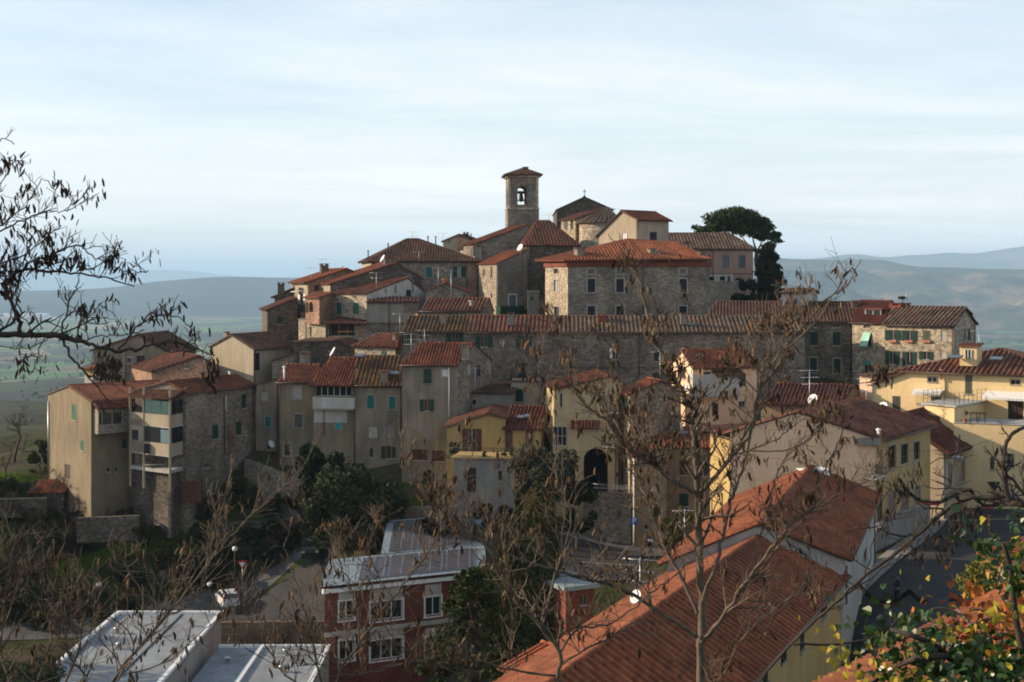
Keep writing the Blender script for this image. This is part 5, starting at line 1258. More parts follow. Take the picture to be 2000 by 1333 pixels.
h.win('F', 1973.5, 900, 14, 27, 'g', frame='frame_dark', mull=1, hbar=.5); h.win('F', 1938, 905, 9, 24, 'c', sh='sh_grey')
h.roof_flat('concrete', t=.05, oe=.02); h.done(); h.band('F', h.zt + .05, h.zt + .09, 'plaster_white', .06, 0, None, 'coping')
TW = h
# ---------- beige gable house and street front
h = House('house', 'beige gable house with long yellow street side and brown tiled roof', (1426, 90), (1711, 89), Z(857, 89), -22, 'plaster_beige', C=(1817, 98.4))
h.fm['R'] = [(Z(1017, 89.4), 'plaster_pale'), (1e9, 'plaster_ochre')]
h.roof_gy(Z(847, 90), Z(807, 89.5), Z(857, 89), rp=.47, mat='roof_oldred', oe=.55, ov=.12, pitch=.46)
for x, y, w, hh in ((1742, 893, 15, 44), (1766.5, 887, 14, 39), (1790.5, 881, 12, 35)): h.win('R', x, y, w, hh, 'g', sur='frame_stone', sw=.13, pane='glass', frame='frame_dark', hbar=.35)
for x, y, w, hh in ((1742, 986, 15, 46), (1767.5, 977, 14, 40), (1791.5, 968, 12, 37)): h.win('R', x, y, w, hh, 'b', sh='sh_pink', sur='frame_stone', sw=.13)
h.win('R', 1720, 905, 7, 50, 'b', sh='sh_pink'); h.win('R', 1750, 1085, 13, 48, 'd', pane='wood_dark'); h.win('R', 1785, 1068, 11, 44, 'd', pane='wood_dark'); h.win('R', 1720, 1000, 7, 50, 'b', sh='sh_brown')
h.done(); h.pipe('R', 1713, 866, 1040); h.gutter('R', oe=.6, dz=.15); h.balcony('R', 1712, 1733, 935, 916, .8); h.balcony('R', 1712, 1742, 1032, 1012, .9)
h.pot(1716, 838, 89.5, .45, .1, 'white_metal')
mb = MB(); a = h.fp('F', h.W - 1.35, h.zt - .45, 0); mb.obox(a, h.fp('F', h.W + .3, 0, 0) - h.fp('F', h.W - 1.35, 0, 0), h.fp('F', 0, 0, .35) - h.fp('F', 0, 0, 0), (0, 0, .5)); h.part('eave_return', mb, 'plaster_pale')
BG = h
h = House('house', 'sunlit yellow side wall left of the beige gable', (1387, 95.3), (1427, 90.3), Z(848, 92), -24, 'plaster_yellow', L=3, cat='house')
h.roof_gx(Z(845, 92.6), Z(838, 94), rp=1, mat='roof_oldred', oe=.5, ov=.1); h.win('F', 1400, 862, 4, 8, 'g', proud=True) if False else None; h.done(); h.gutter(oe=.55, dz=.1)
h = House('house', 'cream street house with dark red roof next to the apartment terrace', (1608, 104.6), (1843, 98.6), Z(884, 98.6), -22, 'plaster_cream', C=(1926, 108.2))
h.fm['R'] = [(Z(985, 100), 'plaster_brown'), (1e9, 'plaster_cream')]
h.roof_gy(Z(884, 98.6), Z(812, 102.5), Z(885, 98.6), rp=.6, mat='roof_dark', oe=.45, ov=.15, pitch=.44)
for x, y, w, hh in ((1855.5, 926, 8, 40), (1880.6, 920, 8, 40), (1905, 911, 8, 40)): h.win('R', x, y, w, hh, 'b', sh='sh_pink', sur='frame_stone', sw=.06)
for x, y in ((1860, 1030), (1884, 1018)): h.win('R', x, y, 9, 42, 'd', pane='sh_brown')
h.done(); h.gutter('R', oe=.5); h.pipe('R', 1836 if False else 1846, 893, 1040, 'steel'); pass
# ---------- near red roofs
h = House('house', 'white walled house with bright orange red pyramid like roof in front of the beige gable', (7.9, 64.8), (17.1, 66.1), -14.3, -24, 'plaster_white', C=(24.4, 86), xy=True)
h.roof_gy(-14.2, -12.45, -14.3, rp=.52, mat='roof_orange', oe=.4, ov=.2, pitch=.34)
h.win('R', 1668, 1068, 5, 20, 'c', sh='sh_green'); h.win('R', 1690, 1085, 6, 24, 'c', sh='sh_brown'); h.done(); h.gutter('R', oe=.45); h.pipe('R', 1650, 1105, 1180); h.pipe('R', 1706, 990, 1120)
NR1 = h
h = House('house', 'near house with long dark red right slope and thin orange left slope, ochre side wall', (-5.0, 38.2), (4.3, 39.4), -15.3, -26, 'plaster_ochre', C=(17.2, 66.6), xy=True)
h.roof_gy(-15.1, -13.15, -15.3, rp=.53, mat='roof_orange', oe=.35, ov=.2, pitch=.5)
for x, y, w, hh in ((1609, 1187, 9, 38), (1567, 1252, 9, 40), (1495, 1312, 11, 50), (1530, 1270, 9, 44)): h.win('R', x, y, w, hh, 'c', sh='sh_green')
h.done(); h.gutter('R', oe=.4); h.chim(1390, 1192, 58.5, .7, 1.1, 'plaster_pale', 'iron'); h.skylight(1312, 1180, 55.5, .7, .5); h.pot(1372, 1203, 57, .4, .12)
NR2 = h
h = House('house', 'small tiled outbuilding roof half hidden behind the dark conifer', (985, 60.5), (1112, 57.5), Z(1326, 59), -27, 'plaster_brown', L=5)
h.roof_gx(Z(1326, 59), Z(1272, 61.5), rp=.55, mat='roof_orange', oe=.3); h.done()
h = House('house', 'near orange roofed house at the bottom right under the ivy', (6.0, 26.6), (12.6, 21.2), -8.8, -17, 'plaster_brown', Dk=(16.2, 38.6), xy=True)
h.roof_gy(-8.8, -6.7, rp=1, mat='roof_orange', oe=.35, ov=.2, pitch=.24); h.done(); h.gutter('L')
h = House('house', 'house corner with plain orange roof beside the street at the right edge', (1926, 64.5), (2080, 57.5), Z(1098, 63), -22, 'plaster_brown', L=7)
h.roof_gx(Z(1096, 63), Z(1003, 67), rp=.8, mat='roof_orange', oe=.35, ov=.25); h.done()
# ======================= bottom: school and white roofs
u = Vector((.905, .425)).normalized(); v = Vector((-u.y, u.x)); A = XY(634, 95.5); B = A + u * 12.9; v = Vector((-.03, 1.0))
h = House('school', 'red brick school with white window panels and solar panels on its pale roof', A, B, -22.8, -36, 'brick_red', C=B + v * 5.2, xy=True, cat='school')
h.roof_gx(-22.7, -21.95, rp=1, mat='roof_metal', oe=.45, ov=.25, ribs=False)
Dn = 95.5
for x, y, w, hh, m in ((677, 1192, 28, 36, 1), (755, 1192, 62, 36, 2), (846, 1184, 30, 36, 1), (677, 1270, 28, 38, 1), (755, 1268, 62, 38, 2), (846, 1262, 30, 38, 1)):
    h.win('F', x, y, w, hh, 'g', mull=m, frame='frame_white', sur='frame_white', sw=.14, pane='glass')
h.done()
for x, y, w, hh in ((677, 1160, 32, 22), (755, 1160, 64, 22), (846, 1152, 32, 22), (677, 1241, 32, 13), (755, 1239, 64, 13), (846, 1233, 30, 13)):
    u0, _ = h.hit('F', x - w / 2, y); u1, _ = h.hit('F', x + w / 2, y); _, z0_ = h.hit('F', x, y + hh / 2); _, z1_ = h.hit('F', x, y - hh / 2); h.band('F', z0_, z1_, 'plaster_white', .03, u0, u1, 'white_panel')
_, z1_ = h.hit('F', 640, 1236); h.band('F', z1_ - .35, z1_, 'plaster_white', .04, 0, None, 'floor_band'); h.band('F', -23.25, -22.95, 'white_metal', .3, -.2, h.W + .2, 'fascia')
S1 = h; A2 = A + u * 4.3 + v * 5.25
h2 = House('school_hall', 'rear block of the school with a tilted roof of solar panels', A2, A2 + u * 8.3, -22.0, -36, 'brick_red', C=A2 + u * 8.3 + v * 8.0, xy=True, cat='school')
h2.roof_gx(-21.9, -20.75, rp=1, mat='roof_metal', oe=.1, ov=.3, ribs=False); h2.done()
def solar(hh, a0, b0, a1, b1, za, zb_, lift=.2):
    """framed field of panels on the slope of hh, a along the front, b up the slope"""
    def q(a, b, k=0.0): p = hh.pt(a, b, 0); f = b / hh.L; return Vector((p.x, p.y, za + (zb_ - za) * f + lift + k))
    mb = MB(); mb.poly([q(a0, b0), q(a1, b0), q(a1, b1), q(a0, b1)], 0, [(0, 0), (a1 - a0, 0), (a1 - a0, b1 - b0), (0, b1 - b0)])
    mb.poly([q(a0, b0, -.06), q(a1, b0, -.06), q(a1, b0), q(a0, b0)], 1); mb.poly([q(a0, b0, -.06), q(a0, b1, -.06), q(a0, b1), q(a0, b0)], 1); mb.poly([q(a1, b0, -.06), q(a1, b1, -.06), q(a1, b1), q(a1, b0)], 1)
    return mb.build('solar_panel', [M['solar'], M['steel']], hh.roof)
t = NT('solar_cells'); br = t.n('ShaderNodeTexBrick'); br.offset = 0
for k_, v_ in (('Scale', 1.0), ('Mortar Size', .022), ('Brick Width', .98), ('Row Height', .36)): br.inputs[k_].default_value = v_
br.inputs['Color1'].default_value = (.045, .042, .05, 1); br.inputs['Color2'].default_value = (.06, .055, .062, 1); br.inputs['Mortar'].default_value = (.30, .30, .32, 1)
t.l(t.coord('UV'), br.inputs['Vector']); t.col(br.outputs['Color']); t.set(Roughness=.22); M['solar'] = t.mat
x = 2.6
for k in range(4): solar(S1, x, .15, x + 2.25, 4.5, -22.7, -21.95); x += 2.4
x = .35
for k in range(3): solar(h2, x, .25, x + 2.4, 7.4, -21.9, -20.75); x += 2.55
h = House('school_wing', 'low glazed wing with pale roof joining the school on the right', (905, 104.5), (1080, 112), Z(1085, 108), -36, 'plaster_pale', L=6, cat='school')
h.roof_flat('roof_metal', oe=.3, t=.2); h.done()
h = House('school_end', 'small red painted end of the school with pale flat lid beside the near roofs', (1105, 88), (1160, 89), Z(1150, 88.5), -33, 'brick_red', L=4, cat='hut')  # stands for the right end of the school, not a separate building
h.win('F', 1140, 1172, 14, 20, 'g', pane='wood_dark'); h.roof_flat('roof_metal', oe=.35, t=.3); h.done()
h = House('hall', 'large flat white roofed hall in the bottom left corner', (-30.6, 70), (-22.6, 70), -26.0, -36, 'plaster_white', L=29.5, xy=True, cat='hall')
h.roof_flat('roof_white', oe=.15, t=.15); h.done()
mb = MB(); z = -25.85
for (a0, b0, a1, b1) in ((-.15, -.15, h.W + .15, .15), (-.15, h.L - .15, h.W + .15, h.L + .15), (-.15, .15, .15, h.L - .15), (h.W - .15, .15, h.W + .15, h.L - .15)):
    o = h.pt(a0, b0, z); mb.obox(o, h.pt(a1, b0, z) - o, h.pt(a0, b1, z) - o, (0, 0, .22))
h.part('parapet', mb, 'white_metal')
mb = MB(); o = h.pt(h.W * .60, .2, z); mb.obox(o, h.pt(h.W * .60 + .12, .2, z) - o, h.pt(h.W * .62, h.L - .2, z) - o, (0, 0, .05)); h.part('roof_seam', mb, 'iron')
h = House('hall', 'lower flat white roof beside the large hall, bottom edge', (-21.6, 70), (-13.6, 70), -27.3, -36, 'plaster_white', L=25.0, xy=True, cat='hall')
h.roof_flat('roof_white', oe=.15, t=.15); h.done()
mb = MB(); z = -27.15
for (a0, b0, a1, b1) in ((-.15, h.L - .15, h.W + .15, h.L + .15), (h.W - .15, .15, h.W + .15, h.L - .15), (2.9, .15, 3.2, h.L - .15)):
    o = h.pt(a0, b0, z); mb.obox(o, h.pt(a1, b0, z) - o, h.pt(a0, b1, z) - o, (0, 0, .18))
h.part('parapet', mb, 'white_metal')

hh = [x for x in HOUSES.values() if x.root.name.startswith('hall')]
for q, spots in ((hh[0], ((1.6, 24), (3.0, 20), (6.6, 26))), (hh[1], ((1.4, 21), (5.6, 19), (5.2, 23)))):
    for a_, b_ in spots:
        p = q.pt(a_, b_, q.zt + .15); mb = MB(); mb.lathe(p, [(.16, 0), (.16, .35), (.26, .36), (.26, .44), (.02, .5)], 10); mb.build('roof_vent', M['steel'], q.roof)
# ======================= leaves and trees
M['lf_holm'] = mat_leaf('holm_oak_leaves', [(.028, .036, .016), (.042, .052, .022), (.066, .074, .034), (.034, .042, .019)])
M['lf_dark'] = mat_leaf('dark_evergreen_leaves', [(.014, .021, .012), (.021, .03, .015), (.03, .04, .02)])
M['lf_pine'] = mat_leaf('pine_needles', [(.018, .034, .012), (.03, .05, .016), (.05, .075, .024), (.024, .04, .014)])
M['lf_cypress'] = mat_leaf('cypress_leaves', [(.03, .042, .014), (.046, .058, .017), (.075, .082, .024), (.04, .05, .016)])
M['lf_fir'] = mat_leaf('conifer_needles', [(.016, .028, .010), (.03, .045, .014), (.05, .062, .02), (.06, .06, .022)])
M['lf_olive'] = mat_leaf('olive_leaves', [(.03, .036, .02), (.05, .056, .032), (.065, .07, .042), (.036, .042, .024)])
M['lf_yellow'] = mat_leaf('yellow_green_leaves', [(.10, .11, .02), (.16, .16, .03), (.13, .12, .03), (.08, .09, .02)])
M['lf_bramble'] = mat_leaf('bramble_leaves', [(.025, .035, .012), (.05, .055, .02), (.06, .04, .025), (.035, .045, .015)])
M['bark'] = mat_plain('grey_brown_bark', (.085, .068, .05), .9, .45, 8)
M['bark_pale'] = mat_plain('pale_twig_bark', (.15, .115, .085), .9, .4, 10)
M['twig_grey'] = mat_plain('bare_twig', (.06, .044, .035), .9, .4, 6)

def leaf_cloud(clumps, n, size, up=.3, shell=.55, rng=RNG):
    """clumps: (centre, (rx, ry, rz)); returns verts and quads of loose leaf sprays"""
    vol = np.array([c[1][0] * c[1][1] + c[1][1] * c[1][2] + c[1][0] * c[1][2] for c in clumps]); cnt = np.maximum(6, (n * vol / vol.sum()).astype(int))
    P_ = []
    for (c, r), k in zip(clumps, cnt):
        d = rng.normal(size=(k, 3)); d /= np.linalg.norm(d, axis=1)[:, None]
        rr = shell + (1 - shell) * rng.random(k) ** .6; rr *= 1 + rng.normal(0, .10, k)
        P_.append(np.array(c)[None] + d * rr[:, None] * np.array(r)[None])
    p = np.concatenate(P_); k = len(p)
    a = rng.normal(size=(k, 3)); a[:, 2] += up * rng.random(k); a /= np.linalg.norm(a, axis=1)[:, None]
    b = rng.normal(size=(k, 3)); b -= a * (a * b).sum(1)[:, None]; b /= np.linalg.norm(b, axis=1)[:, None]
    s = size * rng.uniform(.6, 1.4, k)[:, None]
    a *= s; b *= s * .55
    v = np.stack([p - a, p + b * 1.0 - a * .1, p + a, p - b * 1.0 + a * .1], 1).reshape(-1, 3)
    return v, np.arange(4 * k).reshape(-1, 4)

def clump_ball(c, r, n, seed, cr=.35):
    g = np.random.default_rng(seed); out = []
    for i in range(n):
        d = g.normal(size=3); d /= np.linalg.norm(d); d[2] = d[2] * .9 + .12
        q = np.array(c) + d * np.array(r) * g.uniform(.55, .92); k = cr * g.uniform(.6, 1.25) * min(r)
        out.append((q, (k, k, k * .85)))
    return out

def trunk_mesh(root, base, top, r0, r1, limbs=(), mat='bark', name='trunk', wob=.03):
    mb = MB(); n = 6; base, top = Vector(base), Vector(top); L_ = (top - base).length
    pts = [base.lerp(top, i / n) + Vector((random.uniform(-1, 1), random.uniform(-1, 1), 0)) * L_ * wob * (0 < i < n) for i in range(n + 1)]
    mb.tube(pts, [r0 + (r1 - r0) * i / n for i in range(n + 1)], 8)
    for (t, q) in limbs:
        s_ = base.lerp(top, t); q = Vector(q); mid = s_.lerp(q, .5) + Vector((0, 0, -.08 * (q - s_).length))
        rr = (r0 + (r1 - r0) * t) * .6
        mb.tube([s_, mid, q], [rr, rr * .7, rr * .3], 6)
    return mb.build(name, M[mat], root)

def bush(name, label, cat, px, py, D, r, n, size, leaf, base_z=None, clumps=18, seed=1, group=None, cr=.4):
    c = P(px, py, D); bz = gz(c.x, c.y) if base_z is None else base_z
    t = thing(name, label, cat, (c.x, c.y, bz), group)
    cl = clump_ball(c, r, clumps, seed, cr); v, f = leaf_cloud(cl, n, size)
    np_mesh('crown', v, f, M[leaf], t)
    g = np.random.default_rng(seed)
    trunk_mesh(t, (c.x, c.y, bz - .2), (c.x, c.y, c.z + r[2] * .2), .05 + r[0] * .05, .03, [(g.uniform(.4, .95), cl[i][0]) for i in range(0, len(cl), 3)])
    return t
bush('evergreen_tree', 'big round grey green evergreen tree standing behind the school', 'tree', 684, 1003, 112, (4.9, 4.0, 4.5), 26000, .20, 'lf_holm', clumps=90, seed=3, cr=.27)
bush('evergreen_tree', 'dark holm oak against the plaster houses, behind the big round tree', 'tree', 632, 930, 117, (2.6, 2.4, 3.8), 11000, .2, 'lf_dark', clumps=26, seed=5, cr=.36)
bush('evergreen_tree', 'low dark evergreen clump at the foot of the dark holm oak', 'tree', 655, 958, 116.5, (1.9, 1.6, 1.6), 2600, .16, 'lf_dark', clumps=14, seed=6)
bush('olive_tree', 'grey green olive tree beside the dark arched passage', 'tree', 1068, 930, 106, (3.2, 2.4, 2.6), 9000, .16, 'lf_olive', clumps=26, seed=7)
bush('evergreen_tree', 'dark shrub mass on the bank below the arched passage', 'shrub', 1128, 1000, 107, (2.3, 1.6, 2.9), 6000, .15, 'lf_dark', clumps=14, seed=8)
bush('lemon_tree', 'yellow green bush beside the brown house and the pale scooter', 'shrub', 1330, 1030, 106, (1.5, 1.2, 1.9), 2600, .13, 'lf_yellow', clumps=14, seed=9)
bush('broom_bush', 'bright yellow green bush above the near orange roof, right edge', 'shrub', 1945, 1140, 50, (1.5, 1.2, 1.2), 4200, .075, 'lf_yellow', clumps=20, seed=10)
bush('evergreen_tree', 'yellowish evergreen at the far left corner of the tan house', 'tree', 78, 900, 134, (1.4, 1.2, 2.3), 2200, .16, 'lf_cypress', clumps=12, seed=11)
bush('evergreen_tree', 'dark bush behind the stone palace under the cedar', 'shrub', 1455, 572, 160, (2.2, 1.6, 1.5), 2200, .18, 'lf_dark', clumps=12, seed=12)
bush('evergreen_tree', 'dark green bush at the bottom left corner beside the white roofed hall', 'shrub', 45, 1330, 78, (3.0, 2.2, 1.4), 4000, .11, 'lf_holm', clumps=22, seed=13)
bush('potted_palm', 'spiky potted plant on the terrace of the yellow house', 'plant', 880, 874, 113.6, (.75, .6, .6), 700, .16, 'lf_dark', base_z=TERR.zt + .15, clumps=7, seed=14)
bush('garden_tree', 'dark leafy tree beside the grey gabled house, far left', 'tree', 213, 725, 138, (1.5, 1.2, 1.5), 1800, .17, 'lf_dark', clumps=12, seed=15)
for i, (px, py) in enumerate(((948, 888), (985, 885), (1000, 884))):
    bush('terrace_plant', ['small trailing plant on the middle of the yellow terrace', 'leafy pot plant near the right end of the yellow terrace', 'bushy pot plant at the far right end of the yellow terrace'][i], 'plant', px, py, 113, (.35, .3, .28), 220, .09, 'lf_holm', base_z=TERR.zt + .14, clumps=4, seed=20 + i, group='plants on the yellow terrace')
# hedges and scrub on the bank
def solve_d(px, py, lo=100.0, hi=136.0):
    for i in range(40):
        m = (lo + hi) / 2; c = XY(px, m)
        if HZ - gz(c.x, c.y) / m * F > py: lo = m
        else: hi = m
    return m
banks = [(330, 1085, 116.5, 1.5, 'lf_bramble', 'dark scrub on the bank below the green grass strip'), (420, 1045, 117.5, 1.5, 'lf_dark', 'dark rounded shrub on the bank above the give way sign'), (490, 1075, 117, 3.0, 'lf_dark', 'black green shrub behind the give way sign'),
         (540, 1040, 117.8, 2.4, 'lf_dark', 'dark shrub between the bank wall and the round tree'), (250, 1120, 115.5, 1.5, 'lf_dark', 'dark shrub below the bright grass, above the white hall'), (180, 1160, 115, 1.5, 'lf_bramble', 'brownish scrub at the left foot of the bank'),
         (90, 1190, 114, 3.2, 'lf_bramble', 'scrub beside the lane at the lower left edge'), (400, 1110, 116, 2.0, 'lf_dark', 'low dark shrub above the lower lane'), (20, 1130, 116, 2.6, 'lf_bramble', 'olive brown scrub at the left picture edge'),
         (470, 960, 122, 2.0, 'lf_bramble', 'low weeds along the ramp wall'), (380, 985, 121, 1.8, 'lf_bramble', 'weeds below the stone balcony house'), (130, 1060, 119, 2.2, 'lf_bramble', 'leafy scrub under the bare trees, left'), (20, 960, 126, 2.2, 'lf_holm', 'green shrub on the garden terrace at the left edge'),
         (560, 985, 119, 1.9, 'lf_dark', 'dark ivy mound at the end of the ramp wall'), (300, 1030, 119, 1.6, 'lf_bramble', 'weedy mound above the bright grass'), (860, 1020, 110, 1.6, 'lf_dark', 'dark shrub under the arched door of the tall grey house'), (960, 1010, 110, 1.8, 'lf_dark', 'dark shrub below the pale terrace house'), (230, 1190, 113.5, 2.0, 'lf_dark', 'shrub right behind the white hall roof'), (318, 985, 118.6, 1.6, 'lf_bramble', 'leafy scrub at the foot of the balcony pillars'), (215, 1010, 119.0, 1.7, 'lf_bramble', 'ivy mound over the terraced garden wall'), (165, 1005, 119.6, 1.3, 'lf_dark', 'dark ivy at the left end of the terraced garden wall'), (60, 985, 122.6, 1.2, 'lf_bramble', 'low weeds hiding the dark stone wall, left'), (20, 990, 122.6, 1.3, 'lf_dark', 'dark weeds hiding the stone wall at the left edge'), (105, 1000, 121.5, 1.2, 'lf_bramble', 'brown weeds between the two garden walls'), (240, 1020, 118.4, 1.2, 'lf_bramble', 'weeds under the right end of the garden wall'), (270, 1000, 118.9, 1.4, 'lf_dark', 'dark bramble between garden wall and balcony pillars')]
for i, (px, py, D, r, lf, lab) in enumerate(banks):
    D = solve_d(px, py + 25); c = XY(px, D); z = gz(c.x, c.y); bush('shrub', lab, 'shrub', px, HZ - (z + r * .42) / D * F, D, (r * 1.25, r, r * .75), int(1800 * r), .16, lf, clumps=14, seed=40 + i, group='scrub on the bank')
for i, (x, y, h_) in enumerate(((-45, 62, 15), (-47, 74, 16), (-48, 86, 16), (-52, 97, 15), (-57, 105, 13), (-44, 50, 15))):  # row of trees added out of view to cast shade on the hall
    z = gz(x, y); t_ = thing('evergreen_tree', 'unseen tall evergreen added to shade the white roofed hall', 'tree', (x, y, z), 'unseen evergreens added to shade the hall'); cl = clump_ball((x, y, z + h_ * .62), (3.4, 3.6, h_ * .38), 22, 90 + i, .5); v, f = leaf_cloud(cl, 3000, .28); np_mesh('crown', v, f, M['lf_holm'], t_); trunk_mesh(t_, (x, y, z - .3), (x, y, z + h_ * .7), .28, .06)
# cypresses
def cypress(px, py_top, D, rx, label, seed, leaf='lf_cypress'):
    c = XY(px, D); bz = gz(c.x, c.y); zt = Z(py_top, D); t = thing('cypress_tree', label, 'tree', (c.x, c.y, bz), 'cypresses beside the school')
    g = np.random.default_rng(seed); cl = []; n = int((zt - bz) / .55)
    for i in range(n):
        f = i / (n - 1); r = rx * (math.sin(min(1, (1 - f) * 1.9) * math.pi / 2) * (.55 + .45 * min(1, f * 6)))
        for k in range(3): a = g.uniform(0, 6.28); q = r * .5; cl.append(((c.x + math.cos(a) * q, c.y + math.sin(a) * q, bz + .4 + (zt - bz - .5) * f), (max(.15, r * .55), max(.15, r * .55), .7)))
    v, f = leaf_cloud(cl, int(2000 * (zt - bz) * rx), .12, up=2.5); np_mesh('crown', v, f, M[leaf], t)
    trunk_mesh(t, (c.x, c.y, bz - .3), (c.x, c.y, zt - .6), .16, .03)
for a in ((1052, 946, 92, 1.2, 'tallest slim cypress in the clump beside the school', 1), (1012, 962, 91, 1.1, 'cypress left of the tallest one beside the school', 2), (1078, 985, 93, 1.15, 'cypress right of the tallest one, toward the arched passage', 3), (986, 1010, 90, 1.1, 'shorter cypress at the left end of the clump by the school', 4), (1034, 1000, 90, 1.2, 'low bushy cypress in front of the tallest one', 5), (1066, 1040, 90.5, 1.3, 'low wide cypress at the right foot of the clump', 6)): cypress(*a)
# conifer in front of the school
c = XY(925, 66); bz = gz(c.x, c.y); zt = Z(1112, 66); t = thing('conifer_tree', 'ragged dark conifer with drooping boughs in front of the school', 'tree', (c.x, c.y, bz))
g = np.random.default_rng(31); cl = []; limbs = []
for i in range(120):
    f = (i + g.uniform(0, 1)) / 120; z = zt - (zt - bz) * f * .95; r = .35 + 5.2 * f ** .85; a = g.uniform(0, 6.28); q = r * g.uniform(.45, 1.0)
    p = (c.x + math.cos(a) * q, c.y + math.sin(a) * q, z - q * .22); cl.append((p, (.55 + .25 * f, .55 + .25 * f, .26))); limbs.append((max(.02, 1 - f * .97), p))
v, f = leaf_cloud(cl, 36000, .115, shell=.2); np_mesh('crown', v, f, M['lf_fir'], t); trunk_mesh(t, (c.x, c.y, bz - .3), (c.x, c.y, zt), .3, .03, limbs)
# umbrella pine
c = XY(1452, 186); t = thing('umbrella_pine', 'stone pine with wide umbrella crown behind the pink house', 'tree', (c.x + 2.4, c.y, -3)); g = np.random.default_rng(9); cl = []
for px, py, r in ((1378, 448, 1.5), (1395, 434, 1.9), (1415, 424, 2.0), (1440, 420, 2.1), (1465, 423, 2.0), (1485, 436, 1.9), (1500, 444, 1.4), (1398, 445, 1.4), (1425, 436, 1.8), (1452, 432, 1.8), (1442, 441, 1.6), (1464, 443, 1.5), (1484, 450, 1.3), (1420, 448, 1.5), (1450, 451, 1.3), (1470, 456, 1.2), (1490, 461, 1.1), (1512, 462, 1.2), (1500, 458, 1.2), (1517, 470, .8), (1372, 456, 1.0)):
    for k in range(3):
        q = P(px + g.normal(0, 5), py + g.normal(0, 4), 186 + g.uniform(-4, 4)); cl.append((q, (r * .8, r * .8, r * .42)))
v, f = leaf_cloud(cl, 14000, .2, up=1.2, shell=.35); np_mesh('crown', v, f, M['lf_pine'], t)
b0 = Vector((c.x + 2.4, 186, -3)); fork = P(1478, 492, 186)
trunk_mesh(t, b0, fork, .42, .3, [(1.0, P(x, y, 186 + k)) for x, y, k in ((1395, 452, 1), (1420, 455, -1), (1445, 458, 2), (1468, 455, -2), (1492, 462, 1), (1508, 470, 0), (1430, 462, 3))])
# cedar
c = XY(1500, 166); zt = Z(476, 166); bz = Z(600, 166); t = thing('cedar_tree', 'dark conical cedar right of the pink house', 'tree', (c.x, c.y, bz)); cl = []; limbs = []
for i in range(100):
    f = (i + g.uniform(0, 1)) / 100; z = zt - (zt - bz) * f; r = .25 + 2.3 * min(1, f * 1.15) ** 1.0; a = g.uniform(0, 6.28); q = r * g.uniform(.4, 1.05); p = (c.x + math.cos(a) * q, c.y + math.sin(a) * q, z - .1); cl.append((p, (.75, .75, .4))); limbs.append((1 - f * .95, p))
v, f = leaf_cloud(cl, 14000, .19, shell=.2); np_mesh('crown', v, f, M['lf_dark'], t); trunk_mesh(t, (c.x, c.y, bz), (c.x, c.y, zt), .25, .04, limbs)

# bare trees and brambles (twig fans)
def grow(mb, p, d, ln, r, depth, g, n=3, spread=.55, upb=.12, seg=3, ends=None, minr=.004):
    pts = [Vector(p)]; d = Vector(d).normalized()
    for i in range(seg):
        d = (d + Vector(g.normal(size=3)) * .16 + Vector((0, 0, upb * .4))).normalized(); pts.append(pts[-1] + d * ln / seg)
    mb.tube(pts, [max(minr, r * (1 - .45 * i / seg)) for i in range(seg + 1)], 5 if r > .02 else 3, cap=False)
    if ends is not None: ends.append((pts[-1], d.copy(), depth))
    if depth <= 0: return
    for k in range(n):
        f = g.uniform(.35, 1.0); i = min(seg - 1, int(f * seg)); q = pts[i].lerp(pts[i + 1], f * seg - i)
        dd = (d + Vector(g.normal(size=3)) * spread + Vector((0, 0, upb))).normalized()
        grow(mb, q, dd, ln * g.uniform(.5, .8), r * .55, depth - 1, g, n, spread, upb, seg, ends, minr)
def bare_tree(px, D, h_, r, label, seed, depth=5, name='bare_tree', cat='tree', group=None, stems=1, mat='twig_grey', n=3, minr=.012):
    c = XY(px, D); bz = gz(c.x, c.y); t = thing(name, label, cat, (c.x, c.y, bz), group); g = np.random.default_rng(seed); mb = MB()
    for k in range(stems):
        o = Vector((c.x, c.y, bz - .1)) + Vector((g.normal(), g.normal() * .6, 0)) * (.35 * h_ if stems > 1 else 0); o.z = gz(o.x, o.y) - .1
        grow(mb, o, (g.normal() * .25, g.normal() * .2, 1), h_ * .42, r, depth, g, n, .6, .1, minr=minr)
    mb.build('branches', M[mat], t)
bare_tree(27, 140, 7.5, .18, 'bare round crowned tree in the field at the far left', 1, 5)
bare_tree(10, 133, 4.5, .1, 'small bare fruit tree at the left edge garden', 2, 5)
bare_tree(85, 128, 4, .08, 'leafless bush tree against the tan house corner', 3, 5)
for i, (px, D, h_, lab) in enumerate(((120, 124, 4.2, 'tangled bare thicket left of the tan house corner'), (185, 122.5, 4.5, 'tangled bare thicket under the sunlit gable corner'), (235, 121, 4.2, 'bare thicket in front of the bay of the tan house'), (290, 119.5, 3.6, 'bare thicket before the open terrace of the balcony house'), (150, 120.5, 4.0, 'grey bare thicket lower down the garden slope'), (60, 121, 4.0, 'bare thicket at the garden terrace, left edge'), (215, 119, 3.6, 'low bare thicket above the bright grass strip'), (345, 119.5, 2.6, 'sparse bare thicket beside the rusty gate'), (30, 118, 3.6, 'bare thicket low at the left edge'), (410, 120, 2.4, 'sparse dry stalks below the stone wall of the balcony house'))):
    bare_tree(px, solve_d(px, (985, 1000, 1005, 1000, 1035, 1020, 1052, 1010, 1090, 1005)[i]), h_, .05, lab, 60 + i, 4, 'bare_thicket', 'shrub', 'bare thickets on the garden slope', stems=7, minr=.016)
for i, (px, D, h_, lab) in enumerate(((155, 116, 5.5, 'thin bare sapling on the bank, left'), (310, 116.2, 4.5, 'thin bare sapling rising over the bright grass strip'), (640, 114, 3.5, 'bare sapling beside the round tree'))):
    bare_tree(px, D, h_, .06, lab, 80 + i, 4, 'bare_sapling', 'tree', None, mat='bark_pale')
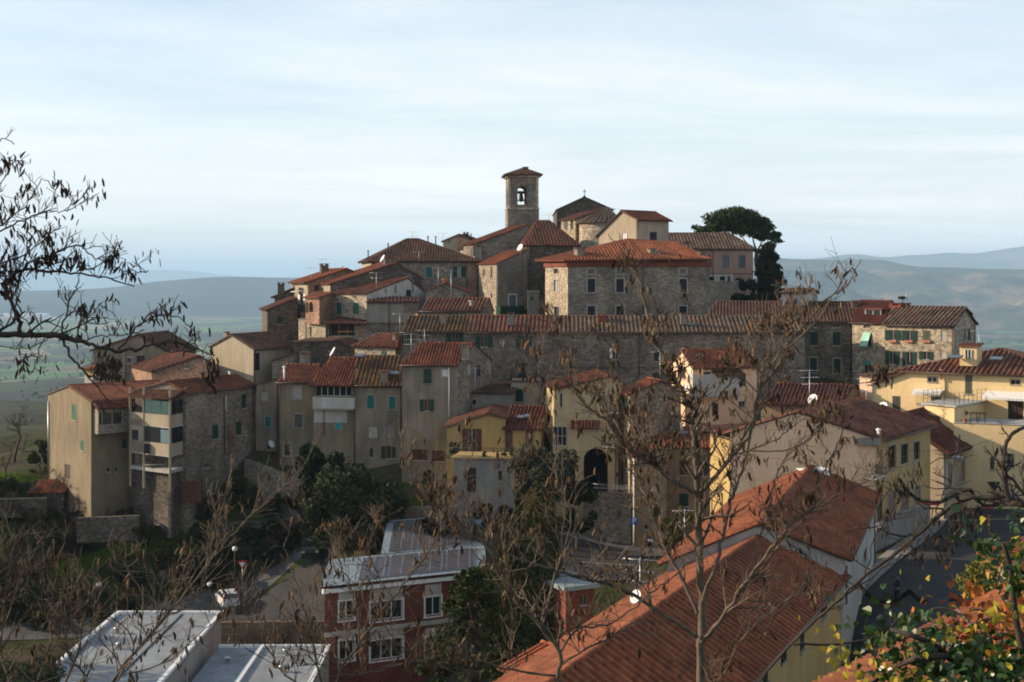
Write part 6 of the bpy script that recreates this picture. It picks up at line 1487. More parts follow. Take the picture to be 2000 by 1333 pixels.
# bright grass strips and rough grass: blades
def grass(name, pts, n, h_, mat, label, seed):
    g = np.random.default_rng(seed); a = np.array([[*XY(px, D)] for px, D in pts]); m = len(a) // 2
    k = g.integers(0, m - 1, n); f = g.random(n)[:, None]; e = g.random(n)[:, None]
    lo = a[k] + (a[k + 1] - a[k]) * f; up = a[m + k] + (a[m + k + 1] - a[m + k]) * f; q = lo + (up - lo) * e
    z = np.array([gz(x, y) for x, y in q]); p = np.column_stack([q, z - .02])
    d = g.normal(size=(n, 3)); d[:, 2] = 0; d /= np.linalg.norm(d, axis=1)[:, None]; hh = h_ * g.uniform(.5, 1.3, n)[:, None]
    tip = p + np.array([[0, 0, 1]]) * hh + g.normal(size=(n, 3)) * hh * .35
    v = np.stack([p - d * .05, p + d * .05, tip], 1).reshape(-1, 3); tag(np_mesh(name, v, np.arange(3 * n).reshape(-1, 3), mat), label, kind='stuff')
gm = mat_leaf('bright_grass', [(.07, .13, .012), (.12, .19, .02), (.16, .22, .03), (.08, .12, .02)], trans=.3)
gd = mat_leaf('dull_grass', [(.035, .055, .012), (.05, .07, .016), (.07, .07, .025), (.05, .045, .025)])
grass('grass', [(x, solve_d(x, y)) for x, y in ((100, 1140), (190, 1112), (290, 1082), (365, 1050), (105, 1105), (190, 1085), (290, 1048), (372, 1030))], 16000, .4, gm, 'bright strip of grass along the bank', 1)
grass('grass', [(-20, 126), (40, 127), (90, 129), (-20, 132), (40, 132), (92, 132)], 4000, .35, gm, 'bright grass of the garden at the left', 2)
grass('grass', [(-60, 114), (100, 115), (250, 116), (420, 117), (600, 118), (-60, 128), (100, 126), (250, 124), (420, 124), (600, 124)], 30000, .4, gd, 'rough grass over the bank', 3)
grass('grass', [(x, solve_d(x, y)) for x, y in ((490, 1025), (600, 1018), (490, 1012), (600, 1006))], 2500, .3, gm, 'grass ledge beneath the ramp wall', 4)
# groves and hedges on the plain: far-off woods that read as one mass
g = np.random.default_rng(77); VV = []; nb = 2600
D = g.uniform(1300, 7500, nb); sx = g.uniform(-.62, .62, nb); ang = .35
rowi = g.integers(0, 90, nb); row0 = g.uniform(-.6, .6, 90); rowD = np.exp(g.uniform(np.log(1500), np.log(7500), 90)); rowl = g.uniform(120, 800, 90); rowa = g.choice([.12, -.2, 1.3, .2], 90)
tpos = g.uniform(-.5, .5, nb); rx = row0[rowi] * rowD[rowi] + np.cos(rowa[rowi]) * tpos * rowl[rowi]; ry = rowD[rowi] + np.sin(rowa[rowi]) * tpos * rowl[rowi]
cl = []
for x, y in zip(rx, ry):
    s_ = g.uniform(4, 9) * (1 if y < 3500 else 1.4); cl.append(((x, y, gz(x, y) + s_ * .45), (s_ * 1.3, s_ * 1.3, s_ * .8)))
v, f = leaf_cloud(cl, 26000, 3.2, shell=.6)
tag(np_mesh('grove', v, f, mat_leaf('far_tree', [(.02, .028, .014), (.035, .04, .02), (.06, .05, .03)])), 'hedgerows and groves scattered over the plain', kind='stuff')
# far white town and warehouses
g = np.random.default_rng(5); tw_m = mat_plain('far_white_wall', (.72, .70, .66), .9, .1, .01); k = 0
for i in range(110):
    px = g.uniform(10, 95) if i < 80 else g.uniform(-60, 15); D = g.uniform(7400, 9000); c = XY(px, D); mb = MB(); s_ = g.uniform(14, 34); mb.box((c.x, c.y, -210 + g.uniform(4, 8)), (s_ * 1.5, s_, g.uniform(9, 16)), g.uniform(-.5, .5)); mb.box((c.x, c.y, -198), (s_, s_ * .7, 6), g.uniform(-.5, .5))
    tag(mb.build('far_building', tw_m, None, (c.x, c.y, -211)), 'tiny white building of the far coastal town on the plain, left', 'building', 'far town on the plain')
c = XY(102, 6900); mb = MB(); mb.box((c.x, c.y, -204), (95, 50, 13), .1); mb.box((c.x, c.y, -196.5), (97, 52, 2), .1); tag(mb.build('warehouse', tw_m, None, (c.x, c.y, -211)), 'long white warehouse standing alone on the plain, left', 'warehouse')
for i, (px, D) in enumerate(((388, 6400), (470, 5600), (1872, 4700), (1905, 4300), (1935, 1900), (1870, 5600), (590, 5200))):
    c = XY(px, D); mb = MB(); s_ = 7; z = gz(c.x, c.y); mb.box((c.x, c.y, z + 2.5), (s_ * 1.6, s_, 7), .3); mb.poly([(c.x - 6.5, c.y - 4.5, z + 6), (c.x + 6.5, c.y - 4.5, z + 6), (c.x, c.y, z + 9)])
    tag(mb.build('farmhouse', M['plaster_beige'], None, (c.x, c.y, z)), 'lone pale farmhouse far out on the plain', 'farmhouse', 'farmhouses on the plain')
# ======================= roads and paving
t = NT('asphalt'); a = t.noise(t.coord('Object'), .6, 5, .6); b = t.noise(t.coord('Object'), 14, 3)
t.col(t.mix(t.ramp(a, [(.35, (.030, .030, .032)), (.65, (.052, .050, .049))]), t.ramp(b, [(.3, .75), (.7, 1.15)]), 1.0, 'MULTIPLY')); t.set(Roughness=.9); M['asphalt'] = t.mat
M['asphalt_pale'] = mat_plain('worn_pale_asphalt', (.085, .083, .08), .9, .4, .5)
M['paving'] = mat_plain('pale_paving', (.23, .22, .20), .9, .25, 1.2)
M['paint_white'] = mat_plain('road_paint', (.2, .2, .195), .8, .3, 4)
def strip(name, pts, wid, mat, label, lift=.06, kind='structure', off=0.0):
    """road ribbon laid on the terrain; pts are ground points (x, y)"""
    pts = [Vector(p) for p in pts]; fine = []
    for p, q in zip(pts, pts[1:]):
        n = max(1, int((q - p).length / 1.0))
        fine += [p.lerp(q, i / n) for i in range(n)]
    fine.append(pts[-1]); mb = MB(); K = max(2, int(wid / .7)); rows = []
    for i, p in enumerate(fine):
        d = (fine[min(i + 1, len(fine) - 1)] - fine[max(i - 1, 0)]).normalized(); n = Vector((-d.y, d.x))
        rows.append([(lambda q: Vector((q.x, q.y, gz(q.x, q.y) + lift)))(p + n * (off + (k / K - .5) * wid)) for k in range(K + 1)])
    for r0, r1 in zip(rows, rows[1:]):
        for k in range(K): mb.poly([r0[k], r0[k + 1], r1[k + 1], r1[k]], smooth=True)
    return tag(mb.build(name, M[mat]), label, kind=kind)
def patch(name, cs, mat, label, lift=.06, n=24):
    a, b, c, d = [XY(*p) for p in cs]; mb = MB(); gr = []
    for i in range(n + 1):
        r = []
        for j in range(n + 1):
            p = a.lerp(b, i / n).lerp(d.lerp(c, i / n), j / n); r.append(Vector((p.x, p.y, gz(p.x, p.y) + lift)))
        gr.append(r)
    for i in range(n):
        for j in range(n): mb.poly([gr[i][j], gr[i + 1][j], gr[i + 1][j + 1], gr[i][j + 1]], smooth=True)
    return tag(mb.build(name, M[mat]), label, kind='structure')
rs = [XY(1600, 58), XY(1760, 70), XY(1830, 79), XY(1880, 86), XY(1935, 95), XY(1975, 106), XY(1990, 118)]
strip('road', rs, 7.5, 'asphalt', 'dark street running up between the houses on the right', .07)
strip('pavement', rs, 1.5, 'paving', 'pale pavement along the house fronts', .17, off=4.2)
patch('square', [(1080, 108), (1300, 106), (1290, 114), (1120, 121)], 'asphalt_pale', 'small paved square in front of the arched passage')
patch('square', [(960, 100), (1240, 100), (1260, 108), (1040, 112)], 'asphalt', 'sloping lane below the arched passage', .10)
strip('road', [XY(-100, 113), XY(100, 113.2), XY(250, 113.6), XY(380, 115.2), XY(470, 116.8), XY(560, 118.4), XY(650, 120)], 3.6, 'asphalt_pale', 'narrow lane curving along the foot of the bank')
patch('parking_area', [(425, 107), (640, 106), (655, 117), (440, 114.6)], 'asphalt', 'dark car park beside the school', .09)
mb = MB(); 
for (x0, D0, x1, D1) in ((1040, 110.5, 1230, 109.5), (1120, 104, 1240, 103)):
    p, q = XY(x0, D0), XY(x1, D1); d = (q - p); n_ = Vector((-d.y, d.x)).normalized() * .12; K = 14
    for i in range(K):
        a, b = p.lerp(q, i / K), p.lerp(q, (i + 1) / K); mb.poly([Vector((v_.x, v_.y, gz(v_.x, v_.y) + .15)) for v_ in (a - n_, b - n_, b + n_, a + n_)])
tag(mb.build('road_marking', M['paint_white']), 'white line across the lane', kind='structure')
# ======================= garden walls
def gwall(label, px0, D0, px1, D1, yt0, yt1, th, mat, name='stone_wall', down=2.5):
    p, q = XY(px0, D0), XY(px1, D1); d = q - p; n_ = Vector((-d.y, d.x)).normalized() * th; mb = MB(); K = max(2, int(d.length / 1.2))
    z0, z1 = Z(yt0, D0), Z(yt1, D1)
    for i in range(K):
        a, b = p.lerp(q, i / K), p.lerp(q, (i + 1) / K); za, zb_ = z0 + (z1 - z0) * i / K, z0 + (z1 - z0) * (i + 1) / K
        za += random.uniform(-.06, .06)
        lo = min(za, zb_) - down - 1.5
        q8 = [Vector((a.x, a.y, lo)), Vector((b.x, b.y, lo)), Vector((b.x, b.y, zb_)), Vector((a.x, a.y, za))]; e = Vector((n_.x, n_.y, 0))
        mb.poly(q8); mb.poly([v_ + e for v_ in reversed(q8)]); mb.poly([q8[3], q8[2], q8[2] + e, q8[3] + e]); mb.poly([q8[0], q8[3], q8[3] + e, q8[0] + e]); mb.poly([q8[1], q8[2], q8[2] + e, q8[1] + e])
    return tag(mb.build(name, M[mat], None, (p.x, p.y, min(z0, z1) - down)), label, 'wall')
gwall('sloping stone ramp wall under the grey plaster houses', 477, 124.5, 588, 120.5, 897, 940, .5, 'stone_row', down=2.5)
gwall('terraced stone wall in the garden below the tan house', 150, 120.2, 272, 120.3, 1012, 1008, .5, 'stone_dark', down=.8)
gwall('low dark stone wall at the left edge of the gardens', -40, 123.6, 92, 124.4, 976, 974, .5, 'stone_dark', down=.3)
gwall('long rough wall along the lane below the round tree', 440, 118.9, 600, 120.6, 1022, 1014, .5, 'stone_dark', down=3.0)
gwall('tan boundary wall between the car park and the white roofs', 431, 103.5, 640, 103, 1216, 1214, .3, 'plaster_brown', down=2.6)
gwall('low retaining wall under the plaster houses by the round tree', 690, 114.5, 890, 112.8, 992, 990, .4, 'plaster_grey', down=2.5)
t_ = thing('fence', 'thin iron fence standing in front of the tan boundary wall', 'fence', (*XY(535, 102.6), Z(1266, 102.6)))
mb = MB()
for i in range(9):
    p = XY(431 + i * 26, 102.7); mb.tube([(p.x, p.y, Z(1275, 102.7)), (p.x, p.y, Z(1208, 102.7))], .04, 5)
mb.build('post', M['iron'], t_)
mb = MB()
for y in (1212, 1225, 1240, 1255): a, b = XY(431, 102.65), XY(640, 102.65); mb.tube([(a.x, a.y, Z(y, 102.65)), (b.x, b.y, Z(y, 102.65))], .015, 4)
for i in range(60):
    a = XY(431 + i * 3.5, 102.65); mb.tube([(a.x, a.y, Z(1262, 102.65)), (a.x, a.y, Z(1212, 102.65))], .009, 3)
mb.build('mesh_panel', M['iron'], t_)
p = P(374, 955, 119.6); t_ = thing('gate', 'rusty brown sheet metal gate below the stone house', 'gate', (p.x, p.y, p.z - 1.7)); mb = MB()
for i in range(6): mb.box((p.x - .75 + i * .3, p.y, p.z - .3), (.27, .05, 2.0), -.1)
mb.build('door_leaf', mat_plain('rusty_sheet', (.10, .035, .022), .85, .4, 3), t_); mb = MB(); mb.box((p.x - 1.0, p.y, p.z - .3), (.14, .14, 2.3)); mb.box((p.x + 1.0, p.y, p.z - .3), (.14, .14, 2.3)); mb.build('post', M['iron'], t_)
p = P(98, 948, 127); t_ = thing('shed', 'low rusty roofed lean-to at the foot of the tan house', 'shed', (p.x, p.y, p.z - 1.5)); mb = MB(); add_plane(mb, [(p.x - 1.8, p.y - 1.5, p.z - .6), (p.x + 2.0, p.y - 1.8, p.z - .5), (p.x + 2.2, p.y + .8, p.z + .35), (p.x - 1.2, p.y + 1.2, p.z + .35)], .25, .05); mb.build('roof', [M['roof_orange'], M['wood_dark']], t_)
mb = MB(); mb.box((p.x + .2, p.y - .2, p.z - 1.3), (3.2, 2.0, 1.6), -.05); mb.build('wall', M['stone_dark'], t_)
# ======================= cars, scooter
car_mats = dict(white=mat_plain('white_car_paint', (.62, .63, .63), .25, .03, 1), dark=mat_plain('dark_green_car_paint', (.02, .035, .035), .25, .05, 1), silver=mat_plain('silver_car_paint', (.38, .39, .40), .25, .03, 1, .4))
M['tyre'] = mat_plain('tyre', (.012, .012, .012), .9); M['tail_red'] = mat_plain('red_light_lens', (.35, .01, .01), .2); M['lamp_lens'] = mat_plain('clear_lens', (.6, .6, .58), .15)
def car(px, D, rz, col, label, s_=1.0, name='parked_car', py=None):
    c = XY(px, D); z0 = gz(c.x, c.y) + .1; t = thing(name, label, 'car', (c.x, c.y, z0), 'cars parked beside the lane'); cr, sr = math.cos(rz), math.sin(rz)
    def T(x, y, z): return Vector((c.x + (x * cr - y * sr) * s_, c.y + (x * sr + y * cr) * s_, z0 + z * s_))
    L_, W_ = 3.7, 1.62
    side = [(-1.85, .28), (-1.88, .72), (-1.80, .95), (-1.62, 1.42), (-1.30, 1.50), (-.2, 1.52), (.25, 1.45), (.95, .98), (1.7, .80), (1.86, .62), (1.85, .28)]
    def hw(z): return .80 - max(0, z - .9) * .24
    mb = MB()
    for (x0, z0_), (x1, z1_) in zip(side, side[1:]): mb.poly([T(x0, -hw(z0_), z0_), T(x1, -hw(z1_), z1_), T(x1, hw(z1_), z1_), T(x0, hw(z0_), z0_)], smooth=False)
    for sg in (-1, 1):
        low = [(x, z) for x, z in side if z <= .99]
        mb.poly([T(x, sg * hw(z), z) for x, z in low]); mb.poly([T(x, sg * hw(z), z) for x, z in side if z >= .94])
    mb.poly([T(-1.85, -.8, .28), T(1.85, -.8, .28), T(1.85, .8, .28), T(-1.85, .8, .28)]); mb.build('body', car_mats[col], t)
    mb = MB(); k = .012
    mb.poly([T(-1.80 - k, -.66, 1.0), T(-1.80 - k, .66, 1.0), T(-1.63 - k, .58, 1.38), T(-1.63 - k, -.58, 1.38)]); mb.build('rear_window', M['glass'], t)
    mb = MB(); mb.poly([T(.32, -.6, 1.42), T(.32, .6, 1.42), T(.93, .72, 1.01), T(.93, -.72, 1.01)]); 
    for v_ in mb.v: v_ += Vector((0, 0, .012))
    mb.build('windscreen', M['glass'], t)
    for sg in (-1, 1):
        mb = MB()
        for x0, x1, xt0, xt1 in ((-1.62, -.55, -1.45, -.55), (-.47, .75, -.47, .2)): mb.poly([T(x0, sg * (hw(1.0) + k), 1.0), T(x1, sg * (hw(1.0) + k), 1.0), T(xt1, sg * (hw(1.38) + k), 1.38), T(xt0, sg * (hw(1.38) + k), 1.38)])
        mb.build('side_window', M['glass'], t)
        for x in (-1.18, 1.18):
            mb = MB(); a = T(x, sg * .64, .30); b = T(x, sg * .82, .30); mb.tube([a, b], .30 * s_, 14); wh = mb.build('wheel', M['tyre'], t)
            mb = MB(); mb.tube([T(x, sg * .80, .30), T(x, sg * .83, .30)], .18 * s_, 10); mb.build('rim', M['steel'], wh)
        mb = MB(); mb.obox(T(-1.89, sg * .72 - .07, .75), T(-1.89, sg * .72 + .07, .75) - T(-1.89, sg * .72 - .07, .75), T(-1.78, 0, 0) - T(-1.84, 0, 0), (0, 0, .5 * s_)); mb.build('tail_light', M['tail_red'], t)
        mb = MB(); mb.obox(T(1.80, sg * .6 - .14, .62), T(0, .28, 0) - T(0, 0, 0), T(.07, 0, 0) - T(0, 0, 0), (0, 0, .14)); mb.build('headlight', M['lamp_lens'], t)
    mb = MB(); mb.obox(T(-1.91, -.25, .55), T(0, .5, 0) - T(0, 0, 0), T(.03, 0, 0) - T(0, 0, 0), (0, 0, .12)); mb.build('number_plate', M['white_metal'], t)
    return t
car(444, 115.6, 2.0, 'white', 'small white hatchback parked at the corner of the white hall roof', .95)
car(607, 116.6, -1.45, 'dark', 'dark car parked at the left corner of the school', 1.0)
car(262, 112.0, .2, 'silver', 'silver car on the lane behind the white hall roof', 1.0)
def scooter(px, D, rz, col, label):
    c = XY(px, D); z0 = gz(c.x, c.y) + .08; t = thing('scooter', label, 'scooter', (c.x, c.y, z0)); cr, sr = math.cos(rz), math.sin(rz)
    T = lambda x, y, z: Vector((c.x + x * cr - y * sr, c.y + x * sr + y * cr, z0 + z))
    for x in (-.6, .62):
        mb = MB(); mb.tube([T(x, -.06, .24), T(x, .06, .24)], .24, 14); mb.build('wheel', M['tyre'], t)
    mb = MB(); mb.tube([T(.62, 0, .3), T(.5, 0, .8), T(.42, 0, 1.05)], [.05, .14, .05], 8); mb.tube([T(.45, 0, .3), T(.0, 0, .28), T(-.3, 0, .5), T(-.85, 0, .65)], [.1, .16, .2, .1], 8); mb.build('body', car_mats[col], t)
    mb = MB(); mb.tube([T(.05, 0, .72), T(-.3, 0, .78), T(-.75, 0, .82)], [.1, .14, .1], 8); mb.build('seat', M['tyre'], t)
    mb = MB(); mb.tube([T(.42, -.33, 1.05), T(.42, .33, 1.05)], .03, 6); mb.build('handlebar', M['iron'], t)
    mb = MB(); mb.box(T(.50, 0, .98), (.14, .2, .16), rz); mb.build('headlight', M['lamp_lens'], t)
scooter(1280, 110.4, .6, 'white', 'pale scooter parked at the foot of the brown house'); scooter(1752, 76, 1.2, 'dark', 'dark motor scooter parked in the street on the right')
# ======================= signs and lamps
M['sign_blue'] = mat_plain('blue_sign', (.02, .10, .42), .4, .05, 2); M['sign_red'] = mat_plain('red_sign', (.45, .04, .035), .4, .05, 2); M['sign_white'] = mat_plain('white_sign', (.75, .75, .75), .4, .05, 2)
def letter(txt, loc, size, parent, rz=0):
    cu = bpy.data.curves.new('letter', 'FONT'); cu.body = txt; cu.size = size; cu.align_x = 'CENTER'; cu.align_y = 'CENTER'; cu.extrude = .004; cu.offset = .012 * size
    tmp = bpy.data.objects.new('letter_curve', cu); COL.objects.link(tmp); bpy.context.view_layer.update()
    me = bpy.data.meshes.new_from_object(tmp.evaluated_get(bpy.context.evaluated_depsgraph_get())); me.name = 'letter'; bpy.data.objects.remove(tmp)
    me.materials.clear(); me.materials.append(M['sign_white']); o = bpy.data.objects.new('letter', me); COL.objects.link(o); o.parent = parent; o.location = Vector(loc) - wloc(parent); o.rotation_euler = (rad(90), 0, rz); return o
def psign(px, py, D, label, s_=.62):
    p = P(px, py, D); bz = gz(p.x, p.y); t = thing('parking_sign', label, 'road sign', (p.x, p.y, bz)); mb = MB(); mb.tube([(p.x, p.y + .05, bz - .1), (p.x, p.y + .05, p.z + s_ * .75)], .035, 6); mb.build('post', M['steel'], t)
    mb = MB(); mb.box(p, (s_, .03, s_)); pl = mb.build('panel', M['sign_blue'], t); mb = MB()
    letter('P', (p.x, p.y - .022, p.z), s_ * 1.05, pl)
psign(1238.5, 1018, 108.8, 'blue and white parking sign on a pole by the brown wing house'); psign(1976, 968.5, 100, 'blue and white parking sign by the street at the right edge', .55)
def triangle_sign(px, py, D, label, back=False, s_=.9):
    p = P(px, py, D); bz = gz(p.x, p.y); t = thing('give_way_sign', label, 'road sign', (p.x, p.y, bz)); mb = MB(); mb.tube([(p.x, p.y + .06, bz - .1), (p.x, p.y + .06, p.z + .4)], .035, 6); mb.build('post', M['steel'], t)
    def tri(k, dy, m, nm, par):
        mb = MB(); q = [(p.x - k * .5, p.z + k * .43), (p.x + k * .5, p.z + k * .43), (p.x, p.z - k * .43)]
        mb.poly([(x, p.y + dy, z) for x, z in q]); mb.poly([(x, p.y + dy + .02, z) for x, z in reversed(q)])
        for a, b in zip(q, q[1:] + q[:1]): mb.poly([(a[0], p.y + dy, a[1]), (b[0], p.y + dy, b[1]), (b[0], p.y + dy + .02, b[1]), (a[0], p.y + dy + .02, a[1])])
        return mb.build(nm, m, par)
    if back: tri(s_, 0, M['iron'], 'panel', t)
    else: pl = tri(s_, 0, M['sign_red'], 'panel', t); tri(s_ * .6, -.012, M['sign_white'], 'panel_centre', pl)
triangle_sign(473, 1104, 116.3, 'red bordered give way sign beside the lane'); triangle_sign(1941, 953, 101, 'dark back of a triangular road sign by the street, right edge', True, 1.1)
def lamp(px, py, D, label, hgt=None):
    p = P(px, py, D); bz = gz(p.x, p.y); t = thing('street_lamp', label, 'street lamp', (p.x, p.y, bz), 'street lamps along the lane'); mb = MB(); mb.tube([(p.x, p.y, bz - .2), (p.x, p.y, p.z - .1)], [.07, .045], 7); mb.build('pole', M['iron'], t)
    mb = MB(); mb.lathe(p, [(.06, -.22), (.22, -.18), (.26, .0), (.2, .16), (.02, .24)], 12); mb.build('lamp_head', M['white_metal'], t)
lamp(193, 1141, 115.2, 'street lamp with white head standing left above the lane'); lamp(410, 1141, 116, 'street lamp with white head just above the hall roof corner'); lamp(459, 1072, 117.3, 'street lamp with white head nearest the give way sign')
p = P(1870, 895, 97); t_ = thing('wall_lantern', 'grey street lamp on a curved arm from the cream street house', 'street lamp', (p.x - 1.6, p.y + 1.0, p.z - .5)); mb = MB(); mb.tube([(p.x - 1.75, p.y + .9, p.z - .55), (p.x - 1.2, p.y + .6, p.z - .1), (p.x - .3, p.y + .1, p.z)], .04, 6); mb.build('arm', M['iron'], t_); mb = MB(); mb.tube([(p.x - .35, p.y + .1, p.z), (p.x, p.y, p.z + .03), (p.x + .4, p.y - .1, p.z + .02)], [.06, .16, .05], 8); mb.build('lamp_head', M['steel'], t_)
# garlands over the street
def garland(label, pts, D0, D1):
    n = len(pts); q = [P(x, y, D0 + (D1 - D0) * i / (n - 1)) for i, (x, y) in enumerate(pts)]; sm = []
    for i in range(n - 1):
        a, b = q[max(i - 1, 0)], q[min(i + 2, n - 1)]
        for k in range(6):
            t1 = k / 6; m0 = (q[i + 1] - a) / 2; m1 = (b - q[i]) / 2
            sm.append(q[i] * (2 * t1 ** 3 - 3 * t1 ** 2 + 1) + m0 * (t1 ** 3 - 2 * t1 ** 2 + t1) + q[i + 1] * (-2 * t1 ** 3 + 3 * t1 ** 2) + m1 * (t1 ** 3 - t1 ** 2))
    sm.append(q[-1]); t = thing('garland', label, 'garland', q[0]); g_ = np.random.default_rng(int(pts[0][0])); vv = []
    cl = [((v_.x, v_.y, v_.z), (.12, .12, .12)) for v_ in sm]; v_, f_ = leaf_cloud(cl, 45 * len(sm), .06); np_mesh('greenery', v_, f_, M['lf_dark'], t); mb = MB(); mb.tube(sm, .03, 5); mb.build('wire', M['iron'], t)
    k = len(sm) // 2; mb = MB(); mb.tube([s_ - Vector((0, 0, .12)) for s_ in sm[k - 4:k + 5]], [.02, .05, .08, .09, .09, .09, .08, .05, .02], 6); mb.build('red_ribbon', M['sign_red'], t)
garland('dark green garland with a red bow low over the street', [(1677, 1140), (1700, 1166), (1736, 1179), (1762, 1166), (1776, 1155)], 74, 74.5)
garland('second garland with red ribbon over the street, right of the lowest one', [(1776, 1155), (1797, 1172), (1830, 1184), (1852, 1178), (1875, 1166)], 74.5, 75)
garland('garland sagging in front of the yellow street facade', [(1757, 937), (1775, 962), (1800, 979), (1835, 981), (1862, 968), (1895, 957)], 88, 92)
garland('garland with red ribbon farthest up the street near the parking sign', [(1895, 957), (1910, 979), (1930, 989), (1952, 984), (1975, 972)], 92, 95)
# ======================= aerials and dishes
def aerial(px, pt_, pb, D, label, kind=0, rz=0.4):
    a, b = P(px, pb, D), P(px, pt_, D); t = thing('tv_aerial', label, 'aerial', (a.x, a.y, a.z)); mb = MB(); mb.tube([a - Vector((0, 0, .3)), b], .03, 5); mb.build('mast', M['steel'], t); d = Vector((math.cos(rz), math.sin(rz), 0)); e = Vector((-d.y, d.x, 0)); mb = MB()
    hs = (.08, .7) if kind == 0 else ((.08,) if kind == 1 else (.08, .6, 1.1))
    for i, q in enumerate(hs):
        if q > (b - a).length: continue
        c_ = b - Vector((0, 0, q)); w_ = .8 - .12 * i; mb.tube([c_ - d * w_, c_ + d * w_], .02, 4)
        for k in range(7): f = -w_ + 2 * w_ * k / 6; l_ = .16 + .22 * (k / 6 if i % 2 else 1 - k / 6); mb.tube([c_ + d * f - e * l_, c_ + d * f + e * l_], .012, 3)
    mb.build('antenna_bars', M['steel'], t)
for a in ((629, 506, 524, 166, 'aerial beside the dark chimney on the upper left red roof', 0, .1), (607, 523, 545, 163, 'thin aerial at the low left end of the upper red roof', 1, .1), (735, 532, 566, 152, 'two tier aerial above the small red roof of the white gable', 0, -.2), (806, 452, 469, 178, 'aerial at the left end of the brown hipped ridge', 0, .1), (865, 455, 477, 182, 'aerial between brown hipped roof and pale gabled house', 0, .2), (818, 492, 506, 171, 'cross shaped aerial low on the brown hipped roof', 1, .1),
          (856, 523, 560, 150, 'pale aerial in front of the wide stone house, left of the pair', 0, .3), (881, 528, 585, 148, 'tall aerial in front of the open shuttered window', 1, .2), (781, 612, 648, 139, 'aerial standing over the small ragged red roof', 1, 0.), (829, 644, 672, 131, 'aerial with bright bars above the tall house red roof', 2, .2), (803, 652, 690, 130.5, 'many barred aerial at the left end of the long stone row', 2, .4), (1200, 407, 415, 190, 'tiny aerial behind the church right eave', 1, .2), (1072, 419, 436, 186, 'small aerial left of the church', 0, .2),
          (1558, 545, 568, 143, 'aerial at the left of the white roof cabin', 0, .2), (1579, 545, 568, 143.5, 'aerial at the right of the white roof cabin', 0, .3), (1770, 561, 600, 133, 'tall aerial on the ridge beside the loudspeaker cluster', 0, .1), (1912, 645, 690, 113, 'aerial behind the dormer of the apartment house', 1, .2), (1581, 722, 800, 97, 'tall aerial with three tiers on the beige house roof', 2, .2), (1692, 738, 805, 106, 'aerial with white bars before the pinkish wall block', 2, .1),
          (1289, 686, 748, 117, 'aerial mast in front of the long row beside the white balconied house', 1, .2), (1337, 995, 1062, 84, 'pale aerial rising beside the near orange roof', 1, .1), (1250, 1090, 1180, 60, 'white barred aerial on the nearest long red roof', 2, -.3), (928, 718, 770, 123, 'small aerial behind the pinkish cottage', 1, .3), (399, 668, 735, 128, 'aerial with white bars on the far left red roof', 2, .0)):
    aerial(*a)
def dish(px, py, D, r, az, label, mat='white_metal', wall=False):
    p = P(px, py, D); t = thing('satellite_dish', label, 'satellite dish', (p.x, p.y, p.z - r - .3)); f = Vector((math.sin(az) * .87, -math.cos(az) * .87, .5)).normalized(); u_ = f.orthogonal().normalized(); v_ = f.cross(u_); mb = MB(); rows = []
    for rr, dd in ((.02, 0), (.35, .03), (.7, .11), (1, .22)): rows.append([p + (u_ * math.cos(k * math.pi / 10) + v_ * math.sin(k * math.pi / 10)) * r * rr + f * r * dd for k in range(20)])
    for a, b in zip(rows, rows[1:]):
        for k in range(20): mb.poly([a[k], a[(k + 1) % 20], b[(k + 1) % 20], b[k]], smooth=True)
    mb.build('dish', M[mat], t); mb = MB(); mb.tube([p - Vector((0, 0, r + .4)), p - f * .06], .03, 5); mb.build('mast', M['steel'], t); mb = MB(); mb.tube([p - Vector((0, 0, r * .9)) + f * r * .2, p + f * r * .9 - Vector((0, 0, r * .3))], .018, 4); mb.box(p + f * r * .92 - Vector((0, 0, r * .28)), (.09, .12, .09)); mb.build('arm', M['steel'], t)
dish(651, 688, 139.5, .58, -1.3, 'white satellite dish on the dark windowless house end'); dish(748, 506, 156, .5, -1.2, 'white satellite dish at the peak of the thin sunlit roof strip'); dish(1016, 484.5, 166.5, .5, -.9, 'white satellite dish above the slit window house'); dish(812, 622, 141, .5, -.9, 'salmon coloured satellite dish left of the mossy roof', 'terracotta')
dish(1588, 781, 96.5, .42, -.9, 'white satellite dish on the ridge of the beige house'); dish(1724, 797, 109, .5, -.9, 'large white satellite dish in front of the apartment wing'); dish(1243, 1166, 55.5, .32, -1.0, 'white satellite dish on the thin orange slope of the nearest long roof'); dish(1339, 760, 118.4, .4, -1.1, 'cream satellite dish beside the white balconied house'); dish(529, 868, 128.4, .38, .9, 'white satellite dish low on the narrow grey plaster house')
# white skylight box on the near roof
p = P(1590, 928, 84.5); mb = MB(); mb.box((p.x, p.y, p.z - .3), (1.7, 1.1, 1.3), .4); mb.box((p.x, p.y, p.z + .38), (1.9, 1.3, .06), .4); tag(mb.build('roof_box', M['white_metal'], None, (p.x, p.y, p.z - 1.0)), 'white sheeted box at the ridge end of the near orange roof', 'roof box')
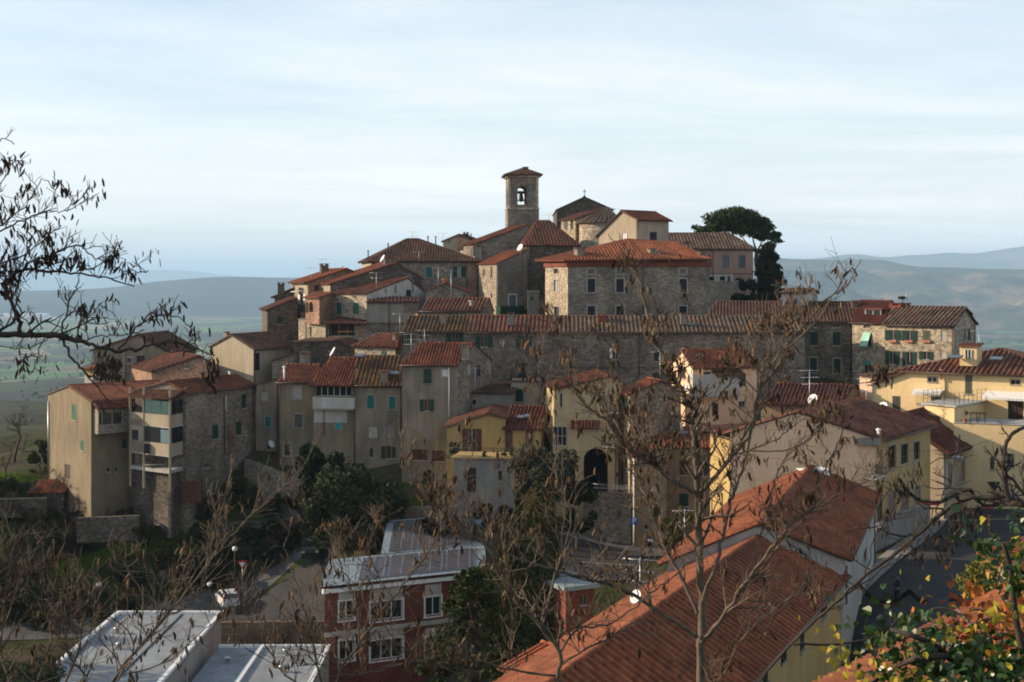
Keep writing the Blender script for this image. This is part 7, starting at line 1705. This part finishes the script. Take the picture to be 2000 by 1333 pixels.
# terrace furniture
zt = TW.zt + .09
for i, (px, lab) in enumerate(((1885, 'bare potted shrub at the left end of the apartment terrace'), (1902, 'dark table with chairs near the apartment terrace block'), (1918, 'second dark table set nearer the big black door'), (1950, 'small yellow stool on the apartment terrace'))):
    c = XY(px, 103.2); t_ = thing(['potted_shrub', 'garden_table', 'garden_table', 'stool'][i], lab, ['plant', 'table', 'table', 'stool'][i], (c.x, c.y, zt)); mb = MB()
    if i == 0:
        mb.lathe((c.x, c.y, zt), [(.12, 0), (.18, .3), (.2, .32)], 10); mb.build('pot', M['terracotta'], t_); mb = MB(); grow(mb, (c.x, c.y, zt + .3), (0, 0, 1), .6, .02, 3, np.random.default_rng(3), 4, .7); mb.build('branches', M['twig_grey'], t_)
    else:
        r_, h__ = (.45, .74) if i < 3 else (.2, .45); mb.lathe((c.x, c.y, zt), [(.01, h__), (r_, h__), (r_, h__ + .04), (.01, h__ + .04)], 14); m_ = M['iron'] if i < 3 else M['plaster_yellow']; mb.build('top', m_, t_)
        for k in range(4): mb = MB(); a_ = k * 1.57 + .4; mb.tube([(c.x + math.cos(a_) * r_ * .8, c.y + math.sin(a_) * r_ * .8, zt), (c.x + math.cos(a_) * r_ * .6, c.y + math.sin(a_) * r_ * .6, zt + h__)], .025, 5); mb.build('leg', m_, t_)

# ======================= cables
def cable(label, a, b, sag=.6):
    p, q = P(*a), P(*b); mb = MB(); mb.tube([p.lerp(q, i / 14) - Vector((0, 0, sag * 4 * (i / 14) * (1 - i / 14))) for i in range(15)], .018, 4)
    tag(mb.build('cable', M['iron'], None, p), label, 'cable')
cable('thin black cable along the wall of the long stone row', (1060, 716, 131.9), (1500, 722, 131.0), .15)
cable('thin cable from the tall grey house to the yellow arch house', (893, 760, 120.6), (1082, 775, 115.6), .9)
cable('thin cable crossing the street in front of the yellow facade', (1722, 950, 88.6), (1935, 962, 96), .8)
cable('thin cable crossing low over the street by the garlands', (1668, 1128, 74), (1880, 1150, 74), .9)
cable('thin cable from the beige house to the apartment terrace wall', (1700, 868, 87.4), (1940, 858, 101), .7)
cable('thin cable between the plaster houses above the ramp wall', (500, 905, 128.8), (691, 890, 124.9), .6)
# ======================= foreground robinia branches with seed pods
M['pod'] = mat_leaf('seed_pod', [(.035, .02, .013), (.065, .034, .02), (.10, .055, .03), (.20, .125, .065), (.05, .026, .016)], rough=.6)
M['pod_backlit'] = mat_leaf('backlit_seed_pod', [(.022, .016, .012), (.04, .027, .019), (.06, .038, .025), (.03, .02, .015)], rough=.7)  # darker pod copy, backlight painted into the colour
M['rob_bark'] = mat_plain('robinia_bark', (.125, .096, .07), .85, .55, 14)
M['rob_bark_dark'] = mat_plain('dark_robinia_bark', (.045, .036, .03), .85, .5, 14)
def catmull(pts, k=5):
    out = []; n = len(pts)
    for i in range(n - 1):
        a, b, c, d = pts[max(i - 1, 0)], pts[i], pts[i + 1], pts[min(i + 2, n - 1)]
        for j in range(k):
            t_ = j / k; out.append(.5 * ((2 * b) + (c - a) * t_ + (2 * a - 5 * b + 4 * c - d) * t_ * t_ + (3 * b - 3 * c + d - a) * t_ ** 3))
    out.append(pts[-1]); return out
class Robinia:
    def __init__(s, label, base, seed, D, mat='rob_bark'):
        s.t = thing('robinia_tree', label, 'tree', base); s.mb = MB(); s.g = np.random.default_rng(seed); s.D = D; s.mat = mat; s.pv = []; s.pf = []
    def limb(s, pts, w0, w1, D0=None, D1=None, twigs=6, tl=.5, pods=.6, depth=1, zig=.012, side=0, up=.15, tf=(.15, 1.0)):
        """pts are picture points, w0/w1 widths in picture px"""
        D0 = D0 or s.D; D1 = D1 or D0; n = len(pts); q = [P(x, y, D0 + (D1 - D0) * i / (n - 1)) for i, (x, y) in enumerate(pts)]
        sm = catmull(q); m = len(sm)
        for i in range(1, m - 1): sm[i] = sm[i] + Vector(s.g.normal(size=3)) * zig * .5
        s.mb.tube(sm, [max(.0030, .74 * (w0 + (w1 - w0) * i / (m - 1)) * s.D / F / 2) * (1 + .12 * s.g.normal() * (i % 3 == 0)) for i in range(m)], 7 if w0 > 8 else 5, cap=False)
        for k in range(int(twigs * (1.0 if s.mat == 'rob_bark_dark' else 2.2))):
            f = s.g.uniform(*tf); i = min(m - 2, int(f * (m - 1))); p = sm[i]; d = (sm[i + 1] - sm[i]).normalized()
            dd = d * .55 + Vector((s.g.normal() * .75, s.g.normal() * .5, abs(s.g.normal()) * .35 + up))
            ends = []; grow(s.mb, p, dd, tl * (.72 if s.mat == 'rob_bark_dark' else 1.0) * (1.1 - .55 * f) * s.g.uniform(.4, 1.05), max(.0032, (w0 + (w1 - w0) * f) * s.D / F / 2 * .4), depth, s.g, 4, .6, .1, 4, ends, .0018)
            for e, ed, dp in ends:
                if s.g.random() < pods * (.42 if s.mat == 'rob_bark_dark' else .27): s.cluster(e)
        if s.g.random() < pods * (.42 if s.mat == 'rob_bark_dark' else .27): s.cluster(sm[-1])
    def cluster(s, p, n=None):
        for k in range(n or int(s.g.integers(1, 6))):
            q = p + Vector(s.g.normal(size=3)) * .022; s.pod(q)
    def pod(s, q):
        g = s.g; L = s.D / F * 21 * g.uniform(.55, 1.1); w = L * g.uniform(.10, .15); d = Vector((g.normal() * .35, g.normal() * .35, -1)).normalized(); u_ = Vector(g.normal(size=3)); u_ = (u_ - d * u_.dot(d)).normalized(); v_ = d.cross(u_); b = u_ * L * g.uniform(-.12, .12); k = len(s.pv)
        s.pv.append(q)
        for f, ww in ((.18, .7), (.5, 1.0), (.82, .75)):
            c = q + d * L * f + b * math.sin(f * 3.14)
            s.pv += [c + u_ * w * ww, c + v_ * w * .25, c - u_ * w * ww, c - v_ * w * .25]
        s.pv.append(q + d * L)
        for i in range(4): s.pf.append((k, k + 1 + i, k + 1 + (i + 1) % 4, k + 1 + (i + 1) % 4))
        for r in (1, 5):
            for i in range(4): s.pf.append((k + r + i, k + r + 4 + i, k + r + 4 + (i + 1) % 4, k + r + (i + 1) % 4))
        for i in range(4): s.pf.append((k + 9 + i, k + 13, k + 13, k + 9 + (i + 1) % 4))
    def done(s):
        s.mb.build('branches', M[s.mat], s.t)
        if s.pv:
            mb = MB(); off = s.t.location
            me = bpy.data.meshes.new('pod_foliage'); me.from_pydata([tuple(v_ - off) for v_ in s.pv], [], [tuple(dict.fromkeys(f)) for f in s.pf]); me.materials.append(M['pod_backlit' if s.mat == 'rob_bark_dark' else 'pod']); me.update(); tag(link_mesh('pod_foliage', me, s.t), kind='stuff')
# ---- left tree: trunk outside the frame, long limb reaching in
D = 7.5
b0 = P(-260, 700, D); r = Robinia('bare robinia reaching in from the left edge with clusters of pods darkened as backlit', (b0.x, D, gz(b0.x, D)), 1, D, 'rob_bark_dark')
r.mb.tube([Vector((b0.x, D, gz(b0.x, D) - .2)), P(-240, 900, D), P(-200, 655, D), P(-150, 300, D), P(-130, 60, D)], [.13, .11, .09, .05, .015], 8)
r.limb([(-205, 660), (-80, 656), (0, 654), (60, 654), (120, 658), (165, 668), (206, 681), (256, 684), (297, 673), (345, 668), (412, 694)], 20, 3, twigs=9, tl=.35, pods=.8, depth=1)
r.limb([(41, 650), (33, 621), (16, 580), (19, 547), (45, 530), (103, 530), (160, 536), (215, 545), (262, 560)], 12, 3, twigs=12, tl=.3, pods=.75, depth=2)
r.limb([(-190, 560), (-60, 560), (0, 574), (16, 582)], 9, 9, twigs=2, tl=.3)
r.limb([(45, 530), (60, 512), (100, 497), (150, 478), (178, 498), (215, 518), (250, 530), (290, 528)], 6, 2, twigs=12, tl=.28, pods=.95, depth=1)
r.limb([(150, 530), (200, 515), (225, 495), (238, 470)], 4, 1.5, twigs=5, tl=.2, pods=.8)
r.limb([(120, 656), (136, 592), (150, 560), (157, 539)], 6, 2.5, twigs=4, tl=.25, pods=.6)
r.limb([(148, 658), (158, 630), (178, 606)], 4, 2, twigs=3, tl=.2, pods=.9)
r.limb([(120, 660), (144, 700), (165, 728), (198, 741), (240, 735)], 8, 3, twigs=6, tl=.3, pods=.7)
r.limb([(165, 728), (190, 760), (215, 790), (240, 815)], 5, 2, twigs=4, tl=.25, pods=.6)
r.limb([(230, 682), (268, 642), (297, 613), (346, 621), (372, 640)], 6, 2, twigs=8, tl=.25, pods=.9)
r.limb([(300, 672), (340, 690), (375, 672), (400, 700), (412, 735)], 4, 2, twigs=9, tl=.2, pods=.95)
r.limb([(90, 655), (75, 690), (60, 730)], 4, 2, twigs=5, tl=.18, pods=.95)
r.limb([(165, 668), (200, 655), (240, 655), (280, 644)], 4, 2, twigs=4, tl=.15, pods=.2)
r.limb([(-150, 480), (-40, 470), (25, 440), (60, 425), (100, 412), (140, 410), (165, 380)], 6, 1.5, twigs=12, tl=.28, pods=.9)
r.limb([(-150, 540), (-20, 520), (45, 500), (85, 470), (120, 440)], 6, 2, twigs=9, tl=.25, pods=.85)
r.limb([(-140, 450), (-40, 440), (5, 440), (55, 394), (80, 352), (108, 372)], 5, 1.5, twigs=10, tl=.25, pods=.9)
r.limb([(-130, 340), (-30, 300), (5, 272), (28, 282)], 3, 1.2, twigs=3, tl=.12, pods=.1)
r.limb([(-140, 420), (-30, 400), (8, 350), (20, 312), (30, 335)], 4, 1.2, twigs=7, tl=.22, pods=.9)
r.limb([(-140, 700), (-30, 672), (40, 680), (95, 660)], 3, 1.5, twigs=5, tl=.2, pods=.5)
r.limb([(-140, 510), (0, 545), (30, 600), (60, 640)], 4, 2, twigs=6, tl=.2, pods=.8)
r.done()
# ---- main sapling right of centre
D = 10.5
b0 = P(1374, 1600, D); r = Robinia('tall forked robinia sapling with pale bark right of centre, full of brown pods', (b0.x, D, gz(b0.x, D)), 2, D)
r.mb.tube([Vector((b0.x, D, gz(b0.x, D) - .2)), P(1373, 1420, D)], [.05, .04], 8)
r.limb([(1373, 1420), (1369, 1333), (1369, 1257), (1372, 1176), (1366, 1095), (1364, 965), (1357, 870), (1348, 806), (1330, 764), (1315, 737), (1294, 692), (1277, 657), (1263, 610), (1253, 568), (1244, 534), (1224, 506), (1188, 457)], 26, 2, D, D + .4, twigs=26, tl=.4, pods=.75, depth=1, tf=(.25, .93))
r.limb([(1366, 966), (1387, 941), (1435, 887), (1468, 842), (1480, 770), (1518, 716), (1543, 665), (1580, 628), (1614, 583), (1651, 563), (1682, 506)], 13, 2, D, D - .5, tf=(.15, .85), up=0, twigs=14, tl=.4, pods=.6, depth=1)
r.limb([(1435, 887), (1455, 850), (1495, 780), (1505, 740), (1520, 694), (1594, 631), (1634, 565), (1667, 517)], 8, 2, D, D - .8, twigs=10, tl=.35, pods=.6)
r.limb([(1369, 1257), (1414, 1202), (1457, 1134), (1500, 1080), (1528, 1043), (1577, 1001), (1658, 958), (1710, 932)], 13, 2.5, D, D - .6, twigs=22, tl=.45, pods=.8, depth=1)
r.limb([(1372, 1176), (1405, 1082), (1421, 1004), (1437, 952), (1453, 905), (1472, 817), (1485, 740), (1500, 690), (1515, 640), (1535, 600), (1560, 560)], 11, 2, D, D + .7, twigs=18, tl=.4, pods=.75, depth=1)
r.limb([(1363, 966), (1301, 929), (1275, 906), (1258, 896), (1216, 857), (1180, 818), (1141, 791), (1111, 749), (1060, 719), (1033, 689)], 14, 2, D, D - .6, twigs=24, tl=.45, pods=.75, depth=1)
r.limb([(1362, 1199), (1337, 1140), (1304, 1082), (1285, 1036), (1262, 971), (1233, 900), (1215, 870), (1195, 840)], 11, 3, D, D + .5, twigs=12, tl=.35, pods=.6)
r.limb([(1362, 1244), (1307, 1209), (1249, 1170), (1190, 1140), (1132, 1127), (1086, 1114), (1015, 1092), (950, 1062), (900, 1045), (860, 1030)], 12, 3, D, D - 1.0, twigs=22, tl=.45, pods=.65, depth=1)
r.limb([(1275, 657), (1310, 620), (1330, 560)], 3, 1.2, twigs=4, tl=.2, pods=.5)
r.limb([(1354, 836), (1400, 780), (1435, 735), (1465, 690), (1500, 650), (1560, 612)], 6, 2, D, D - .3, twigs=12, tl=.35, pods=.75)
r.limb([(1216, 857), (1200, 800), (1195, 740), (1190, 690), (1180, 640)], 5, 1.5, twigs=9, tl=.3, pods=.55)
r.limb([(1141, 791), (1125, 740), (1112, 690), (1085, 640), (1078, 612)], 5, 1.5, twigs=8, tl=.25, pods=.55)
r.limb([(1285, 1036), (1260, 960), (1240, 850), (1245, 790)], 4, 1.5, twigs=9, tl=.3, pods=.9)
r.limb([(1435, 887), (1490, 870), (1530, 850), (1560, 820), (1568, 795)], 4, 1.5, twigs=8, tl=.25, pods=.5)
r.limb([(1460, 880), (1530, 880), (1590, 850), (1640, 770), (1700, 745), (1735, 735)], 4, 2, D, D - .4, twigs=10, tl=.3, pods=.85)
r.limb([(1577, 1001), (1600, 940), (1630, 880), (1648, 820), (1640, 800)], 5, 2, twigs=9, tl=.3, pods=.7)
r.limb([(1457, 1134), (1500, 1000), (1520, 920), (1560, 870)], 5, 2, D, D + .3, twigs=10, tl=.3, pods=.9)
r.limb([(1372, 1300), (1400, 1333), (1450, 1250), (1500, 1200), (1560, 1160), (1620, 1170)], 6, 2, D, D - .6, twigs=10, tl=.3, pods=.5)
for x, y, n in ((1235, 840, 90), (1270, 880, 30), (1405, 790, 34), (1390, 760, 20), (1545, 890, 26), (1580, 960, 34), (1310, 900, 20), (1460, 890, 18), (1620, 900, 14), (1180, 1010, 16), (1230, 1000, 12)):
    for k in range(n // 5): r.cluster(P(x + r.g.normal() * 26, y + r.g.normal() * 26, D + r.g.normal() * .3), 3)
r.done()
# ---- second stem left of it
D = 9.5
b0 = P(1100, 1700, D); r = Robinia('slender leaning robinia stem left of the forked sapling with pale twigs', (b0.x, D, gz(b0.x, D)), 3, D)
r.mb.tube([Vector((b0.x, D, gz(b0.x, D) - .2)), P(1096, 1420, D)], [.05, .035], 7)
r.limb([(1096, 1420), (1090, 1322), (1093, 1274), (1057, 1225), (1021, 1186), (992, 1140), (976, 1111), (950, 1069), (912, 1040), (865, 1000), (825, 960), (796, 920), (780, 870)], 13, 2, D, D - .4, twigs=24, tl=.4, pods=.6, depth=1)
r.limb([(1093, 1274), (1130, 1230), (1200, 1215), (1270, 1160), (1320, 1120), (1370, 1080)], 7, 2, twigs=10, tl=.35, pods=.6)
r.limb([(1057, 1225), (1080, 1140), (1100, 1080), (1115, 1010), (1090, 940), (1085, 860), (1070, 800), (1045, 740)], 7, 2, D, D + .5, twigs=16, tl=.4, pods=.6, depth=1)
r.limb([(992, 1140), (985, 1060), (1005, 990), (1000, 930), (1012, 880)], 5, 1.8, twigs=10, tl=.35, pods=.7)
r.limb([(1093, 1300), (1160, 1260), (1230, 1230), (1290, 1260), (1340, 1330)], 6, 2, twigs=8, tl=.35, pods=.5)
r.limb([(1085, 1320), (1000, 1310), (930, 1290), (860, 1300), (800, 1270), (760, 1240), (735, 1180)], 7, 2, D, D - .8, twigs=16, tl=.4, pods=.6)
r.limb([(865, 1000), (870, 930), (880, 880), (905, 840)], 4, 1.5, twigs=7, tl=.25, pods=.8)
for x, y, n in ((870, 1010, 18), (960, 880, 24), (900, 960, 18), (1010, 960, 14), (1120, 930, 14)):
    for k in range(n // 5): r.cluster(P(x + r.g.normal() * 24, y + r.g.normal() * 24, D + r.g.normal() * .3), 3)
r.done()
# ---- lower left saplings
D = 8.5
b0 = P(190, 1650, D); r = Robinia('thin robinia sapling leaning right over the white hall roof, lower left', (b0.x, D, gz(b0.x, D)), 4, D)
r.mb.tube([Vector((b0.x, D, gz(b0.x, D) - .2)), P(190, 1400, D)], [.04, .025], 7)
r.limb([(190, 1400), (217, 1333), (275, 1259), (326, 1201), (384, 1129), (424, 1082), (464, 1035), (507, 991), (551, 955), (583, 922)], 9, 1.6, D, D + .3, twigs=18, tl=.4, pods=.35, depth=1)
r.limb([(424, 1082), (422, 1030), (418, 985), (407, 952)], 4, 1.2, twigs=4, tl=.2, pods=.1)
r.limb([(424, 1080), (432, 1002), (449, 930), (454, 880)], 4, 1.2, twigs=5, tl=.18, pods=.15)
r.limb([(260, 1280), (300, 1230), (330, 1150), (362, 1060)], 4, 1.5, twigs=6, tl=.3, pods=.5)
r.limb([(275, 1259), (275, 1160), (245, 1105), (250, 1085)], 4, 1.5, twigs=6, tl=.3, pods=.6)
r.limb([(326, 1201), (372, 1180), (400, 1120), (415, 1070)], 4, 1.5, twigs=5, tl=.25, pods=.5)
r.limb([(240, 1320), (330, 1290), (400, 1230), (425, 1210), (440, 1190)], 4, 1.5, twigs=6, tl=.25, pods=.7)
r.limb([(230, 1330), (260, 1260), (210, 1200), (140, 1170), (120, 1120)], 5, 1.5, twigs=8, tl=.3, pods=.5)
for x, y, n in ((240, 1200, 26), (215, 1280, 30), (265, 1290, 22), (490, 1080, 16), (330, 1250, 12), (360, 1300, 12), (545, 1290, 12)):
    for k in range(n // 5): r.cluster(P(x + r.g.normal() * 26, y + r.g.normal() * 22, D + r.g.normal() * .3), 3)
r.done()
D = 9.0
b0 = P(640, 1700, D); r = Robinia('crossing thin robinia stems in front of the school windows', (b0.x, D, gz(b0.x, D)), 5, D)
r.mb.tube([Vector((b0.x, D, gz(b0.x, D) - .2)), P(640, 1390, D)], [.045, .028], 7)
r.limb([(640, 1390), (665, 1310), (702, 1256), (767, 1169), (818, 1104), (862, 1031), (872, 959)], 9, 1.8, D, D + .3, twigs=16, tl=.4, pods=.55, depth=1)
r.limb([(640, 1390), (620, 1300), (600, 1220), (575, 1130), (555, 1060)], 7, 1.5, D, D - .3, twigs=14, tl=.4, pods=.6, depth=1)
r.limb([(660, 1320), (740, 1310), (830, 1290), (920, 1333)], 5, 2, twigs=10, tl=.35, pods=.6)
r.limb([(702, 1256), (690, 1160), (660, 1090), (655, 1030)], 5, 1.5, twigs=10, tl=.35, pods=.6)
r.limb([(645, 1380), (560, 1320), (520, 1260), (480, 1200), (455, 1140)], 6, 1.6, twigs=12, tl=.35, pods=.6)
r.limb([(767, 1169), (735, 1120), (720, 1060), (740, 1010)], 4, 1.4, twigs=8, tl=.3, pods=.6)
r.done()
D = 9.3
b0 = P(20, 1700, D); r = Robinia('pale bare saplings rising at the bottom left corner', (b0.x, D, gz(b0.x, D)), 6, D)
r.mb.tube([Vector((b0.x, D, gz(b0.x, D) - .2)), P(40, 1400, D)], [.045, .028], 7)
r.limb([(40, 1400), (0, 1267), (15, 1210), (29, 1158), (50, 1090)], 8, 1.8, twigs=12, tl=.4, pods=.5)
r.limb([(60, 1400), (167, 1333), (138, 1285), (125, 1220), (95, 1150), (60, 1110)], 7, 1.6, twigs=12, tl=.4, pods=.6)
r.limb([(120, 1360), (159, 1245), (156, 1158), (150, 1120)], 7, 2, twigs=9, tl=.35, pods=.4)
r.limb([(40, 1400), (90, 1290), (100, 1190), (105, 1060)], 5, 1.5, twigs=12, tl=.4, pods=.6)
r.limb([(30, 1390), (-30, 1250), (-20, 1120), (30, 1040)], 5, 1.5, twigs=10, tl=.4, pods=.6)
r.done()
# ---- thick dark branch at the right edge
D = 6.0
b0 = P(2300, 1300, D); r = Robinia('old dark knotty branch reaching in from the right edge above the ivy', (b0.x, D, gz(b0.x, D)), 7, D, 'rob_bark_dark')
r.mb.tube([Vector((b0.x, D, gz(b0.x, D) - .2)), P(2290, 1100, D), P(2250, 900, D)], [.12, .1, .06], 8)
r.limb([(2270, 1000), (2100, 990), (2030, 985), (1985, 985), (1960, 975), (1900, 972), (1862, 985), (1826, 1015), (1788, 1048), (1750, 1080), (1690, 1125), (1640, 1170), (1585, 1220), (1530, 1275), (1480, 1333)], 20, 6, D, D + .6, twigs=16, tl=.3, pods=.5, zig=.006)
r.limb([(1970, 980), (1960, 930), (1962, 885), (1975, 850), (2000, 835), (2080, 800)], 14, 8, twigs=4, tl=.2, pods=.1, zig=.005)
r.limb([(1960, 925), (1985, 945), (2010, 985)], 8, 6, twigs=1, zig=.004)
r.limb([(1788, 1048), (1740, 1042), (1700, 1030), (1650, 1043)], 6, 3, twigs=5, tl=.2, pods=.4)
r.limb([(1640, 1170), (1700, 1130), (1760, 1090), (1830, 1060), (1905, 1022)], 5, 2, twigs=10, tl=.25, pods=.9)
r.limb([(1690, 1125), (1705, 1060), (1735, 1010), (1765, 960), (1790, 920)], 4, 1.5, twigs=7, tl=.25, pods=.6)
r.limb([(1826, 1015), (1840, 970), (1862, 920), (1875, 850)], 4, 1.5, twigs=5, tl=.2, pods=.3)
r.limb([(1550, 1260), (1700, 1255), (1830, 1240), (1900, 1250)], 7, 3, twigs=6, tl=.2, pods=.2)
r.limb([(1480, 1250), (1540, 1170), (1590, 1120), (1560, 1070)], 4, 1.5, twigs=8, tl=.25, pods=.5)
for x, y, n in ((1830, 1080, 45), (1860, 1065, 30), (1720, 1060, 14), (1790, 1085, 24)):
    for k in range(n // 5): r.cluster(P(x + r.g.normal() * 22, y + r.g.normal() * 16, D + .3 + r.g.normal() * .2), 3)
r.done()
# ======================= ivy and creeper in the near right corner
M['ivy'] = mat_leaf('ivy_leaf', [(.010, .026, .008), (.02, .05, .011), (.038, .09, .016), (.015, .036, .010), (.075, .095, .018)], rough=.35, spec=.5, trans=.25)
M['creeper'] = mat_leaf('autumn_creeper_leaf', [(.30, .06, .02), (.42, .13, .03), (.45, .24, .04), (.22, .05, .025), (.16, .07, .04)], rough=.5, trans=.25)
M['ivy_yellow'] = mat_leaf('yellowing_ivy_leaf', [(.38, .28, .03), (.30, .26, .03), (.22, .22, .03), (.45, .30, .05)], rough=.45, trans=.25)
def ivy_leaves(centres, n, size, g):
    V_, F_ = [], []; out = [(0, .0), (.42, .25), (.48, .62), (.12, .82), (0, .66)]
    shp = np.array([(0, -.55), (.38, -.50), (.52, -.1), (.3, .25), (0, .62), (-.3, .25), (-.52, -.1), (-.38, -.5)])
    for c, rad_, k in centres:
        for i in range(int(k * n)):
            p = np.array(c) + g.normal(size=3) * np.array(rad_); a = g.normal(size=3); a[2] -= .9; a /= np.linalg.norm(a); b = np.cross(a, g.normal(size=3)); b /= np.linalg.norm(b); nrm = np.cross(a, b); s_ = size * g.uniform(.6, 1.3); k0 = len(V_)
            for x, y in shp: V_.append(p + (b * x + a * y + nrm * (abs(x) * .35)) * s_)
            F_.append(tuple(k0 + j for j in (0, 1, 2, 3, 4))); F_.append(tuple(k0 + j for j in (0, 4, 5, 6, 7)))
    return V_, F_
def leafy(t, name, centres, n, size, mat, seed):
    V_, F_ = ivy_leaves(centres, n, size, np.random.default_rng(seed)); off = np.array(t.location); me = bpy.data.meshes.new(name); me.from_pydata([tuple(v_ - off) for v_ in V_], [], F_); me.materials.append(M[mat]); me.update(); return link_mesh(name, me, t)
def blob(px, py, D, rx, ry, k, dd=.25): q = P(px, py, D); return ((q.x, q.y, q.z), (rx / F * D, dd, ry / F * D), k)
def vines(t, paths, D, w_, seed, mat='rob_bark_dark'):
    g = np.random.default_rng(seed); mb = MB()
    for pth in paths:
        sm = catmull([P(x, y, D + g.normal() * .12) for x, y in pth]); mb.tube(sm, [w_ * (1 - .6 * i / len(sm)) for i in range(len(sm))], 6)
    mb.build('stem', M[mat], t)
c = P(1900, 1420, 5.2); t_ = thing('ivy', 'glossy green ivy hanging over the near roof in the bottom right corner', 'ivy', (c.x, c.y, gz(c.x, c.y)))
vines(t_, [[(2100, 1500), (1980, 1340), (1900, 1290), (1800, 1285), (1740, 1310), (1690, 1345)], [(2050, 1450), (1990, 1240), (1975, 1120), (1960, 1060)], [(1950, 1400), (1850, 1280), (1790, 1245), (1740, 1230)]], 5.2, .018, 1)
leafy(t_, 'leaves', [blob(1900, 1306, 5.2, 70, 22, 120), blob(1960, 1296, 5.2, 50, 26, 110), blob(1830, 1314, 5.1, 60, 16, 70), blob(1790, 1246, 5.2, 36, 14, 16), blob(1985, 1090, 5.2, 18, 34, 40), blob(1955, 1080, 5.3, 18, 16, 14), blob(1990, 1025, 5.2, 10, 16, 8), blob(1850, 1270, 5.2, 50, 14, 50), blob(1995, 1160, 5.2, 18, 40, 40), blob(1690, 1225, 5.3, 22, 12, 9), blob(1770, 1205, 5.3, 22, 10, 10), blob(1900, 1338, 5.0, 90, 12, 120), blob(1760, 1325, 5.1, 50, 14, 40)], 2.3, .031, 'ivy', 1)
leafy(t_, 'yellow_leaves', [blob(1690, 1290, 5.2, 50, 24, 34), blob(1660, 1320, 5.2, 30, 16, 20), blob(1890, 1225, 5.2, 30, 20, 14), blob(1985, 1050, 5.2, 14, 18, 8), blob(1960, 1200, 5.2, 30, 30, 12), blob(1820, 1290, 5.2, 60, 20, 18)], 1.5, .029, 'ivy_yellow', 2)
c = P(1960, 1500, 5.6); t_ = thing('creeper', 'tangle of orange and red autumn creeper at the bottom right edge', 'creeper', (c.x, c.y, gz(c.x, c.y)))
vines(t_, [[(2060, 1420), (1990, 1260), (1930, 1200), (1900, 1190)], [(2050, 1380), (1960, 1290), (1880, 1230), (1820, 1220)], [(2060, 1300), (1990, 1200), (1950, 1160)], [(2040, 1250), (1960, 1240), (1890, 1260), (1830, 1300)], [(2080, 1350), (2000, 1180), (1990, 1140)], [(1990, 1330), (1920, 1250), (1870, 1190)], [(1905, 1300), (1895, 1220), (1850, 1190), (1820, 1190)], [(2000, 1230), (1940, 1210), (1900, 1220), (1860, 1250)]], 5.6, .009, 2, 'bark_pale')
leafy(t_, 'leaves', [blob(1975, 1215, 5.6, 28, 30, 60), blob(1935, 1185, 5.6, 20, 14, 26), blob(1960, 1260, 5.6, 36, 24, 40), blob(1990, 1170, 5.6, 14, 24, 22), blob(1910, 1240, 5.6, 34, 16, 22), blob(1870, 1215, 5.6, 30, 14, 10)], 2.0, .031, 'creeper', 3)
